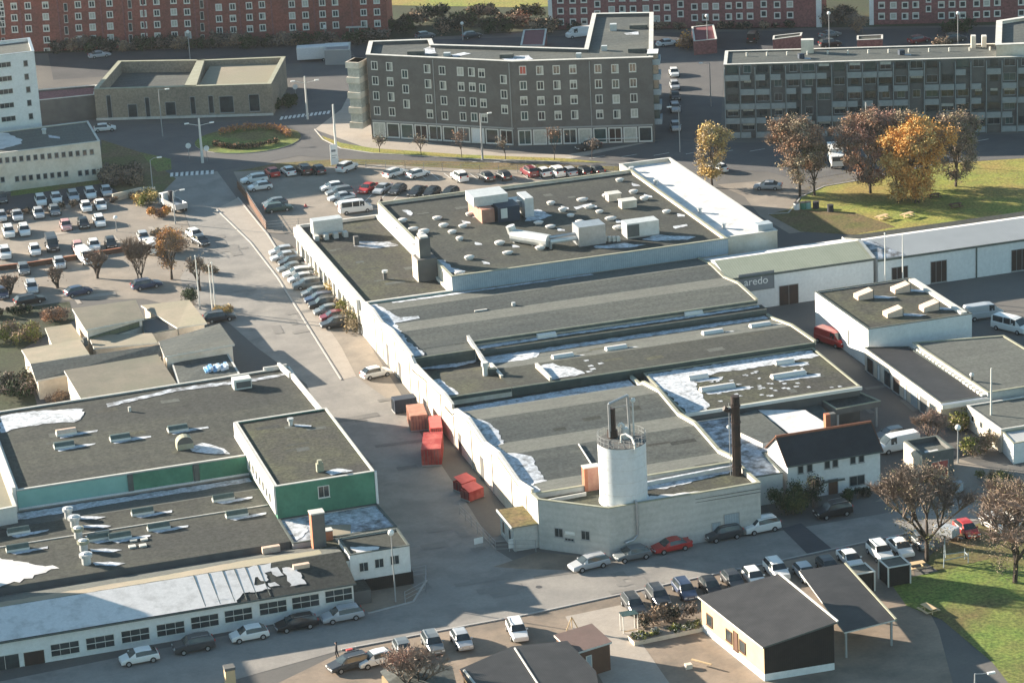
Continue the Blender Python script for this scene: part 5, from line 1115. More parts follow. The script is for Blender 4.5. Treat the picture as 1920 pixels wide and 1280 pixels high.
b3 = thing('shed', 'small pale gable-roofed shed behind the bare tree at the bottom', 'shed', (-36, -84, 0))
mR = [tuple(at(x, y, 3.0)[:2]) for x, y in ((715, 1262), (768, 1228), (840, 1246), (860, 1290), (840, 1330), (720, 1330))]
partb(b3, 'wall', lambda m: m.prism(mR, 0, 2.7, 'wood_cream'))
def f(m):
    P = [at(x, y, z) for x, y, z in ((712, 1258, 3.0), (768, 1224, 3.0), (782, 1240, 3.6), (728, 1278, 3.6))]; m.face(P[::-1], 'felt_grey')
    P = [at(x, y, z) for x, y, z in ((728, 1278, 3.6), (782, 1240, 3.6), (848, 1248, 3.0), (868, 1330, 3.0), (730, 1340, 3.2))]; m.face(P[::-1], 'felt_light')
partb(b3, 'roof', f)
p = at(433, 1290); b4 = thing('brick_chimney', 'yellowish chimney pot rising at the bottom left edge', 'chimney', (p.x, p.y, 0)); zt = zof(433, 1290, 1248)
m = MB(); m.box(-.5, .5, -.5, .5, 0, zt-.3, 'wood_cream'); m.build('stack', b4); m = MB(); m.box(-.55, .55, -.55, .55, zt-.3, zt, 'brick_brown'); m.build('cap', b4)

# two dark glazed cubes with white frames
for (x, y, w_) in ((1614, 1106, 'left'), (1681, 1092, 'right')):
    p = at(x, y); g = thing('playhouse', {'left': 'dark cube shelter with white frame beside the carport roof', 'right': 'dark cube shelter with white frame nearer the swing on the lawn'}[w_], 'shelter', (p.x, p.y+.5, 0), group='white-framed dark cube shelters')
    m = MB(); m.box(-1.25, 1.25, -1.2, 1.2, 0, 2.2, 'wood_black', 'felt_light'); m.build('body', g)
    for sx in (-1.3, 1.3):
        for sy in (-1.25, 1.25): m = MB(); m.box(sx-.07, sx+.07, sy-.07, sy+.07, 0, 2.3, 'frame_white'); m.build('post', g)
    m = MB(); ring(m, [(-1.38, -1.33), (1.38, -1.33), (1.38, 1.33), (-1.38, 1.33)], [(-1.2, -1.15), (1.2, -1.15), (1.2, 1.15), (-1.2, 1.15)], 2.24, 2.34, 'frame_white'); m.build('frame', g)

# ------------------------------------------------------------------ vehicles
ST = {  # stations: x, belt height, roof height, glass on the top face up to the next station, side glass
 'hatch': (.88, [(2.05, .42, .42, 0, 0), (2.0, .68, .7, 0, 0), (1.15, .88, .93, 1, 0), (.45, .9, 1.4, 0, 1), (-.25, .92, 1.46, 0, 1), (-.35, .92, 1.46, 0, 1), (-1.25, .94, 1.42, 1, 1), (-1.85, .92, 1.0, 0, 0), (-2.0, .8, .82, 0, 0), (-2.05, .45, .45, 0, 0)]),
 'sedan': (.9, [(2.3, .42, .42, 0, 0), (2.24, .66, .68, 0, 0), (1.2, .86, .9, 1, 0), (.45, .88, 1.36, 0, 1), (-.3, .9, 1.42, 0, 1), (-.38, .9, 1.42, 0, 1), (-.95, .92, 1.36, 1, 1), (-1.6, .92, .98, 0, 0), (-2.22, .9, .92, 0, 0), (-2.3, .45, .45, 0, 0)]),
 'estate': (.9, [(2.3, .42, .42, 0, 0), (2.24, .66, .7, 0, 0), (1.2, .88, .94, 1, 0), (.5, .9, 1.42, 0, 1), (-.3, .92, 1.48, 0, 1), (-.4, .92, 1.48, 0, 1), (-1.75, .94, 1.44, 1, 1), (-2.2, .92, 1.0, 0, 0), (-2.3, .45, .45, 0, 0)]),
 'suv': (.94, [(2.2, .5, .5, 0, 0), (2.15, .85, .88, 0, 0), (1.15, 1.05, 1.1, 1, 0), (.6, 1.08, 1.6, 0, 1), (-.3, 1.1, 1.68, 0, 1), (-.4, 1.1, 1.68, 0, 1), (-1.7, 1.12, 1.62, 1, 1), (-2.1, 1.08, 1.15, 0, 0), (-2.2, .5, .5, 0, 0)]),
 'van': (.98, [(2.7, .45, .45, 0, 0), (2.65, .9, .95, 0, 0), (2.1, 1.1, 1.2, 1, 0), (1.35, 1.15, 1.98, 0, 1), (.55, 1.15, 2.08, 0, 0), (-2.55, 1.2, 2.08, 0, 0), (-2.7, 1.2, 1.9, 0, 0), (-2.72, .45, .45, 0, 0)]),
 'minibus': (.98, [(2.7, .45, .45, 0, 0), (2.65, .9, .95, 0, 0), (2.1, 1.1, 1.2, 1, 0), (1.35, 1.15, 1.98, 0, 1), (.6, 1.15, 2.08, 0, 0), (.5, 1.15, 2.08, 0, 1), (-.6, 1.2, 2.08, 0, 0), (-.7, 1.2, 2.08, 0, 1), (-2.4, 1.2, 2.08, 0, 0), (-2.7, 1.2, 1.9, 0, 0), (-2.72, .45, .45, 0, 0)]),
}
CARM = {}
def carmesh(kind, paint):
    if (kind, paint) in CARM: return CARM[(kind, paint)]
    W, S = ST[kind]; b, g = MB(), MB(); pm = 'paint_'+paint
    def sec(x, zb, zr):
        e = abs(x)/S[0][0]; nw = 1-.1*max(0, e-.75)/.25
        up = zr > zb+.12; tw = .76 if kind not in ('van', 'minibus') else .88
        pts = [(W*nw*.93, .26), (W*nw, .5 if zb > .5 else zb), (W*nw*.99, max(.42, zb-.08)), (W*nw*.93, zb), (W*(tw if up else .88)*nw, zr-(.06 if up else .0)), (W*(tw-.12 if up else .8)*nw, zr)]
        return [(x, -y, z) for y, z in pts]+[(x, y, z) for y, z in pts[::-1]]
    secs = [sec(x, zb, zr) for x, zb, zr, _, _ in S]
    for i in range(len(S)-1):
        a, c = secs[i], secs[i+1]; n = len(a)
        for k in range(n-1):
            q = [a[k], a[k+1], c[k+1], c[k]]
            tg, sg = S[i][3], S[i][4]
            if k in (3, 7) and sg: g.face(q, 'glass'); continue
            if k in (4, 5, 6) and tg: g.face(q, 'glass'); continue
            b.face(q, pm)
        b.face([a[0], c[0], c[-1], a[-1]], 'tyre')
    b.face(secs[0], pm); b.face(secs[-1][::-1], pm)
    if kind == 'estate' or kind == 'suv':
        for y in (-.62, .62): b.box(-1.5, .3, y-.02, y+.02, 1.7 if kind == 'suv' else 1.5, 1.74 if kind == 'suv' else 1.54, 'hubcap')
    for y in (-W*1.03, W*1.03): b.box(.85, 1.0, y-.09, y+.09, .95 if W < .95 else 1.25, 1.08 if W < .95 else 1.45, pm)
    fx = S[0][0]; rx = S[-1][0]; zf = S[1][1]-.08; zrr = S[-2][1]-.05
    h, t_ = MB(), MB()
    for y in (-W*.68, W*.68):
        h.box(fx-.1, fx-.02+.04, y-.16, y+.16, zf-.1, zf+.04, 'headlight'); t_.box(rx-.02, rx+.1, y-.14, y+.14, zrr-.12, zrr+.1, 'taillight')
    h.box(fx-.02, fx+.015, -.28, .28, .42, .5, 'sign_white'); t_.box(rx-.03, rx+.01, -.26, .26, .5, .6, 'sign_white')
    CARM[(kind, paint)] = (b.mesh('body'), g.mesh('windows'), h.mesh('headlights'), t_.mesh('taillights')); return CARM[(kind, paint)]
wm = MB(); wm.cyl((0, -.11, 0), (0, .11, 0), .32, 'tyre', n=14); wm.cyl((0, -.125, 0), (0, .125, 0), .19, 'hubcap', n=10); WHEEL = wm.mesh('wheel')
def car(x, y, yaw, paint, kind, label, cat='car', group=None, name='parked_car', px=True, full=True):
    p = at(x, y) if px else Vector((x, y, 0))
    t = thing(name, label, cat, (p.x, p.y, .035), R_(yaw), group)
    b, g, h, tl = carmesh(kind, paint)
    for nm, me in (('body', b), ('windows', g), ('headlights', h), ('taillights', tl)):
        o = bpy.data.objects.new(nm, me); col.objects.link(o); o.parent = t
    W = ST[kind][0]; ax = 1.3 if kind not in ('van', 'minibus') else 1.75
    for sx in (ax, -ax):
        for sy in (-1, 1):
            o = bpy.data.objects.new('wheel', WHEEL); col.objects.link(o); o.parent = t; o.location = (sx, sy*(W-.07), .3)
    return t
CN = dict(white='white', silver='silver', grey='grey', dark='dark grey', black='black', blue='dark blue', red='red', maroon='maroon', green='dark green', pink='pale red')
KN = dict(hatch='hatchback', sedan='saloon', estate='estate car', suv='high-roofed car', van='van', minibus='minibus')
def row(where, group, items, yaw, order='from the left'):
    for i, it in enumerate(items):
        x, y, c_, k_ = it[:4]; ya = it[4] if len(it) > 4 else yaw
        car(x, y, ya, c_, k_, '%s %s, %s %s %s' % (CN[c_], KN[k_], ORD[i], order, where), 'van' if k_ == 'van' else 'minibus' if k_ == 'minibus' else 'car', group)
pal = [('silver', 'hatch'), ('silver', 'sedan'), ('dark', 'hatch'), ('grey', 'sedan'), ('white', 'estate'), ('silver', 'hatch'), ('grey', 'estate'), ('grey', 'hatch'), ('blue', 'estate'), ('black', 'suv'), ('grey', 'hatch'), ('maroon', 'hatch'), ('dark', 'estate')]
pa, pb = at(528, 478), at(634, 612); its = []
for i, (c_, k_) in enumerate(pal):
    f = (i+(.5 if i > 6 else 0))/(len(pal)-.5); its.append((pa.x+(pb.x-pa.x)*f+random.uniform(-.3, .3), pa.y+(pb.y-pa.y)*f, c_, k_))
for i, (x, y, c_, k_) in enumerate(its): car(x, y, 180+random.uniform(-3, 3), c_, k_, '%s %s, %s from the far end along the bright factory wall' % (CN[c_], KN[k_], ORD[i]), 'car', 'cars parked along the bright factory wall', px=False)
row('in the far row under the leafy verge', 'cars along the top edge of the upper parking lot', [(511, 329, 'red', 'hatch'), (541, 327, 'white', 'hatch'), (570, 325, 'black', 'suv'), (597, 324, 'dark', 'hatch'), (651, 320, 'white', 'suv', 40), (741, 330, 'white', 'estate', 30), (784, 332, 'white', 'hatch', 22), (862, 338, 'white', 'suv'), (912, 337, 'dark', 'sedan'), (944, 335, 'dark', 'hatch'), (993, 329, 'maroon', 'suv'), (1018, 329, 'white', 'hatch'), (1043, 329, 'white', 'suv'), (1067, 328, 'silver', 'hatch'), (1094, 327, 'black', 'hatch'), (1118, 325, 'dark', 'sedan')], 96)
row('in the row beside the tall hall', 'cars in the middle row of the upper parking lot', [(690, 359, 'red', 'sedan'), (718, 360, 'silver', 'sedan'), (746, 362, 'dark', 'hatch'), (783, 365, 'black', 'sedan'), (810, 367, 'black', 'hatch'), (843, 369, 'black', 'estate')], 228)
row('in the column beside the minibus', 'cars stacked beside the white minibus', [(624, 357, 'white', 'hatch'), (637, 366, 'grey', 'estate'), (641, 376, 'silver', 'sedan'), (652, 386, 'grey', 'hatch')], 182, 'from the back')
car(667, 398, 0, 'white', 'minibus', 'white minibus with dark side windows at the parking lot corner', 'minibus', name='minibus')
row('beside the fence of the upper lot', 'pair of white cars by the fence', [(477, 342, 'white', 'estate'), (488, 356, 'white', 'hatch')], 182, 'from the back')
car(522, 396, 0, 'green', 'estate', 'dark green estate car near the beige lot entrance', 'car')
car(516, 387, 182, 'grey', 'hatch', 'grey hatchback just behind the dark green estate car', 'car')
row('under the white office windows', 'cars under the office windows', [(4, 378, 'dark', 'hatch'), (77, 382, 'white', 'estate'), (106, 378, 'white', 'hatch'), (138, 374, 'silver', 'estate'), (170, 369, 'white', 'estate'), (200, 365, 'silver', 'hatch')], -92)
row('in the shaded row by the brown hedge', 'cars in the shaded second row', [(3, 412, 'silver', 'hatch'), (33, 410, 'silver', 'sedan'), (73, 406, 'silver', 'hatch'), (103, 401, 'grey', 'hatch'), (162, 394, 'white', 'hatch'), (189, 390, 'white', 'sedan')], -92)
row('in the sunny row below the hedge', 'cars in the third row of the left lot', [(17, 442, 'white', 'suv'), (46, 438, 'white', 'estate'), (124, 429, 'pink', 'hatch'), (157, 425, 'black', 'hatch'), (187, 421, 'white', 'estate')], -92)
row('in the row along the orange wall', 'cars along the orange wall', [(10, 482, 'white', 'suv'), (66, 475, 'white', 'hatch'), (98, 466, 'dark', 'van'), (147, 470, 'pink', 'hatch'), (177, 466, 'white', 'hatch'), (208, 462, 'black', 'hatch'), (269, 451, 'silver', 'hatch')], -92)
row('in the lowest rows of the left parking lot', 'cars in the lowest rows of the left lot', [(5, 556, 'blue', 'hatch'), (45, 511, 'grey', 'hatch'), (60, 545, 'silver', 'estate'), (112, 500, 'silver', 'hatch')], -92)
car(56, 569, 12, 'black', 'estate', 'black estate car parked by the left garden hedge', 'car'); car(147, 553, 14, 'blue', 'hatch', 'dark blue hatchback half hidden behind a bare shrub', 'car'); car(275, 540, 8, 'blue', 'estate', 'dark blue estate car at the entrance to the left lot', 'car'); car(412, 601, 0, 'dark', 'estate', 'dark grey car tucked behind the flagpoles', 'car')
car(161, 490, -82, 'white', 'van', 'white box van parked below the orange wall', 'van', name='parked_van')
car(366, 446, -76, 'white', 'hatch', 'white and dark car driving on the side street', 'car', name='moving_car'); car(376, 458, -76, 'dark', 'hatch', 'dark car just behind the white one on the side street', 'car', name='moving_car')
car(197, 246, -8, 'white', 'hatch', 'white car on the shaded road by the low office', 'car', name='moving_car')
car(705, 706, 12, 'white', 'hatch', 'white hatchback standing alone by the bright factory wall', 'car')
row('parked along the long white building', 'cars along the long white building', [(262, 1240, 'white', 'hatch'), (364, 1218, 'dark', 'suv'), (468, 1197, 'white', 'hatch'), (556, 1177, 'black', 'estate'), (642, 1161, 'silver', 'estate')], 182)
row('parked along the concrete corner wall', 'cars along the concrete corner wall', [(1105, 1064, 'silver', 'estate', 188), (1186, 1047, 'grey', 'hatch'), (1259, 1031, 'red', 'sedan'), (1356, 1009, 'dark', 'suv'), (1427, 995, 'white', 'suv')], 184)
car(1562, 966, 184, 'black', 'suv', 'black pickup-like car on the street before the white house', 'car'); car(1750, 925, 182, 'silver', 'suv', 'silver car half hidden by the bare tree', 'car')
car(1683, 843, 184, 'white', 'van', 'white panel van beside the white house', 'van', name='parked_van'); car(1672, 822, 184, 'grey', 'hatch', 'grey car behind the white panel van', 'car')
car(1895, 620, -62, 'white', 'minibus', 'white people carrier on the right-hand yard', 'van'); car(1843, 596, 0, 'silver', 'van', 'white van roof peeking over the workshop edge', 'van', name='parked_van')
car(1560, 645, -70, 'red', 'van', 'red van between the factory and the white workshop', 'van', name='parked_van')
car(1347, 321, 100, 'white', 'hatch', 'white car behind the slim yellow tree', 'car', name='moving_car'); car(1440, 355, 150, 'silver', 'sedan', 'silver saloon turning out of the sunny side path', 'car', name='moving_car'); car(1104, 280, 190, 'black', 'sedan', 'black car on the shaded road under the grey block', 'car', name='moving_car')
row('in the line beside the grey block', 'cars parked beside the grey block', [(1264, 142, 'white', 'hatch'), (1265, 166, 'silver', 'hatch'), (1266, 186, 'black', 'hatch'), (1266, 208, 'silver', 'estate'), (1267, 243, 'silver', 'hatch')], -105, 'from the back')
row('on the rear lane between the far blocks', 'cars on the rear lane', [(187, 108, 'silver', 'sedan', 5), (345, 84, 'silver', 'hatch', 5), (797, 72, 'grey', 'hatch', 5), (885, 72, 'dark', 'hatch', 5), (1086, 70, 'white', 'van', 180), (1252, 86, 'white', 'sedan', 0), (1412, 78, 'black', 'van', 60), (1556, 70, 'grey', 'sedan', 10), (1556, 88, 'black', 'suv', 0), (1723, 80, 'maroon', 'estate', 10), (1790, 78, 'dark', 'suv', 0)], 0)
row('on the sandy strip beside the wooden sheds', 'cars by the wooden sheds', [(655, 1252, 'dark', 'estate', 190), (705, 1244, 'white', 'hatch', 190), (757, 1226, 'grey', 'hatch', -92), (812, 1214, 'grey', 'estate', -92), (866, 1208, 'silver', 'hatch', -92), (970, 1190, 'white', 'estate', -96)], 0)
row('in the row beside the black clubhouse roof', 'cars in front of the clubhouse', [(1188, 1142, 'dark', 'estate'), (1234, 1128, 'dark', 'suv'), (1284, 1114, 'blue', 'estate'), (1332, 1108, 'black', 'hatch'), (1374, 1096, 'dark', 'hatch'), (1413, 1090, 'white', 'hatch'), (1456, 1078, 'white', 'suv'), (1510, 1082, 'silver', 'hatch'), (1553, 1070, 'dark', 'hatch'), (1594, 1056, 'white', 'sedan'), (1650, 1044, 'white', 'suv'), (1688, 1034, 'white', 'sedan'), (1727, 1022, 'grey', 'hatch')], -92)
row('under the large bare tree at the right', 'cars under the right-hand bare tree', [(1812, 1000, 'red', 'hatch'), (1864, 990, 'white', 'estate'), (1908, 978, 'white', 'hatch')], -90)
def truck(x, y, yaw, label, box, name='truck', bed='steel'):
    p = at(x, y); t = thing(name, label, 'truck', (p.x, p.y, .035), R_(yaw))
    m = MB(); m.prism([(1.7, -1.05), (3.4, -1.0), (3.4, 1.0), (1.7, 1.05)], .5, lambda x, y: 2.5 if x < 3 else 2.2, 'paint_white'); m.build('cab', t)
    m = MB(); m.box(3.39, 3.43, -.85, .85, 1.4, 2.1, 'glass'); m.box(2.3, 3.1, -1.07, 1.07, 1.5, 2.15, 'glass'); m.build('windows', t)
    m = MB(); m.box(-3.4, 1.6, -1.1, 1.1, .7, 3.0 if box else 1.1, 'paint_white' if box else bed)
    if not box: m.box(-3.4, -3.3, -1.1, 1.1, 1.1, 1.6, bed); m.box(-3.4, 1.6, -1.1, -1.02, 1.1, 1.6, bed); m.box(-3.4, 1.6, 1.02, 1.1, 1.1, 1.6, bed); m.box(.6, 1.2, -.3, .3, 1.1, 2.9, 'cloth_dark')
    m.build('cargo_box' if box else 'flatbed', t)
    for sx in (2.5, -1.6, -2.6):
        for sy in (-1, 1): o = bpy.data.objects.new('wheel', WHEEL); col.objects.link(o); o.parent = t; o.location = (sx, sy*.95, .42); o.scale = (1.35, 1.2, 1.35)
truck(1567, 308, -107, 'white box truck driving on the shaded road between the autumn trees', True); truck(326, 392, 104, 'white-cabbed flatbed truck with a dark load on the side street', False)
# caravan trailers
def trailer(x, y, yaw, label, L=3.6, W=2.0, H=2.3, mat='paint_white'):
    p = at(x, y); t = thing('trailer', label, 'trailer', (p.x, p.y, .035), R_(yaw)); m = MB(); m.box(-L/2, L/2, -W/2, W/2, .45, H, mat); m.build('body', t, bevel=.25 if H > 1.5 else .08, smooth=False)
    m = MB(); m.tube([(L/2, 0, .5), (L/2+.9, 0, .45)], .06, 'pole_grey'); m.build('drawbar', t)
    for sy in (-1, 1): o = bpy.data.objects.new('wheel', WHEEL); col.objects.link(o); o.parent = t; o.location = (0, sy*W*.48, .3)
    m = MB(); m.box(-L/2-.01, -L/2+.02, -.6, .6, 1.3, 1.8, 'glass'); H > 1.5 and m.build('window', t)
trailer(286, 476, 98, 'rounded cream caravan trailer standing alone on the left lot'); trailer(607, 113, -14, 'very long white semi-trailer parked beside the dark rear road', 10.6, 2.5, 3.1, 'cladding_white')
trailer(1775, 1008, -60, 'small covered trailer in front of the swing frame', 2.6, 1.5, 1.4, 'paint_silver')

# ------------------------------------------------------------------ containers, skips, signs, street furniture
def container(x, y, yaw, L, W, H, mat, label, name='container', open_=None, cat='container'):
    p = at(x, y); t = thing(name, label, cat, (p.x, p.y, .02), R_(yaw))
    m = MB()
    if open_:
        ring(m, [(-L/2, -W/2), (L/2, -W/2), (L/2, W/2), (-L/2, W/2)], [(-L/2+.1, -W/2+.1), (L/2-.1, -W/2+.1), (L/2-.1, W/2-.1), (-L/2+.1, W/2-.1)], .1, H, mat, zin=.3); m.box(-L/2+.1, L/2-.1, -W/2+.1, W/2-.1, .1, .3, mat, open_)
    else: m.box(-L/2, L/2, -W/2, W/2, .1, H, mat)
    m.build('body', t)
    m = MB(); n = int(L/.45)
    for i in range(n):
        xx = -L/2+.25+i*(L-.4)/n
        for sy in (-W/2, W/2): m.box(xx, xx+.12, sy-.04, sy+.04, .2, H-.08, mat)
    m.build('rib', t); m = MB()
    for sx in (-L/2, L/2): m.box(sx-.05, sx+.05, -W/2-.03, W/2+.03, .05, .22, 'pole_grey')
    m.build('skid', t); m = MB()
    for yy in (-.7, -.35, .35, .7): m.cyl((-L/2-.06, yy*W/2, .3), (-L/2-.06, yy*W/2, H-.15), .03, 'brick_brown', n=5)
    m.box(-L/2-.05, -L/2-.01, -.02, .02, .2, H-.08, 'cloth_dark'); m.build('door_bars', t)
    return t
container(759, 770, 0, 3.0, 1.7, 1.9, 'navy', 'dark blue skip with grey end behind the rusty container', 'skip')
container(783, 798, 82, 4.4, 2.2, 2.2, 'rust', 'open rust-orange waste container by the bright factory wall', 'container')
container(818, 818, 78, 4.6, 1.5, 2.0, 'red_light', 'narrow red bin between the rusty and the bright red container', 'bin')
container(812, 858, 72, 6.0, 2.4, 2.3, 'red_paint', 'long bright red container nearest the green hall', 'container')
for i, (x, y, ya) in enumerate(((872, 918, 25), (886, 934, 25))):
    t = container(x, y, ya, 2.3, 1.6, 1.3, 'red_paint', 'small red tipping skip, %s of the pair by the factory wall' % ('rear one', 'front one')[i], 'skip', 'cloth_dark')
    m = MB(); m.face([(-1.15, -.8, 1.3), (1.15, -.8, 1.3), (1.0, .8, 1.75), (-1.0, .8, 1.75)], 'red_light'); m.build('lid', t)
def sign(x, y, yaw, w_, h_, z, label, mat='sign_white', posts=2, lines=3):
    p = at(x, y); t = thing('sign_board', label, 'sign', (p.x, p.y, 0), R_(yaw)); m = MB(); m.box(-w_/2, w_/2, -.04, .04, z, z+h_, mat); m.build('panel', t)
    for sx in ((-w_/2+.1, w_/2-.1) if posts == 2 else (0,)): m = MB(); m.box(sx-.04, sx+.04, .04, .1, 0, z+h_, 'pole_grey'); m.build('post', t)
    return t
sign(898, 1026, 8, 1.1, .7, .5, 'small white notice board standing in the shaded street'); sign(968, 1031, 6, 1.8, 1.1, .4, 'white notice board on the fence by the porch')
t = sign(628, 312, 0, 1.3, 3.6, .3, 'tall narrow white banner sign at the edge of the upper parking lot')
m = MB(); m.box(-.45, .3, -.06, -.045, 2.6, 3.0, 'sign_grey'); m.box(-.45, .45, -.06, -.045, 1.9, 2.0, 'sign_grey'); m.box(-.45, .2, -.06, -.045, 1.5, 1.6, 'sign_grey'); m.build('print', t)
for (x, y, lb) in ((355, 298, 'left one beside the roundabout mast'), (389, 303, 'right one beside the roundabout mast'), (555, 186, 'by the far zebra crossing')):
    p = at(x, y); t = thing('road_sign', 'round pale road sign on a thin post, '+lb, 'road sign', (p.x, p.y, 0)); m = MB(); m.cyl((0, 0, 0), (0, 0, 2.6), .05, 'pole_grey'); m.build('post', t); m = MB(); m.cyl((0, -.1, 2.4), (0, -.04, 2.4), .5, 'sign_white', n=16); m.build('disc', t)
def lamp(x, y, ytop, label, kind='single', dirx=1.0, r=.09, name='street_lamp', cat='street lamp', group=None, z0=0.0):
    p = at(x, y, z0); h = zof(x, y, ytop, z0)-z0
    t = thing(name, label, cat, (p.x, p.y, z0), 0, group); u = (ux.x, ux.y)
    hh = h if kind != 'curved' else h-.4
    m = MB(); m.cyl((0, 0, 0), (0, 0, hh), r*1.3, 'pole' if kind in ('flag', 'double', 'mast') else 'pole_grey', r2=r*.8, n=8); m.build('pole', t)
    if kind == 'double':
        m = MB(); zz = h-1.0
        for s in (-1, 1): m.tube([(0, 0, zz-.3), (s*u[0]*2.0, s*u[1]*2.0, zz+.1)], .05, 'pole')
        m.build('arm', t)
        for s in (-1, 1): m = MB(); m.box(s*u[0]*2.2-.4, s*u[0]*2.2+.4, s*u[1]*2.2-.15, s*u[1]*2.2+.15, zz+.05, zz+.25, 'lamp_glass'); m.build('lamp_head', t)
    elif kind in ('single', 'curved'):
        m = MB(); m.tube([(0, 0, hh-.05), (dirx*u[0]*.7, dirx*u[1]*.7, h-.05), (dirx*u[0]*1.3, dirx*u[1]*1.3, h)], .05, 'pole_grey'); m.build('arm', t)
        m = MB(); c = dirx*1.6; m.box(c*u[0]-.4, c*u[0]+.4, c*u[1]-.14, c*u[1]+.14, h-.08, h+.1, 'lamp_glass'); m.build('lamp_head', t)
    elif kind == 'globe':
        m = MB(); m.sphere((0, 0, h), .36, 'lamp_glass', 12); m.build('globe', t)
    elif kind == 'flag':
        m = MB(); m.sphere((0, 0, h), r*1.6, 'pole', 8); m.build('finial', t); m = MB(); m.cyl((0, 0, 0), (0, 0, .5), r*2, 'pole_grey'); m.build('base', t)
    elif kind == 'mast':
        m = MB(); m.cyl((0, 0, 0), (0, 0, .6), r*2.4, 'pole_grey'); m.build('base', t)
    return t
lamp(380, 306, 222, 'tall white twin-arm mast left of the roundabout', 'double', r=.2); lamp(577, 224, 143, 'tall white twin-arm mast on the far side of the roundabout', 'double', r=.17); lamp(632, 306, 196, 'tall white mast rising behind the narrow banner sign', 'mast', r=.19); lamp(905, 300, 213, 'white mast in front of the grey block shopfronts', 'single', r=.15)
lamp(305, 256, 168, 'slim lamp before the beige brick building', 'single'); lamp(1275, 286, 200, 'grey lamp at the right corner of the grey block', 'single', -1); lamp(1333, 200, 118, 'thin lamp on the sunny patch beside the dark balcony block', 'single', -1)
lamp(287, 360, 296, 'curved lamp by the brown hedge near the zebra crossing', 'curved'); lamp(329, 420, 357, 'curved lamp near the flatbed truck', 'curved'); lamp(219, 434, 408, 'short round-headed lamp in the left parking lot', 'globe', r=.06)
lamp(357, 116, 60, 'slim globe lamp before the long red block', 'globe'); lamp(611, 82, 50, 'globe lamp before the right end of the red block', 'globe'); lamp(1327, 100, 30, 'globe lamp by the flat red garage', 'globe'); lamp(1555, 95, 25, 'globe lamp between the two maroon blocks', 'globe'); lamp(1796, 86, 25, 'globe lamp before the top right maroon block', 'globe'); lamp(868, 76, 44, 'small lamp before the dark green bank', 'globe')
lamp(742, 1128, 998, 'slim lamp with white globe by the corner office', 'globe', r=.07); lamp(1796, 868, 801, 'grey lamp with white head beside the bushes on the right', 'globe', r=.08); lamp(1624, 300, 192, 'pale lamp mast rising behind the brown autumn trees', 'mast'); lamp(1828, 1300, 1262, 'white street lamp arm at the bottom right corner', 'single', 1, r=.1)
lamp(1500, 250, 232, 'short lamp above the yellow tree by the dark block', 'globe')
for x, y, yt, lb in ((375, 580, 480, 'leftmost of the three white flagpoles'), (399, 588, 498, 'middle of the three white flagpoles'), (405, 590, 493, 'rightmost of the three white flagpoles')): lamp(x, y, yt, lb+' at the pavilion corner', 'flag', r=.09, name='flagpole', cat='flagpole', group='white flagpoles at the pavilion corner')
lamp(1660, 560, 438, 'white flagpole left of the tall bare mast before the long warehouse', 'flag', r=.09, name='flagpole', cat='flagpole'); lamp(1693, 555, 440, 'tall white mast before the glazed warehouse doors', 'mast', r=.1, name='mast', cat='mast'); lamp(1858, 818, 690, 'leaning white mast rising over the olive roofs at the right', 'mast', r=.12, name='mast', cat='mast')
# barrels and bales on the field edge
for (x, y, mt, lb) in ((1494, 393, 'sign_white', 'white round drum, leftmost of the dump row'), (1506, 392, 'green_panel', 'green drum in the dump row on the field edge'), (1515, 391, 'mint_panel', 'pale mint drum in the dump row'), (1530, 391, 'cloth_dark', 'large black bag heap in the dump row'), (1557, 397, 'cloth_dark', 'black round crate standing apart on the grass edge')):
    p = at(x, y); t = thing('barrel', lb, 'barrel', (p.x, p.y, 0)); m = MB(); m.cyl((0, 0, 0), (0, 0, 1.1), .5, mt, n=12); m.build('drum', t); m = MB(); m.cyl((0, 0, 1.1), (0, 0, 1.16), .53, 'cloth_dark', n=12); m.build('lid', t)
def bench(x, y, yaw, label, mat='wood_cream', name='picnic_table'):
    p = at(x, y); t = thing(name, label, 'picnic table', (p.x, p.y, 0), R_(yaw)); m = MB(); m.box(-.95, .95, -.4, .4, .7, .76, mat); m.build('table_top', t)
    for s in (-.75, .75): m = MB(); m.box(-.95, .95, s-.14, s+.14, .42, .47, mat); m.build('seat', t)
    for s in (-.7, .7): m = MB(); m.box(s-.05, s+.05, -.8, .8, .34, .42, mat); m.box(s-.05, s+.05, -.05, .05, 0, .7, mat); m.build('leg', t)
bench(1741, 1148, 100, 'pale wooden picnic table at the edge of the lawn'); bench(1655, 412, 20, 'left wooden table behind the long warehouse roof'); bench(1702, 408, 20, 'right wooden table behind the long warehouse roof'); bench(1752, 372, 0, 'dark bench on the sunny field below the trees', 'wood_brown'); bench(1792, 390, 0, 'dark bench on the field right of the orange tree', 'wood_brown'); bench(1718, 1066, 0, 'pale sandbox table under the bare tree')
p = at(1790, 1056); t = thing('swing_frame', 'pale blue playground swing frame beside the bare tree', 'swing', (p.x, p.y, 0)); 
m = MB(); m.tube([(-1.6, -.6, 0), (-1.2, 0, 3.2), (-.9, .8, 0)], .06, 'cladding_blue'); m.tube([(-1.2, 0, 3.2), (-1.1, 0, .9)], .05, 'sign_white'); m.build('post', t)
m = MB(); m.tube([(-1.6, -.6, .9), (1.4, -.5, .9), (1.5, .6, .9), (-.9, .8, .9)], .05, 'cladding_blue'); m.tube([(1.4, -.5, 0), (1.4, -.5, 1.3)], .05, 'cladding_blue'); m.tube([(1.5, .6, 0), (1.5, .6, 1.3)], .05, 'cladding_blue'); m.build('rail', t)
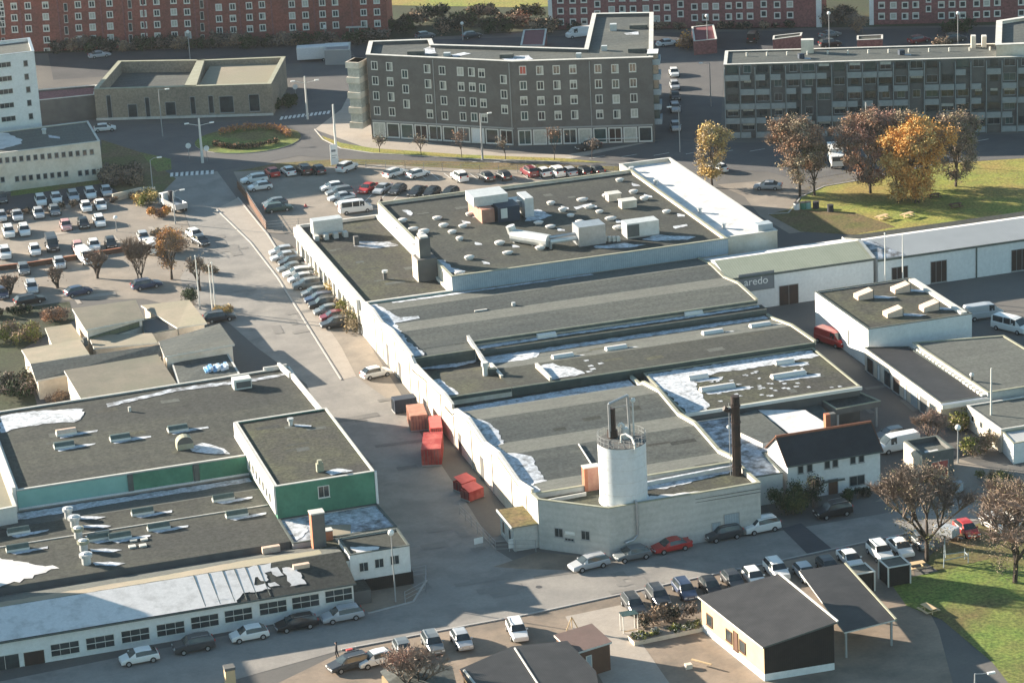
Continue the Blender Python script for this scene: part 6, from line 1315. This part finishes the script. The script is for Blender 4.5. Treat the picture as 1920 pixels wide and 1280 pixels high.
p = at(1290, 1252); t = thing('workbench', 'pile of pale planks and a trestle on the bare ground', 'planks', (p.x, p.y, 0)); m = MB(); m.obox((1.4, -.2), 2.2, 2.4, .22, .5, .6, 'wood_cream'); m.build('plank', t); m = MB(); m.box(-.3, .4, -.3, .3, 0, .5, 'render_warm'); m.build('block', t)
p = at(1073, 1182); t = thing('trestle', 'pale wooden tripod trestle beside the brown shed', 'trestle', (p.x, p.y, 0)); m = MB(); [m.tube([(a, b, 0), (0, 0, 1.6)], .06, 'wood_cream') for a, b in ((-.8, -.2), (.7, -.3), (.2, .7))]; m.build('frame', t)
for (x, y, s_) in ((573, 388, .4),): p = at(x, y); m = MB(); m.cyl((0, 0, 0), (0, 0, .5), .35, 'red_paint', r2=.05, n=8); tag(m.build('traffic_cone', loc=(p.x, p.y, .04)), 'small red cone on the sandy parking lot', 'cone')
t = thing('bin', 'pale grey wheeled bin beside the red-doored garage', 'bin', tuple(at(1796, 922))); m = MB(); m.box(-.5, .5, -.4, .4, .1, 1.2, 'cladding_blue'); m.build('body', t); m = MB(); m.box(-.54, .54, -.44, .44, 1.2, 1.28, 'frame_grey'); m.build('lid', t)
# fences
def fence(name, label, pts, h, mat, step=2.4, px=True, wire=True):
    P = [at(x, y) for x, y in pts]; t = thing(name, label, 'fence', tuple(P[0])); o = P[0]
    for a, b in zip(P, P[1:]):
        L = (b-a).length; n = max(1, int(L/step))
        for i in range(n+1):
            q = a.lerp(b, i/n)-o; m = MB(); m.cyl((0, 0, 0), (0, 0, h), .04, mat, n=5); m.build('post', t, loc=(q.x, q.y, 0))
        m = MB(); c = (a+b)/2-o
        for zz in ([h-.05, h*.66, h*.33] if wire else [h-.1]): m.cyl((a.x-o.x, a.y-o.y, zz), (b.x-o.x, b.y-o.y, zz), .025, mat, n=4)
        m.build('rail', t)
fence('wire_fence', 'thin wire fence along the verge above the upper parking lot', [(650, 318), (760, 318), (900, 324), (1150, 326)], 1.4, 'pole_grey', 3.2)
fence('wire_fence', 'wire fence and gate posts at the head of the bright factory wall', [(462, 372), (500, 432), (560, 426), (600, 428)], 1.5, 'pole_grey')
fence('wire_fence', 'wire fence around the shaded corner garden', [(775, 1085), (800, 1080), (798, 1110), (760, 1130)], 1.4, 'pole_grey')
fence('wire_fence', 'wire gate fence from the porch into the street', [(862, 965), (930, 1036), (1005, 1034)], 1.5, 'pole_grey', 2)
def wallbox(name, label, pts, h, wd, mat, top=None, cat='wall'):
    P = [at(x, y) for x, y in pts]; m = MB(); o = P[0]
    for a, b in zip(P, P[1:]):
        c = (a+b)/2-o; m.obox((c.x, c.y), math.atan2(b.y-a.y, b.x-a.x), (b-a).length, wd, 0, h, mat, top)
    return tag(m.build(name, loc=tuple(o)), label, cat)
wallbox('garden_wall', 'low orange-brown wall between the rows of the left parking lot', [(-40, 512), (60, 500), (150, 486), (270, 466)], .8, .35, 'wood_brown', 'brick_orange')
wallbox('garden_wall', 'low pale wall in front of the bare corner hedge', [(212, 378), (262, 366), (292, 364)], 1.3, .3, 'render_warm')
wallbox('garden_wall', 'dark plank fence on the slope beside the pavement', [(446, 352), (462, 372), (500, 430)], 1.2, .2, 'wood_brown')
# ------------------------------------------------------------------ people
def person(x, y, yaw, label, top='cloth_dark', legs='navy'):
    p = at(x, y); t = thing('person', label, 'person', (p.x, p.y, .03), R_(yaw))
    V = [(0, 0, .95), (0, 0, 1.2), (0, 0, 1.45), (0, 0, 1.53), (0, 0, 1.66), (.1, .03, .9), (.12, .1, .5), (.12, -.02, .06), (.12, .14, .03), (-.1, .0, .9), (-.12, -.08, .5), (-.12, -.2, .08), (-.12, -.06, .03), (.19, 0, 1.42), (.25, -.04, 1.14), (.26, .08, .9), (-.19, 0, 1.42), (-.25, .04, 1.14), (-.26, .12, .9)]
    Ed = [(0, 1), (1, 2), (2, 3), (3, 4), (0, 5), (5, 6), (6, 7), (7, 8), (0, 9), (9, 10), (10, 11), (11, 12), (2, 13), (13, 14), (14, 15), (2, 16), (16, 17), (17, 18)]
    rad = [.15, .15, .14, .06, .1, .1, .07, .05, .04, .1, .07, .05, .04, .07, .05, .035, .07, .05, .035]
    me = bpy.data.meshes.new('body'); me.from_pydata(V, Ed, []); o = bpy.data.objects.new('body', me); col.objects.link(o); o.parent = t
    sk = o.modifiers.new('skin', 'SKIN'); o.modifiers.new('sub', 'SUBSURF').levels = 1
    for i, r in enumerate(rad): me.skin_vertices[0].data[i].radius = (r, r*.8)
    me.skin_vertices[0].data[0].use_root = True; me.materials.append(MATS[top])
    m = MB(); m.sphere((0, .02, 1.68), .115, 'skin', 10, 1.15); m.build('head', t, smooth=True); m = MB(); m.sphere((0, -.01, 1.72), .125, 'cloth_dark', 10, 1.0); m.build('hair', t, smooth=True)
person(716, 390, 200, 'person in dark clothes walking behind the white minibus'); person(1400, 992, 180, 'person in dark coat standing by the concrete wall and white car'); person(632, 1233, 90, 'person in dark clothes beside the parked cars at the bottom edge')
p = at(866, 848); t = thing('pallet_stack', 'stack of tan pallets and timber against the bright factory wall', 'pallets', (p.x+.6, p.y, 0))
for k in range(6): m = MB(); m.box(-.6+.05*(k % 2), .6+.05*(k % 2), -.5, .5, .02+k*.16, .13+k*.16, 'wood_cream'); m.build('pallet', t)
m = MB(); m.obox((.1, -1.6), 1.4, 1.8, .5, 0, .4, 'wood_cream'); m.build('timber', t)
# bicycle parked beside the person at the bottom edge
p = at(660, 1229); t = thing('motorcycle', 'small dark motorcycle with a pinkish seat at the bottom kerb', 'motorcycle', (p.x, p.y, 0), R_(10))
for s in (-.65, .65): m = MB(); m.cyl((s, -.06, .3), (s, .06, .3), .3, 'tyre', n=14); m.build('wheel', t)
m = MB(); m.box(-.5, .4, -.14, .14, .35, .75, 'cloth_dark'); m.tube([(.65, 0, .3), (.45, 0, 1.0), (.4, -.3, 1.05)], .04, 'pole_grey'); m.build('frame', t); m = MB(); m.box(-.6, .1, -.15, .15, .75, .88, 'red_light'); m.build('seat', t)

# ------------------------------------------------------------------ trees, shrubs and hedges
for nm, c, c2 in (('leaf_orange', (.56, .3, .09), (.46, .22, .06)), ('leaf_yellow', (.56, .42, .17), (.46, .31, .12)), ('leaf_rust', (.36, .2, .12), (.28, .16, .1)), ('leaf_brown', (.3, .21, .14), (.22, .16, .11)), ('leaf_tan', (.36, .29, .19), (.27, .22, .15)),
                  ('leaf_olive', (.13, .125, .045), (.09, .095, .035)), ('leaf_green', (.035, .062, .02), (.025, .042, .016)), ('leaf_lime', (.22, .22, .05), (.15, .16, .04)), ('leaf_pink', (.33, .19, .15), (.25, .13, .1)), ('twig', (.2, .155, .125), (.14, .11, .09)), ('twig_light', (.3, .23, .18), (.2, .15, .12)), ('bark', (.07, .055, .045), (.05, .04, .034)), ('leaf_dark', (.03, .034, .024), (.045, .045, .03))):
    mk(nm, c, rough=.8, c2=c2, sc1=2., amt=.8, grain=.2, spec=.15)
def leafcloud(clusters, n, size, mats, rnd, name, parent, flatn=.0):
    # many leaf-sized quads scattered round the cluster centres
    V = []; Fc = []; M = []; wsum = [c[3]**2 for c in clusters]
    for i in range(n):
        c = rnd.choices(clusters, wsum)[0]
        d = Vector((rnd.gauss(0, 1), rnd.gauss(0, 1), rnd.gauss(0, .8))); r = c[3]*min(1.25, abs(rnd.gauss(.62, .3)))
        p = Vector(c[:3])+d.normalized()*r
        a = Vector((rnd.uniform(-1, 1), rnd.uniform(-1, 1), rnd.uniform(-1, 1))).normalized(); b = a.orthogonal().normalized(); s = size*rnd.uniform(.6, 1.35)
        k = len(V); V += [p-a*s, p+b*s*.6, p+a*s, p-b*s*.6]; Fc.append((k, k+1, k+2, k+3)); M.append(c[4] if len(c) > 4 and rnd.random() < .75 else rnd.randrange(len(mats)))
    me = bpy.data.meshes.new(name); me.from_pydata(V, [], Fc)
    for m in mats: me.materials.append(MATS[m])
    me.polygons.foreach_set('material_index', M); o = bpy.data.objects.new(name, me); col.objects.link(o); o.parent = parent; return o
def limbs(m, h, cw, rnd, trunk=.22, split=.3, up=.9, lv=4, mat='bark', twigmat='twig', ntw=5, tl=.9):
    ends = []; tw = []
    def grow(p, d, L, r, l):
        q = p+d*L; m.cyl(p, q, r, mat if l < 3 else twigmat, r2=r*.62, n=6 if l < 2 else 4, caps=False)
        if l >= lv:
            ends.append(q)
            for _ in range(ntw):
                e = (d+Vector((rnd.gauss(0, .7), rnd.gauss(0, .7), rnd.gauss(.25, .45)))).normalized(); s = p.lerp(q, rnd.random()); t = s+e*tl*rnd.uniform(.5, 1.2); w_ = e.orthogonal().normalized()*.035
                i = len(m.v); m.v += [tuple(s-w_), tuple(s+w_), tuple(t)]; m.f.append((i, i+1, i+2)); m.m.append(m.mi(twigmat))
            return
        n = 3 if l else 4
        for k in range(n+(rnd.random() < .5)):
            a = rnd.uniform(0, 6.28); sp = rnd.uniform(.4, .95)*cw
            e = (d*(.8 if l else .7)+Vector((math.cos(a)*sp, math.sin(a)*sp, up*.35))).normalized()
            grow(p+d*L*rnd.uniform(.75, 1.0), e, L*rnd.uniform(.62, .85) if l else h*rnd.uniform(.2, .28), r*.62, l+1)
    grow(Vector((0, 0, 0)), Vector((rnd.uniform(-.05, .05), rnd.uniform(-.05, .05), 1)).normalized(), h*split, trunk, 0)
    return ends
def tree(x, y, ytop, wpx, label, mats, n=2500, size=.22, leafy=1.0, name='tree', cat='tree', seed=1, split=.22, lv=4, ntw=8, twigmat='twig', trunks=1, group=None, cr=1.1, tr=.24, fill=0, low=.22):
    rnd = random.Random(seed); p = at(x, y); h = zof(x, y, ytop); dist = (p-CAM).length; wm_ = wpx/F*dist/2
    t = thing(name, label, cat, (p.x, p.y, 0), group=group)
    allends = []
    for k in range(trunks):
        m = MB(); ends = limbs(m, h, .8, rnd, tr/(trunks**.5), split, lv=lv, twigmat=twigmat, ntw=ntw, tl=h*.085)
        # fit the branching to the crown's measured height and width
        zx = max(e.z for e in ends); rx = sorted(math.hypot(e.x, e.y) for e in ends)[int(len(ends)*.8)]
        oz = h*.97/zx; ox = wm_/max(rx, .5); dx = rnd.uniform(-.3, .3)*wm_*(trunks > 1)
        m.v = [(vx*ox+dx, vy*ox, vz*oz) if vz > h*split*.6 else (vx+dx, vy, vz*oz) for vx, vy, vz in m.v]
        allends += [Vector((e.x*ox+dx, e.y*ox, e.z*oz)) for e in ends]
        m.build('trunk', t)
    if leafy > 0:
        cl = [(e.x, e.y, e.z, cr*rnd.uniform(.6, 1.2), rnd.randrange(len(mats))) for e in (allends if not fill or len(allends) <= fill else rnd.sample(allends, fill))]
        for _ in range(fill):              # outer twig clumps that round the crown off
            a = rnd.uniform(0, 6.283); zz = rnd.uniform(low, .97); q = (zz-(low+.97)/2)/((.97-low)/2); rr_ = wm_*.92*math.sqrt(max(0, 1-abs(q)**2.3))*math.sqrt(rnd.uniform(.25, 1))
            cl.append((rr_*math.cos(a), rr_*math.sin(a), zz*h, cr*rnd.uniform(.55, 1.15), rnd.randrange(len(mats))))
        leafcloud(cl, int(n*leafy), size, mats, rnd, 'crown', t)
    return t
tree(1500, 370, 222, 92, 'wide brown half-bare tree, leftmost of the field trees', ['leaf_brown', 'leaf_rust', 'twig', 'leaf_tan'], 16000, 0.15, seed=11, lv=5, ntw=5, group='autumn trees on the field', fill=70, low=0.18)
tree(1527, 367, 250, 42, 'slim brown half-bare tree standing right beside the leftmost wide one', ['leaf_brown', 'twig', 'leaf_olive'], 8000, 0.15, seed=12, lv=4, ntw=9, group='autumn trees on the field', fill=34, low=0.18)
tree(1632, 363, 210, 108, 'reddish-brown rounded tree left of the orange one', ['leaf_rust', 'leaf_brown', 'leaf_pink', 'twig'], 24000, 0.15, seed=13, lv=5, ntw=5, group='autumn trees on the field', fill=110, low=0.16)
tree(1690, 352, 205, 92, 'tall brown tree directly behind the orange one', ['leaf_brown', 'leaf_rust', 'leaf_tan'], 18000, 0.15, seed=14, lv=5, ntw=4, group='autumn trees on the field', fill=90, low=0.2)
tree(1792, 350, 213, 84, 'greyish tan tree, rightmost on the field', ['leaf_tan', 'leaf_olive', 'leaf_brown', 'twig'], 17000, 0.15, seed=15, lv=5, ntw=5, group='autumn trees on the field', fill=90, low=0.14)
tree(1722, 380, 222, 92, 'bright orange leafy tree in the middle of the field group', ['leaf_orange', 'leaf_orange', 'leaf_yellow'], 30000, 0.17, seed=16, lv=5, ntw=1, cr=1.3, trunks=2, group='autumn trees on the field', fill=110, low=0.1)
tree(1684, 380, 284, 44, 'low bright yellow-orange sapling at the left foot of the orange tree', ['leaf_yellow', 'leaf_orange'], 7000, 0.17, seed=17, lv=3, cr=1.1, group='autumn trees on the field', fill=34, low=0.1)
tree(1335, 352, 235, 58, 'slim golden yellow tree before the white warehouse strip', ['leaf_yellow', 'leaf_yellow', 'leaf_tan'], 9000, 0.17, seed=18, lv=4, ntw=3, cr=1.1, fill=44, low=0.16)
tree(1738, 1052, 866, 150, 'large half-bare brown tree between the street and the lawn', ['leaf_olive', 'leaf_brown', 'twig', 'leaf_tan'], 5200, 0.09, seed=19, lv=5, ntw=9, tr=.28, fill=90, low=0.16)
tree(1903, 1092, 900, 205, 'large bare spreading tree at the right edge', ['leaf_tan', 'leaf_olive', 'twig', 'leaf_brown'], 6500, 0.085, seed=20, lv=5, ntw=11, tr=.28, twigmat='twig_light', fill=110, low=0.16)
tree(1748, 838, 772, 58, 'pinkish bare shrub tree behind the red-doored garage', ['leaf_pink', 'twig_light'], 2500, 0.06, seed=21, lv=5, ntw=8, split=.08, twigmat='twig_light', tr=.14, fill=24, low=0.1)
tree(322, 524, 430, 44, 'small rust-leaved tree at the edge of the left parking lot', ['leaf_rust', 'leaf_orange', 'leaf_brown'], 5000, 0.12, seed=22, lv=4, ntw=7, fill=30, low=0.3)
tree(266, 526, 440, 44, 'bare brown multi-stemmed tree by the dark blue estate car', ['twig', 'leaf_brown'], 1800, 0.08, seed=23, lv=5, ntw=6, split=.12, trunks=2, fill=34, low=0.3)
tree(183, 522, 470, 40, 'small bare bush tree below the white box van', ['twig', 'leaf_brown'], 200, .12, seed=24, lv=4, ntw=8, split=.1); tree(108, 540, 498, 34, 'tiny bare bush tree on the sandy lot strip', ['twig', 'leaf_rust'], 150, .12, seed=25, lv=4, ntw=7, split=.1); tree(20, 552, 516, 34, 'reddish bare bush at the left edge of the lot', ['leaf_rust', 'twig'], 250, .12, seed=26, lv=4, ntw=7, split=.1)
tree(775, 1330, 1212, 90, 'bare reddish tree in front of the pale gabled shed', ['leaf_pink', 'twig_light'], 2500, 0.07, seed=27, lv=5, ntw=4, split=.2, twigmat='twig_light', fill=12, low=0.2)
tree(375, 545, 480, 30, 'thin bare tree beside the side street lamp', ['leaf_tan', 'twig'], 250, .12, seed=28, lv=4, ntw=7, split=.15)
for i, (x, y, yt, mt) in enumerate(((712, 286, 255, 'leaf_olive'), (790, 292, 252, 'leaf_tan'), (866, 296, 246, 'leaf_rust'), (948, 300, 258, 'leaf_tan'), (1040, 300, 240, 'leaf_rust'), (1110, 298, 262, 'twig'))):
    tree(x, y, yt, 22, 'thin young street tree, %s from the left before the grey block' % ORD[i], [mt, 'twig'], 220, .14, seed=30+i, lv=3, ntw=5, split=.3, tr=.07, group='young street trees before the grey block')
def shrub(x, y, w_, d, h, label, mats, n=1200, size=.16, name='shrub', seed=1, yaw=0.0, cat='shrub', group=None, nstem=7):
    rnd = random.Random(seed*7+3); p = at(x, y); t = thing(name, label, cat, (p.x, p.y, 0), R_(yaw), group)
    k = max(4, int(w_*d*.7)); cl = [(rnd.uniform(-w_/2, w_/2)*.8, rnd.uniform(-d/2, d/2)*.8, h*rnd.uniform(.3, .72), min(h*.42, 1.1)*rnd.uniform(.7, 1.2), rnd.randrange(len(mats))) for _ in range(k)]
    leafcloud(cl, n, size, mats, rnd, 'foliage', t)
    m = MB(); 
    for _ in range(nstem): a, b = rnd.uniform(-w_/2, w_/2)*.7, rnd.uniform(-d/2, d/2)*.7; m.cyl((a*.6, b*.6, 0), (a, b, h*.8), .05, 'twig', r2=.02, n=4, caps=False)
    m.build('stem', t); return t
shrub(1484, 962, 5.0, 2.6, 3.6, 'big dark evergreen bush at the left corner of the white house', ['leaf_green', 'leaf_green', 'leaf_olive'], 5200, .13, seed=1); shrub(1527, 950, 1.6, 1.4, 4.4, 'dark upright conifer before the white house windows', ['leaf_green', 'leaf_dark'], 1800, .12, seed=2)
shrub(1612, 934, 5.0, 1.6, 1.3, 'low dark hedge under the white house wall', ['leaf_dark', 'leaf_green'], 2200, .12, seed=3)
shrub(1808, 800, 3.6, 2.4, 2.6, 'yellow-green bush beside the garage end', ['leaf_lime', 'leaf_olive', 'leaf_tan'], 2800, .14, seed=4); shrub(1838, 850, 4.2, 3.0, 3.0, 'larger yellow-green bush nearer the white shed', ['leaf_lime', 'leaf_olive', 'leaf_tan', 'leaf_brown'], 3600, .14, seed=5); shrub(1870, 905, 6.0, 3.0, 1.6, 'tan thorny undergrowth below the white shed', ['leaf_tan', 'leaf_brown', 'leaf_olive'], 2600, .14, seed=6)
shrub(268, 384, 4.2, 2.4, 2.6, 'golden green bush at the street corner wall', ['leaf_lime', 'leaf_yellow', 'leaf_olive'], 2200, .16, seed=7); shrub(297, 408, 3.6, 2.2, 1.8, 'low orange hedge corner by the flatbed truck', ['leaf_orange', 'leaf_rust'], 2600, .15, seed=8)
shrub(228, 340, 8.5, 10, 2.6, 'dark brown thicket right of the low office', ['leaf_dark', 'twig', 'leaf_brown'], 5000, .22, seed=9, nstem=20); shrub(120, 392, 34, 1.2, 1.3, 'long bare brown hedge between the upper rows of the left lot', ['twig', 'leaf_brown', 'leaf_dark'], 5200, .14, seed=10, name='hedge', cat='hedge', nstem=40, yaw=2)
shrub(335, 470, 3.4, 3.0, 2.4, 'rust-brown bush mound near the white driving car', ['leaf_rust', 'leaf_brown', 'twig'], 1800, .16, seed=11); shrub(300, 440, 5.0, 4.0, .8, 'low sandy brush beside the rust-brown bush mound', ['leaf_tan', 'leaf_brown'], 900, .16, seed=12)
shrub(388, 510, 3.0, 2.6, 1.5, 'dry tan bush behind the side street lamp', ['leaf_tan', 'leaf_brown'], 900, .15, seed=13); shrub(424, 590, 3.4, 2.4, 1.5, 'orange-brown shrub right of the flagpoles', ['leaf_rust', 'leaf_yellow', 'leaf_brown'], 1600, .14, seed=14); shrub(362, 572, 1.8, 1.8, 2.6, 'dark green bush left of the flagpoles', ['leaf_green', 'leaf_dark'], 1300, .14, seed=15)
shrub(20, 640, 9, 6, 2.4, 'yellow-green garden bushes at the left edge', ['leaf_lime', 'leaf_olive', 'leaf_brown'], 5200, .16, seed=16); shrub(112, 600, 5, 3, 2.2, 'brown garden hedge left of the pavilions', ['leaf_brown', 'leaf_rust', 'twig'], 2600, .14, seed=17); shrub(30, 590, 11, 1.6, 1.4, 'dark clipped hedge below the black estate car', ['leaf_dark', 'leaf_green'], 3200, .14, seed=18, name='hedge', cat='hedge')
shrub(25, 735, 7, 8, 2.2, 'dark garden thicket beside the leftmost pavilion', ['leaf_dark', 'leaf_green', 'twig'], 4200, .16, seed=19, nstem=14); shrub(108, 752, 4, 2, 1.6, 'bare brown bush in front of the bright pavilion wall', ['twig', 'leaf_brown'], 1300, .12, seed=20)
for i, (x, y, h, mt) in enumerate(((596, 500, 2.0, ['leaf_tan', 'leaf_lime']), (612, 528, 2.4, ['leaf_lime', 'leaf_rust', 'leaf_tan']), (630, 558, 2.8, ['leaf_olive', 'leaf_yellow']), (648, 590, 2.4, ['leaf_lime', 'leaf_brown']), (664, 616, 3.0, ['leaf_olive', 'leaf_tan', 'leaf_yellow']))):
    shrub(x, y, 2.2, 5.8, h, 'yellowish climbing hedge, %s from the far end of the bright wall' % ORD[i], mt, 1900, .15, seed=40+i, group='climbing hedges along the bright wall')
# roundabout planting
def arc(name, label, a0, a1, r, h, wd, mats, n, seed):
    rnd = random.Random(seed); t = thing(name, label, 'hedge', (c0.x, c0.y, .15)); cl = []
    for k in range(26): a = R_(a0+(a1-a0)*k/25); cl.append((r*math.cos(a), r*math.sin(a), h*.55, wd*rnd.uniform(.5, .75)))
    leafcloud(cl, n, .17, mats, rnd, 'foliage', t); m = MB()
    for c in cl[::3]: m.cyl((c[0], c[1], 0), (c[0], c[1], h*.8), .06, 'twig', n=4)
    m.build('stem', t)
arc('hedge', 'red-orange curved hedge on the far side of the roundabout', -15, 120, 7.2, 1.2, 1.0, ['leaf_rust', 'leaf_orange', 'leaf_pink'], 2600, 1)
arc('hedge', 'dark brown curved hedge on the near side of the roundabout', 195, 310, 6.4, .9, .9, ['leaf_dark', 'leaf_rust', 'leaf_green'], 2200, 2)
# planting in front of the clubhouse
shrub(1252, 1165, 8.2, 1.3, 2.0, 'twiggy dark hedge behind the parked cars by the clubhouse', ['twig', 'leaf_dark', 'leaf_brown'], 3000, .13, seed=60, name='hedge', cat='hedge', nstem=40, yaw=6)
def bed():
    p = at(1252, 1190); t = thing('flower_bed', 'raised bed of mottled green and white plants below the twiggy hedge', 'flower bed', (p.x, p.y, 0), R_(4)); m = MB(); m.box(-4.2, 4.2, -.9, .9, 0, .5, 'render_warm', 'dirt'); m.build('planter', t)
    rnd = random.Random(5); leafcloud([(rnd.uniform(-4, 4), rnd.uniform(-.7, .7), .6, .35, rnd.randrange(4)) for _ in range(60)], 2600, .11, ['leaf_lime', 'leaf_olive', 'leaf_green', 'curtain'], rnd, 'foliage', t)
bed()
p = at(1190, 1180); t = thing('glass_shelter', 'small pale-framed glass shelter at the end of the twiggy hedge', 'shelter', (p.x-.6, p.y, 0)); m = MB()
for a in (-.8, .8):
    for b in (-.5, .5): m = MB(); m.box(a-.04, a+.04, b-.04, b+.04, 0, 2.0, 'frame_white'); m.build('post', t)
m = MB(); m.box(-.9, .9, -.6, .6, 2.0, 2.06, 'glass_teal'); m.build('roof', t); m = MB(); m.box(-.8, .8, -.52, -.48, .2, .3, 'wood_cream'); m.build('rail', t)
# far shrubs and banks
def far(items, group):
    for (x, y, w_, d, h, lb, mats, n, sd_) in items: shrub(x, y, w_, d, h, lb, mats, n, .3, seed=sd_, group=group, nstem=4)
far([(115+i*33, 98-i*.9, 4.5+(i % 3), 3.5, 2.2+(i*7 % 4)*.45, 'dark brown shrub, %s from the left before the long red block' % ORD[i], [['leaf_dark', 'twig'], ['leaf_brown', 'twig'], ['leaf_dark', 'leaf_green']][i % 3], 800, 70+i) for i in range(19)], 'shrubs before the long red block')
far([(752+i*30, 62-(i % 3)*13, 7, 5, 3.4, 'dark green shrub on the far bank, %s from the left' % ORD[i], [['leaf_green', 'leaf_dark'], ['leaf_dark', 'leaf_brown']][i % 2], 1600, 100+i) for i in range(10)], 'shrubs on the green bank')
far([(1040+i*40, 56-i*.3, 4, 2.5, 1.5, 'low dark shrub, %s from the left before the maroon blocks' % ORD[i], ['leaf_dark', 'leaf_brown'], 420, 120+i) for i in range(12)], 'low shrubs before the maroon blocks')
shrub(1288, 92, 3.4, 2.6, 3.4, 'orange-brown shrub left of the flat red garage', ['leaf_rust', 'leaf_orange', 'leaf_brown'], 1200, .22, seed=140); shrub(1565, 46, 9, 6, 4.5, 'dark thicket between the two maroon blocks', ['leaf_dark', 'twig', 'leaf_brown'], 2400, .3, seed=141); shrub(1610, 62, 4, 3, 4, 'brown shrub by the small maroon garage', ['leaf_brown', 'twig'], 900, .25, seed=142); shrub(1800, 60, 10, 3, 2.6, 'dark hedge before the top right maroon block', ['leaf_dark', 'leaf_green'], 1500, .25, seed=143)
shrub(1762, 90, 5, 2, 2.4, 'brownish shrub among the cars behind the balcony block', ['leaf_brown', 'leaf_dark'], 600, .25, seed=144); shrub(536, 200, 3, 11, 1.6, 'dark green clipped hedge at the right end of the brick building', ['leaf_green'], 2600, .2, seed=145, yaw=-35)
p = at(1410, 60)
# dormant grass tufts on the field: countless, so one object
rnd = random.Random(9); cl = []
for _ in range(260):
    q = at(rnd.uniform(1500, 1920), rnd.uniform(320, 405)); cl.append((q.x, q.y, .06, .9))
g_ = leafcloud(cl, 5200, .1, ['leaf_lime', 'leaf_olive', 'leaf_tan', 'leaf_rust'], rnd, 'fallen_leaves', None); g_['kind'] = 'stuff'
for v in g_.data.vertices: v.co.z = .045+abs(v.co.z)*.05

# ------------------------------------------------------------------ haze
m = MB(); m.box(-900, 900, -420, 900, -1.5, 140, 'sign_white'); o = m.build('haze'); tag(o, kind='stuff')
hm = bpy.data.materials.new('haze'); hm.use_nodes = True; hn = hm.node_tree; hn.nodes.clear()
pv = hn.nodes.new('ShaderNodeVolumePrincipled'); pv.inputs['Density'].default_value = HAZE; pv.inputs['Color'].default_value = (.86, .93, 1, 1); pv.inputs['Anisotropy'].default_value = .3
ho_ = hn.nodes.new('ShaderNodeOutputMaterial'); hn.links.new(pv.outputs[0], ho_.inputs['Volume']); o.data.materials.clear(); o.data.materials.append(hm)
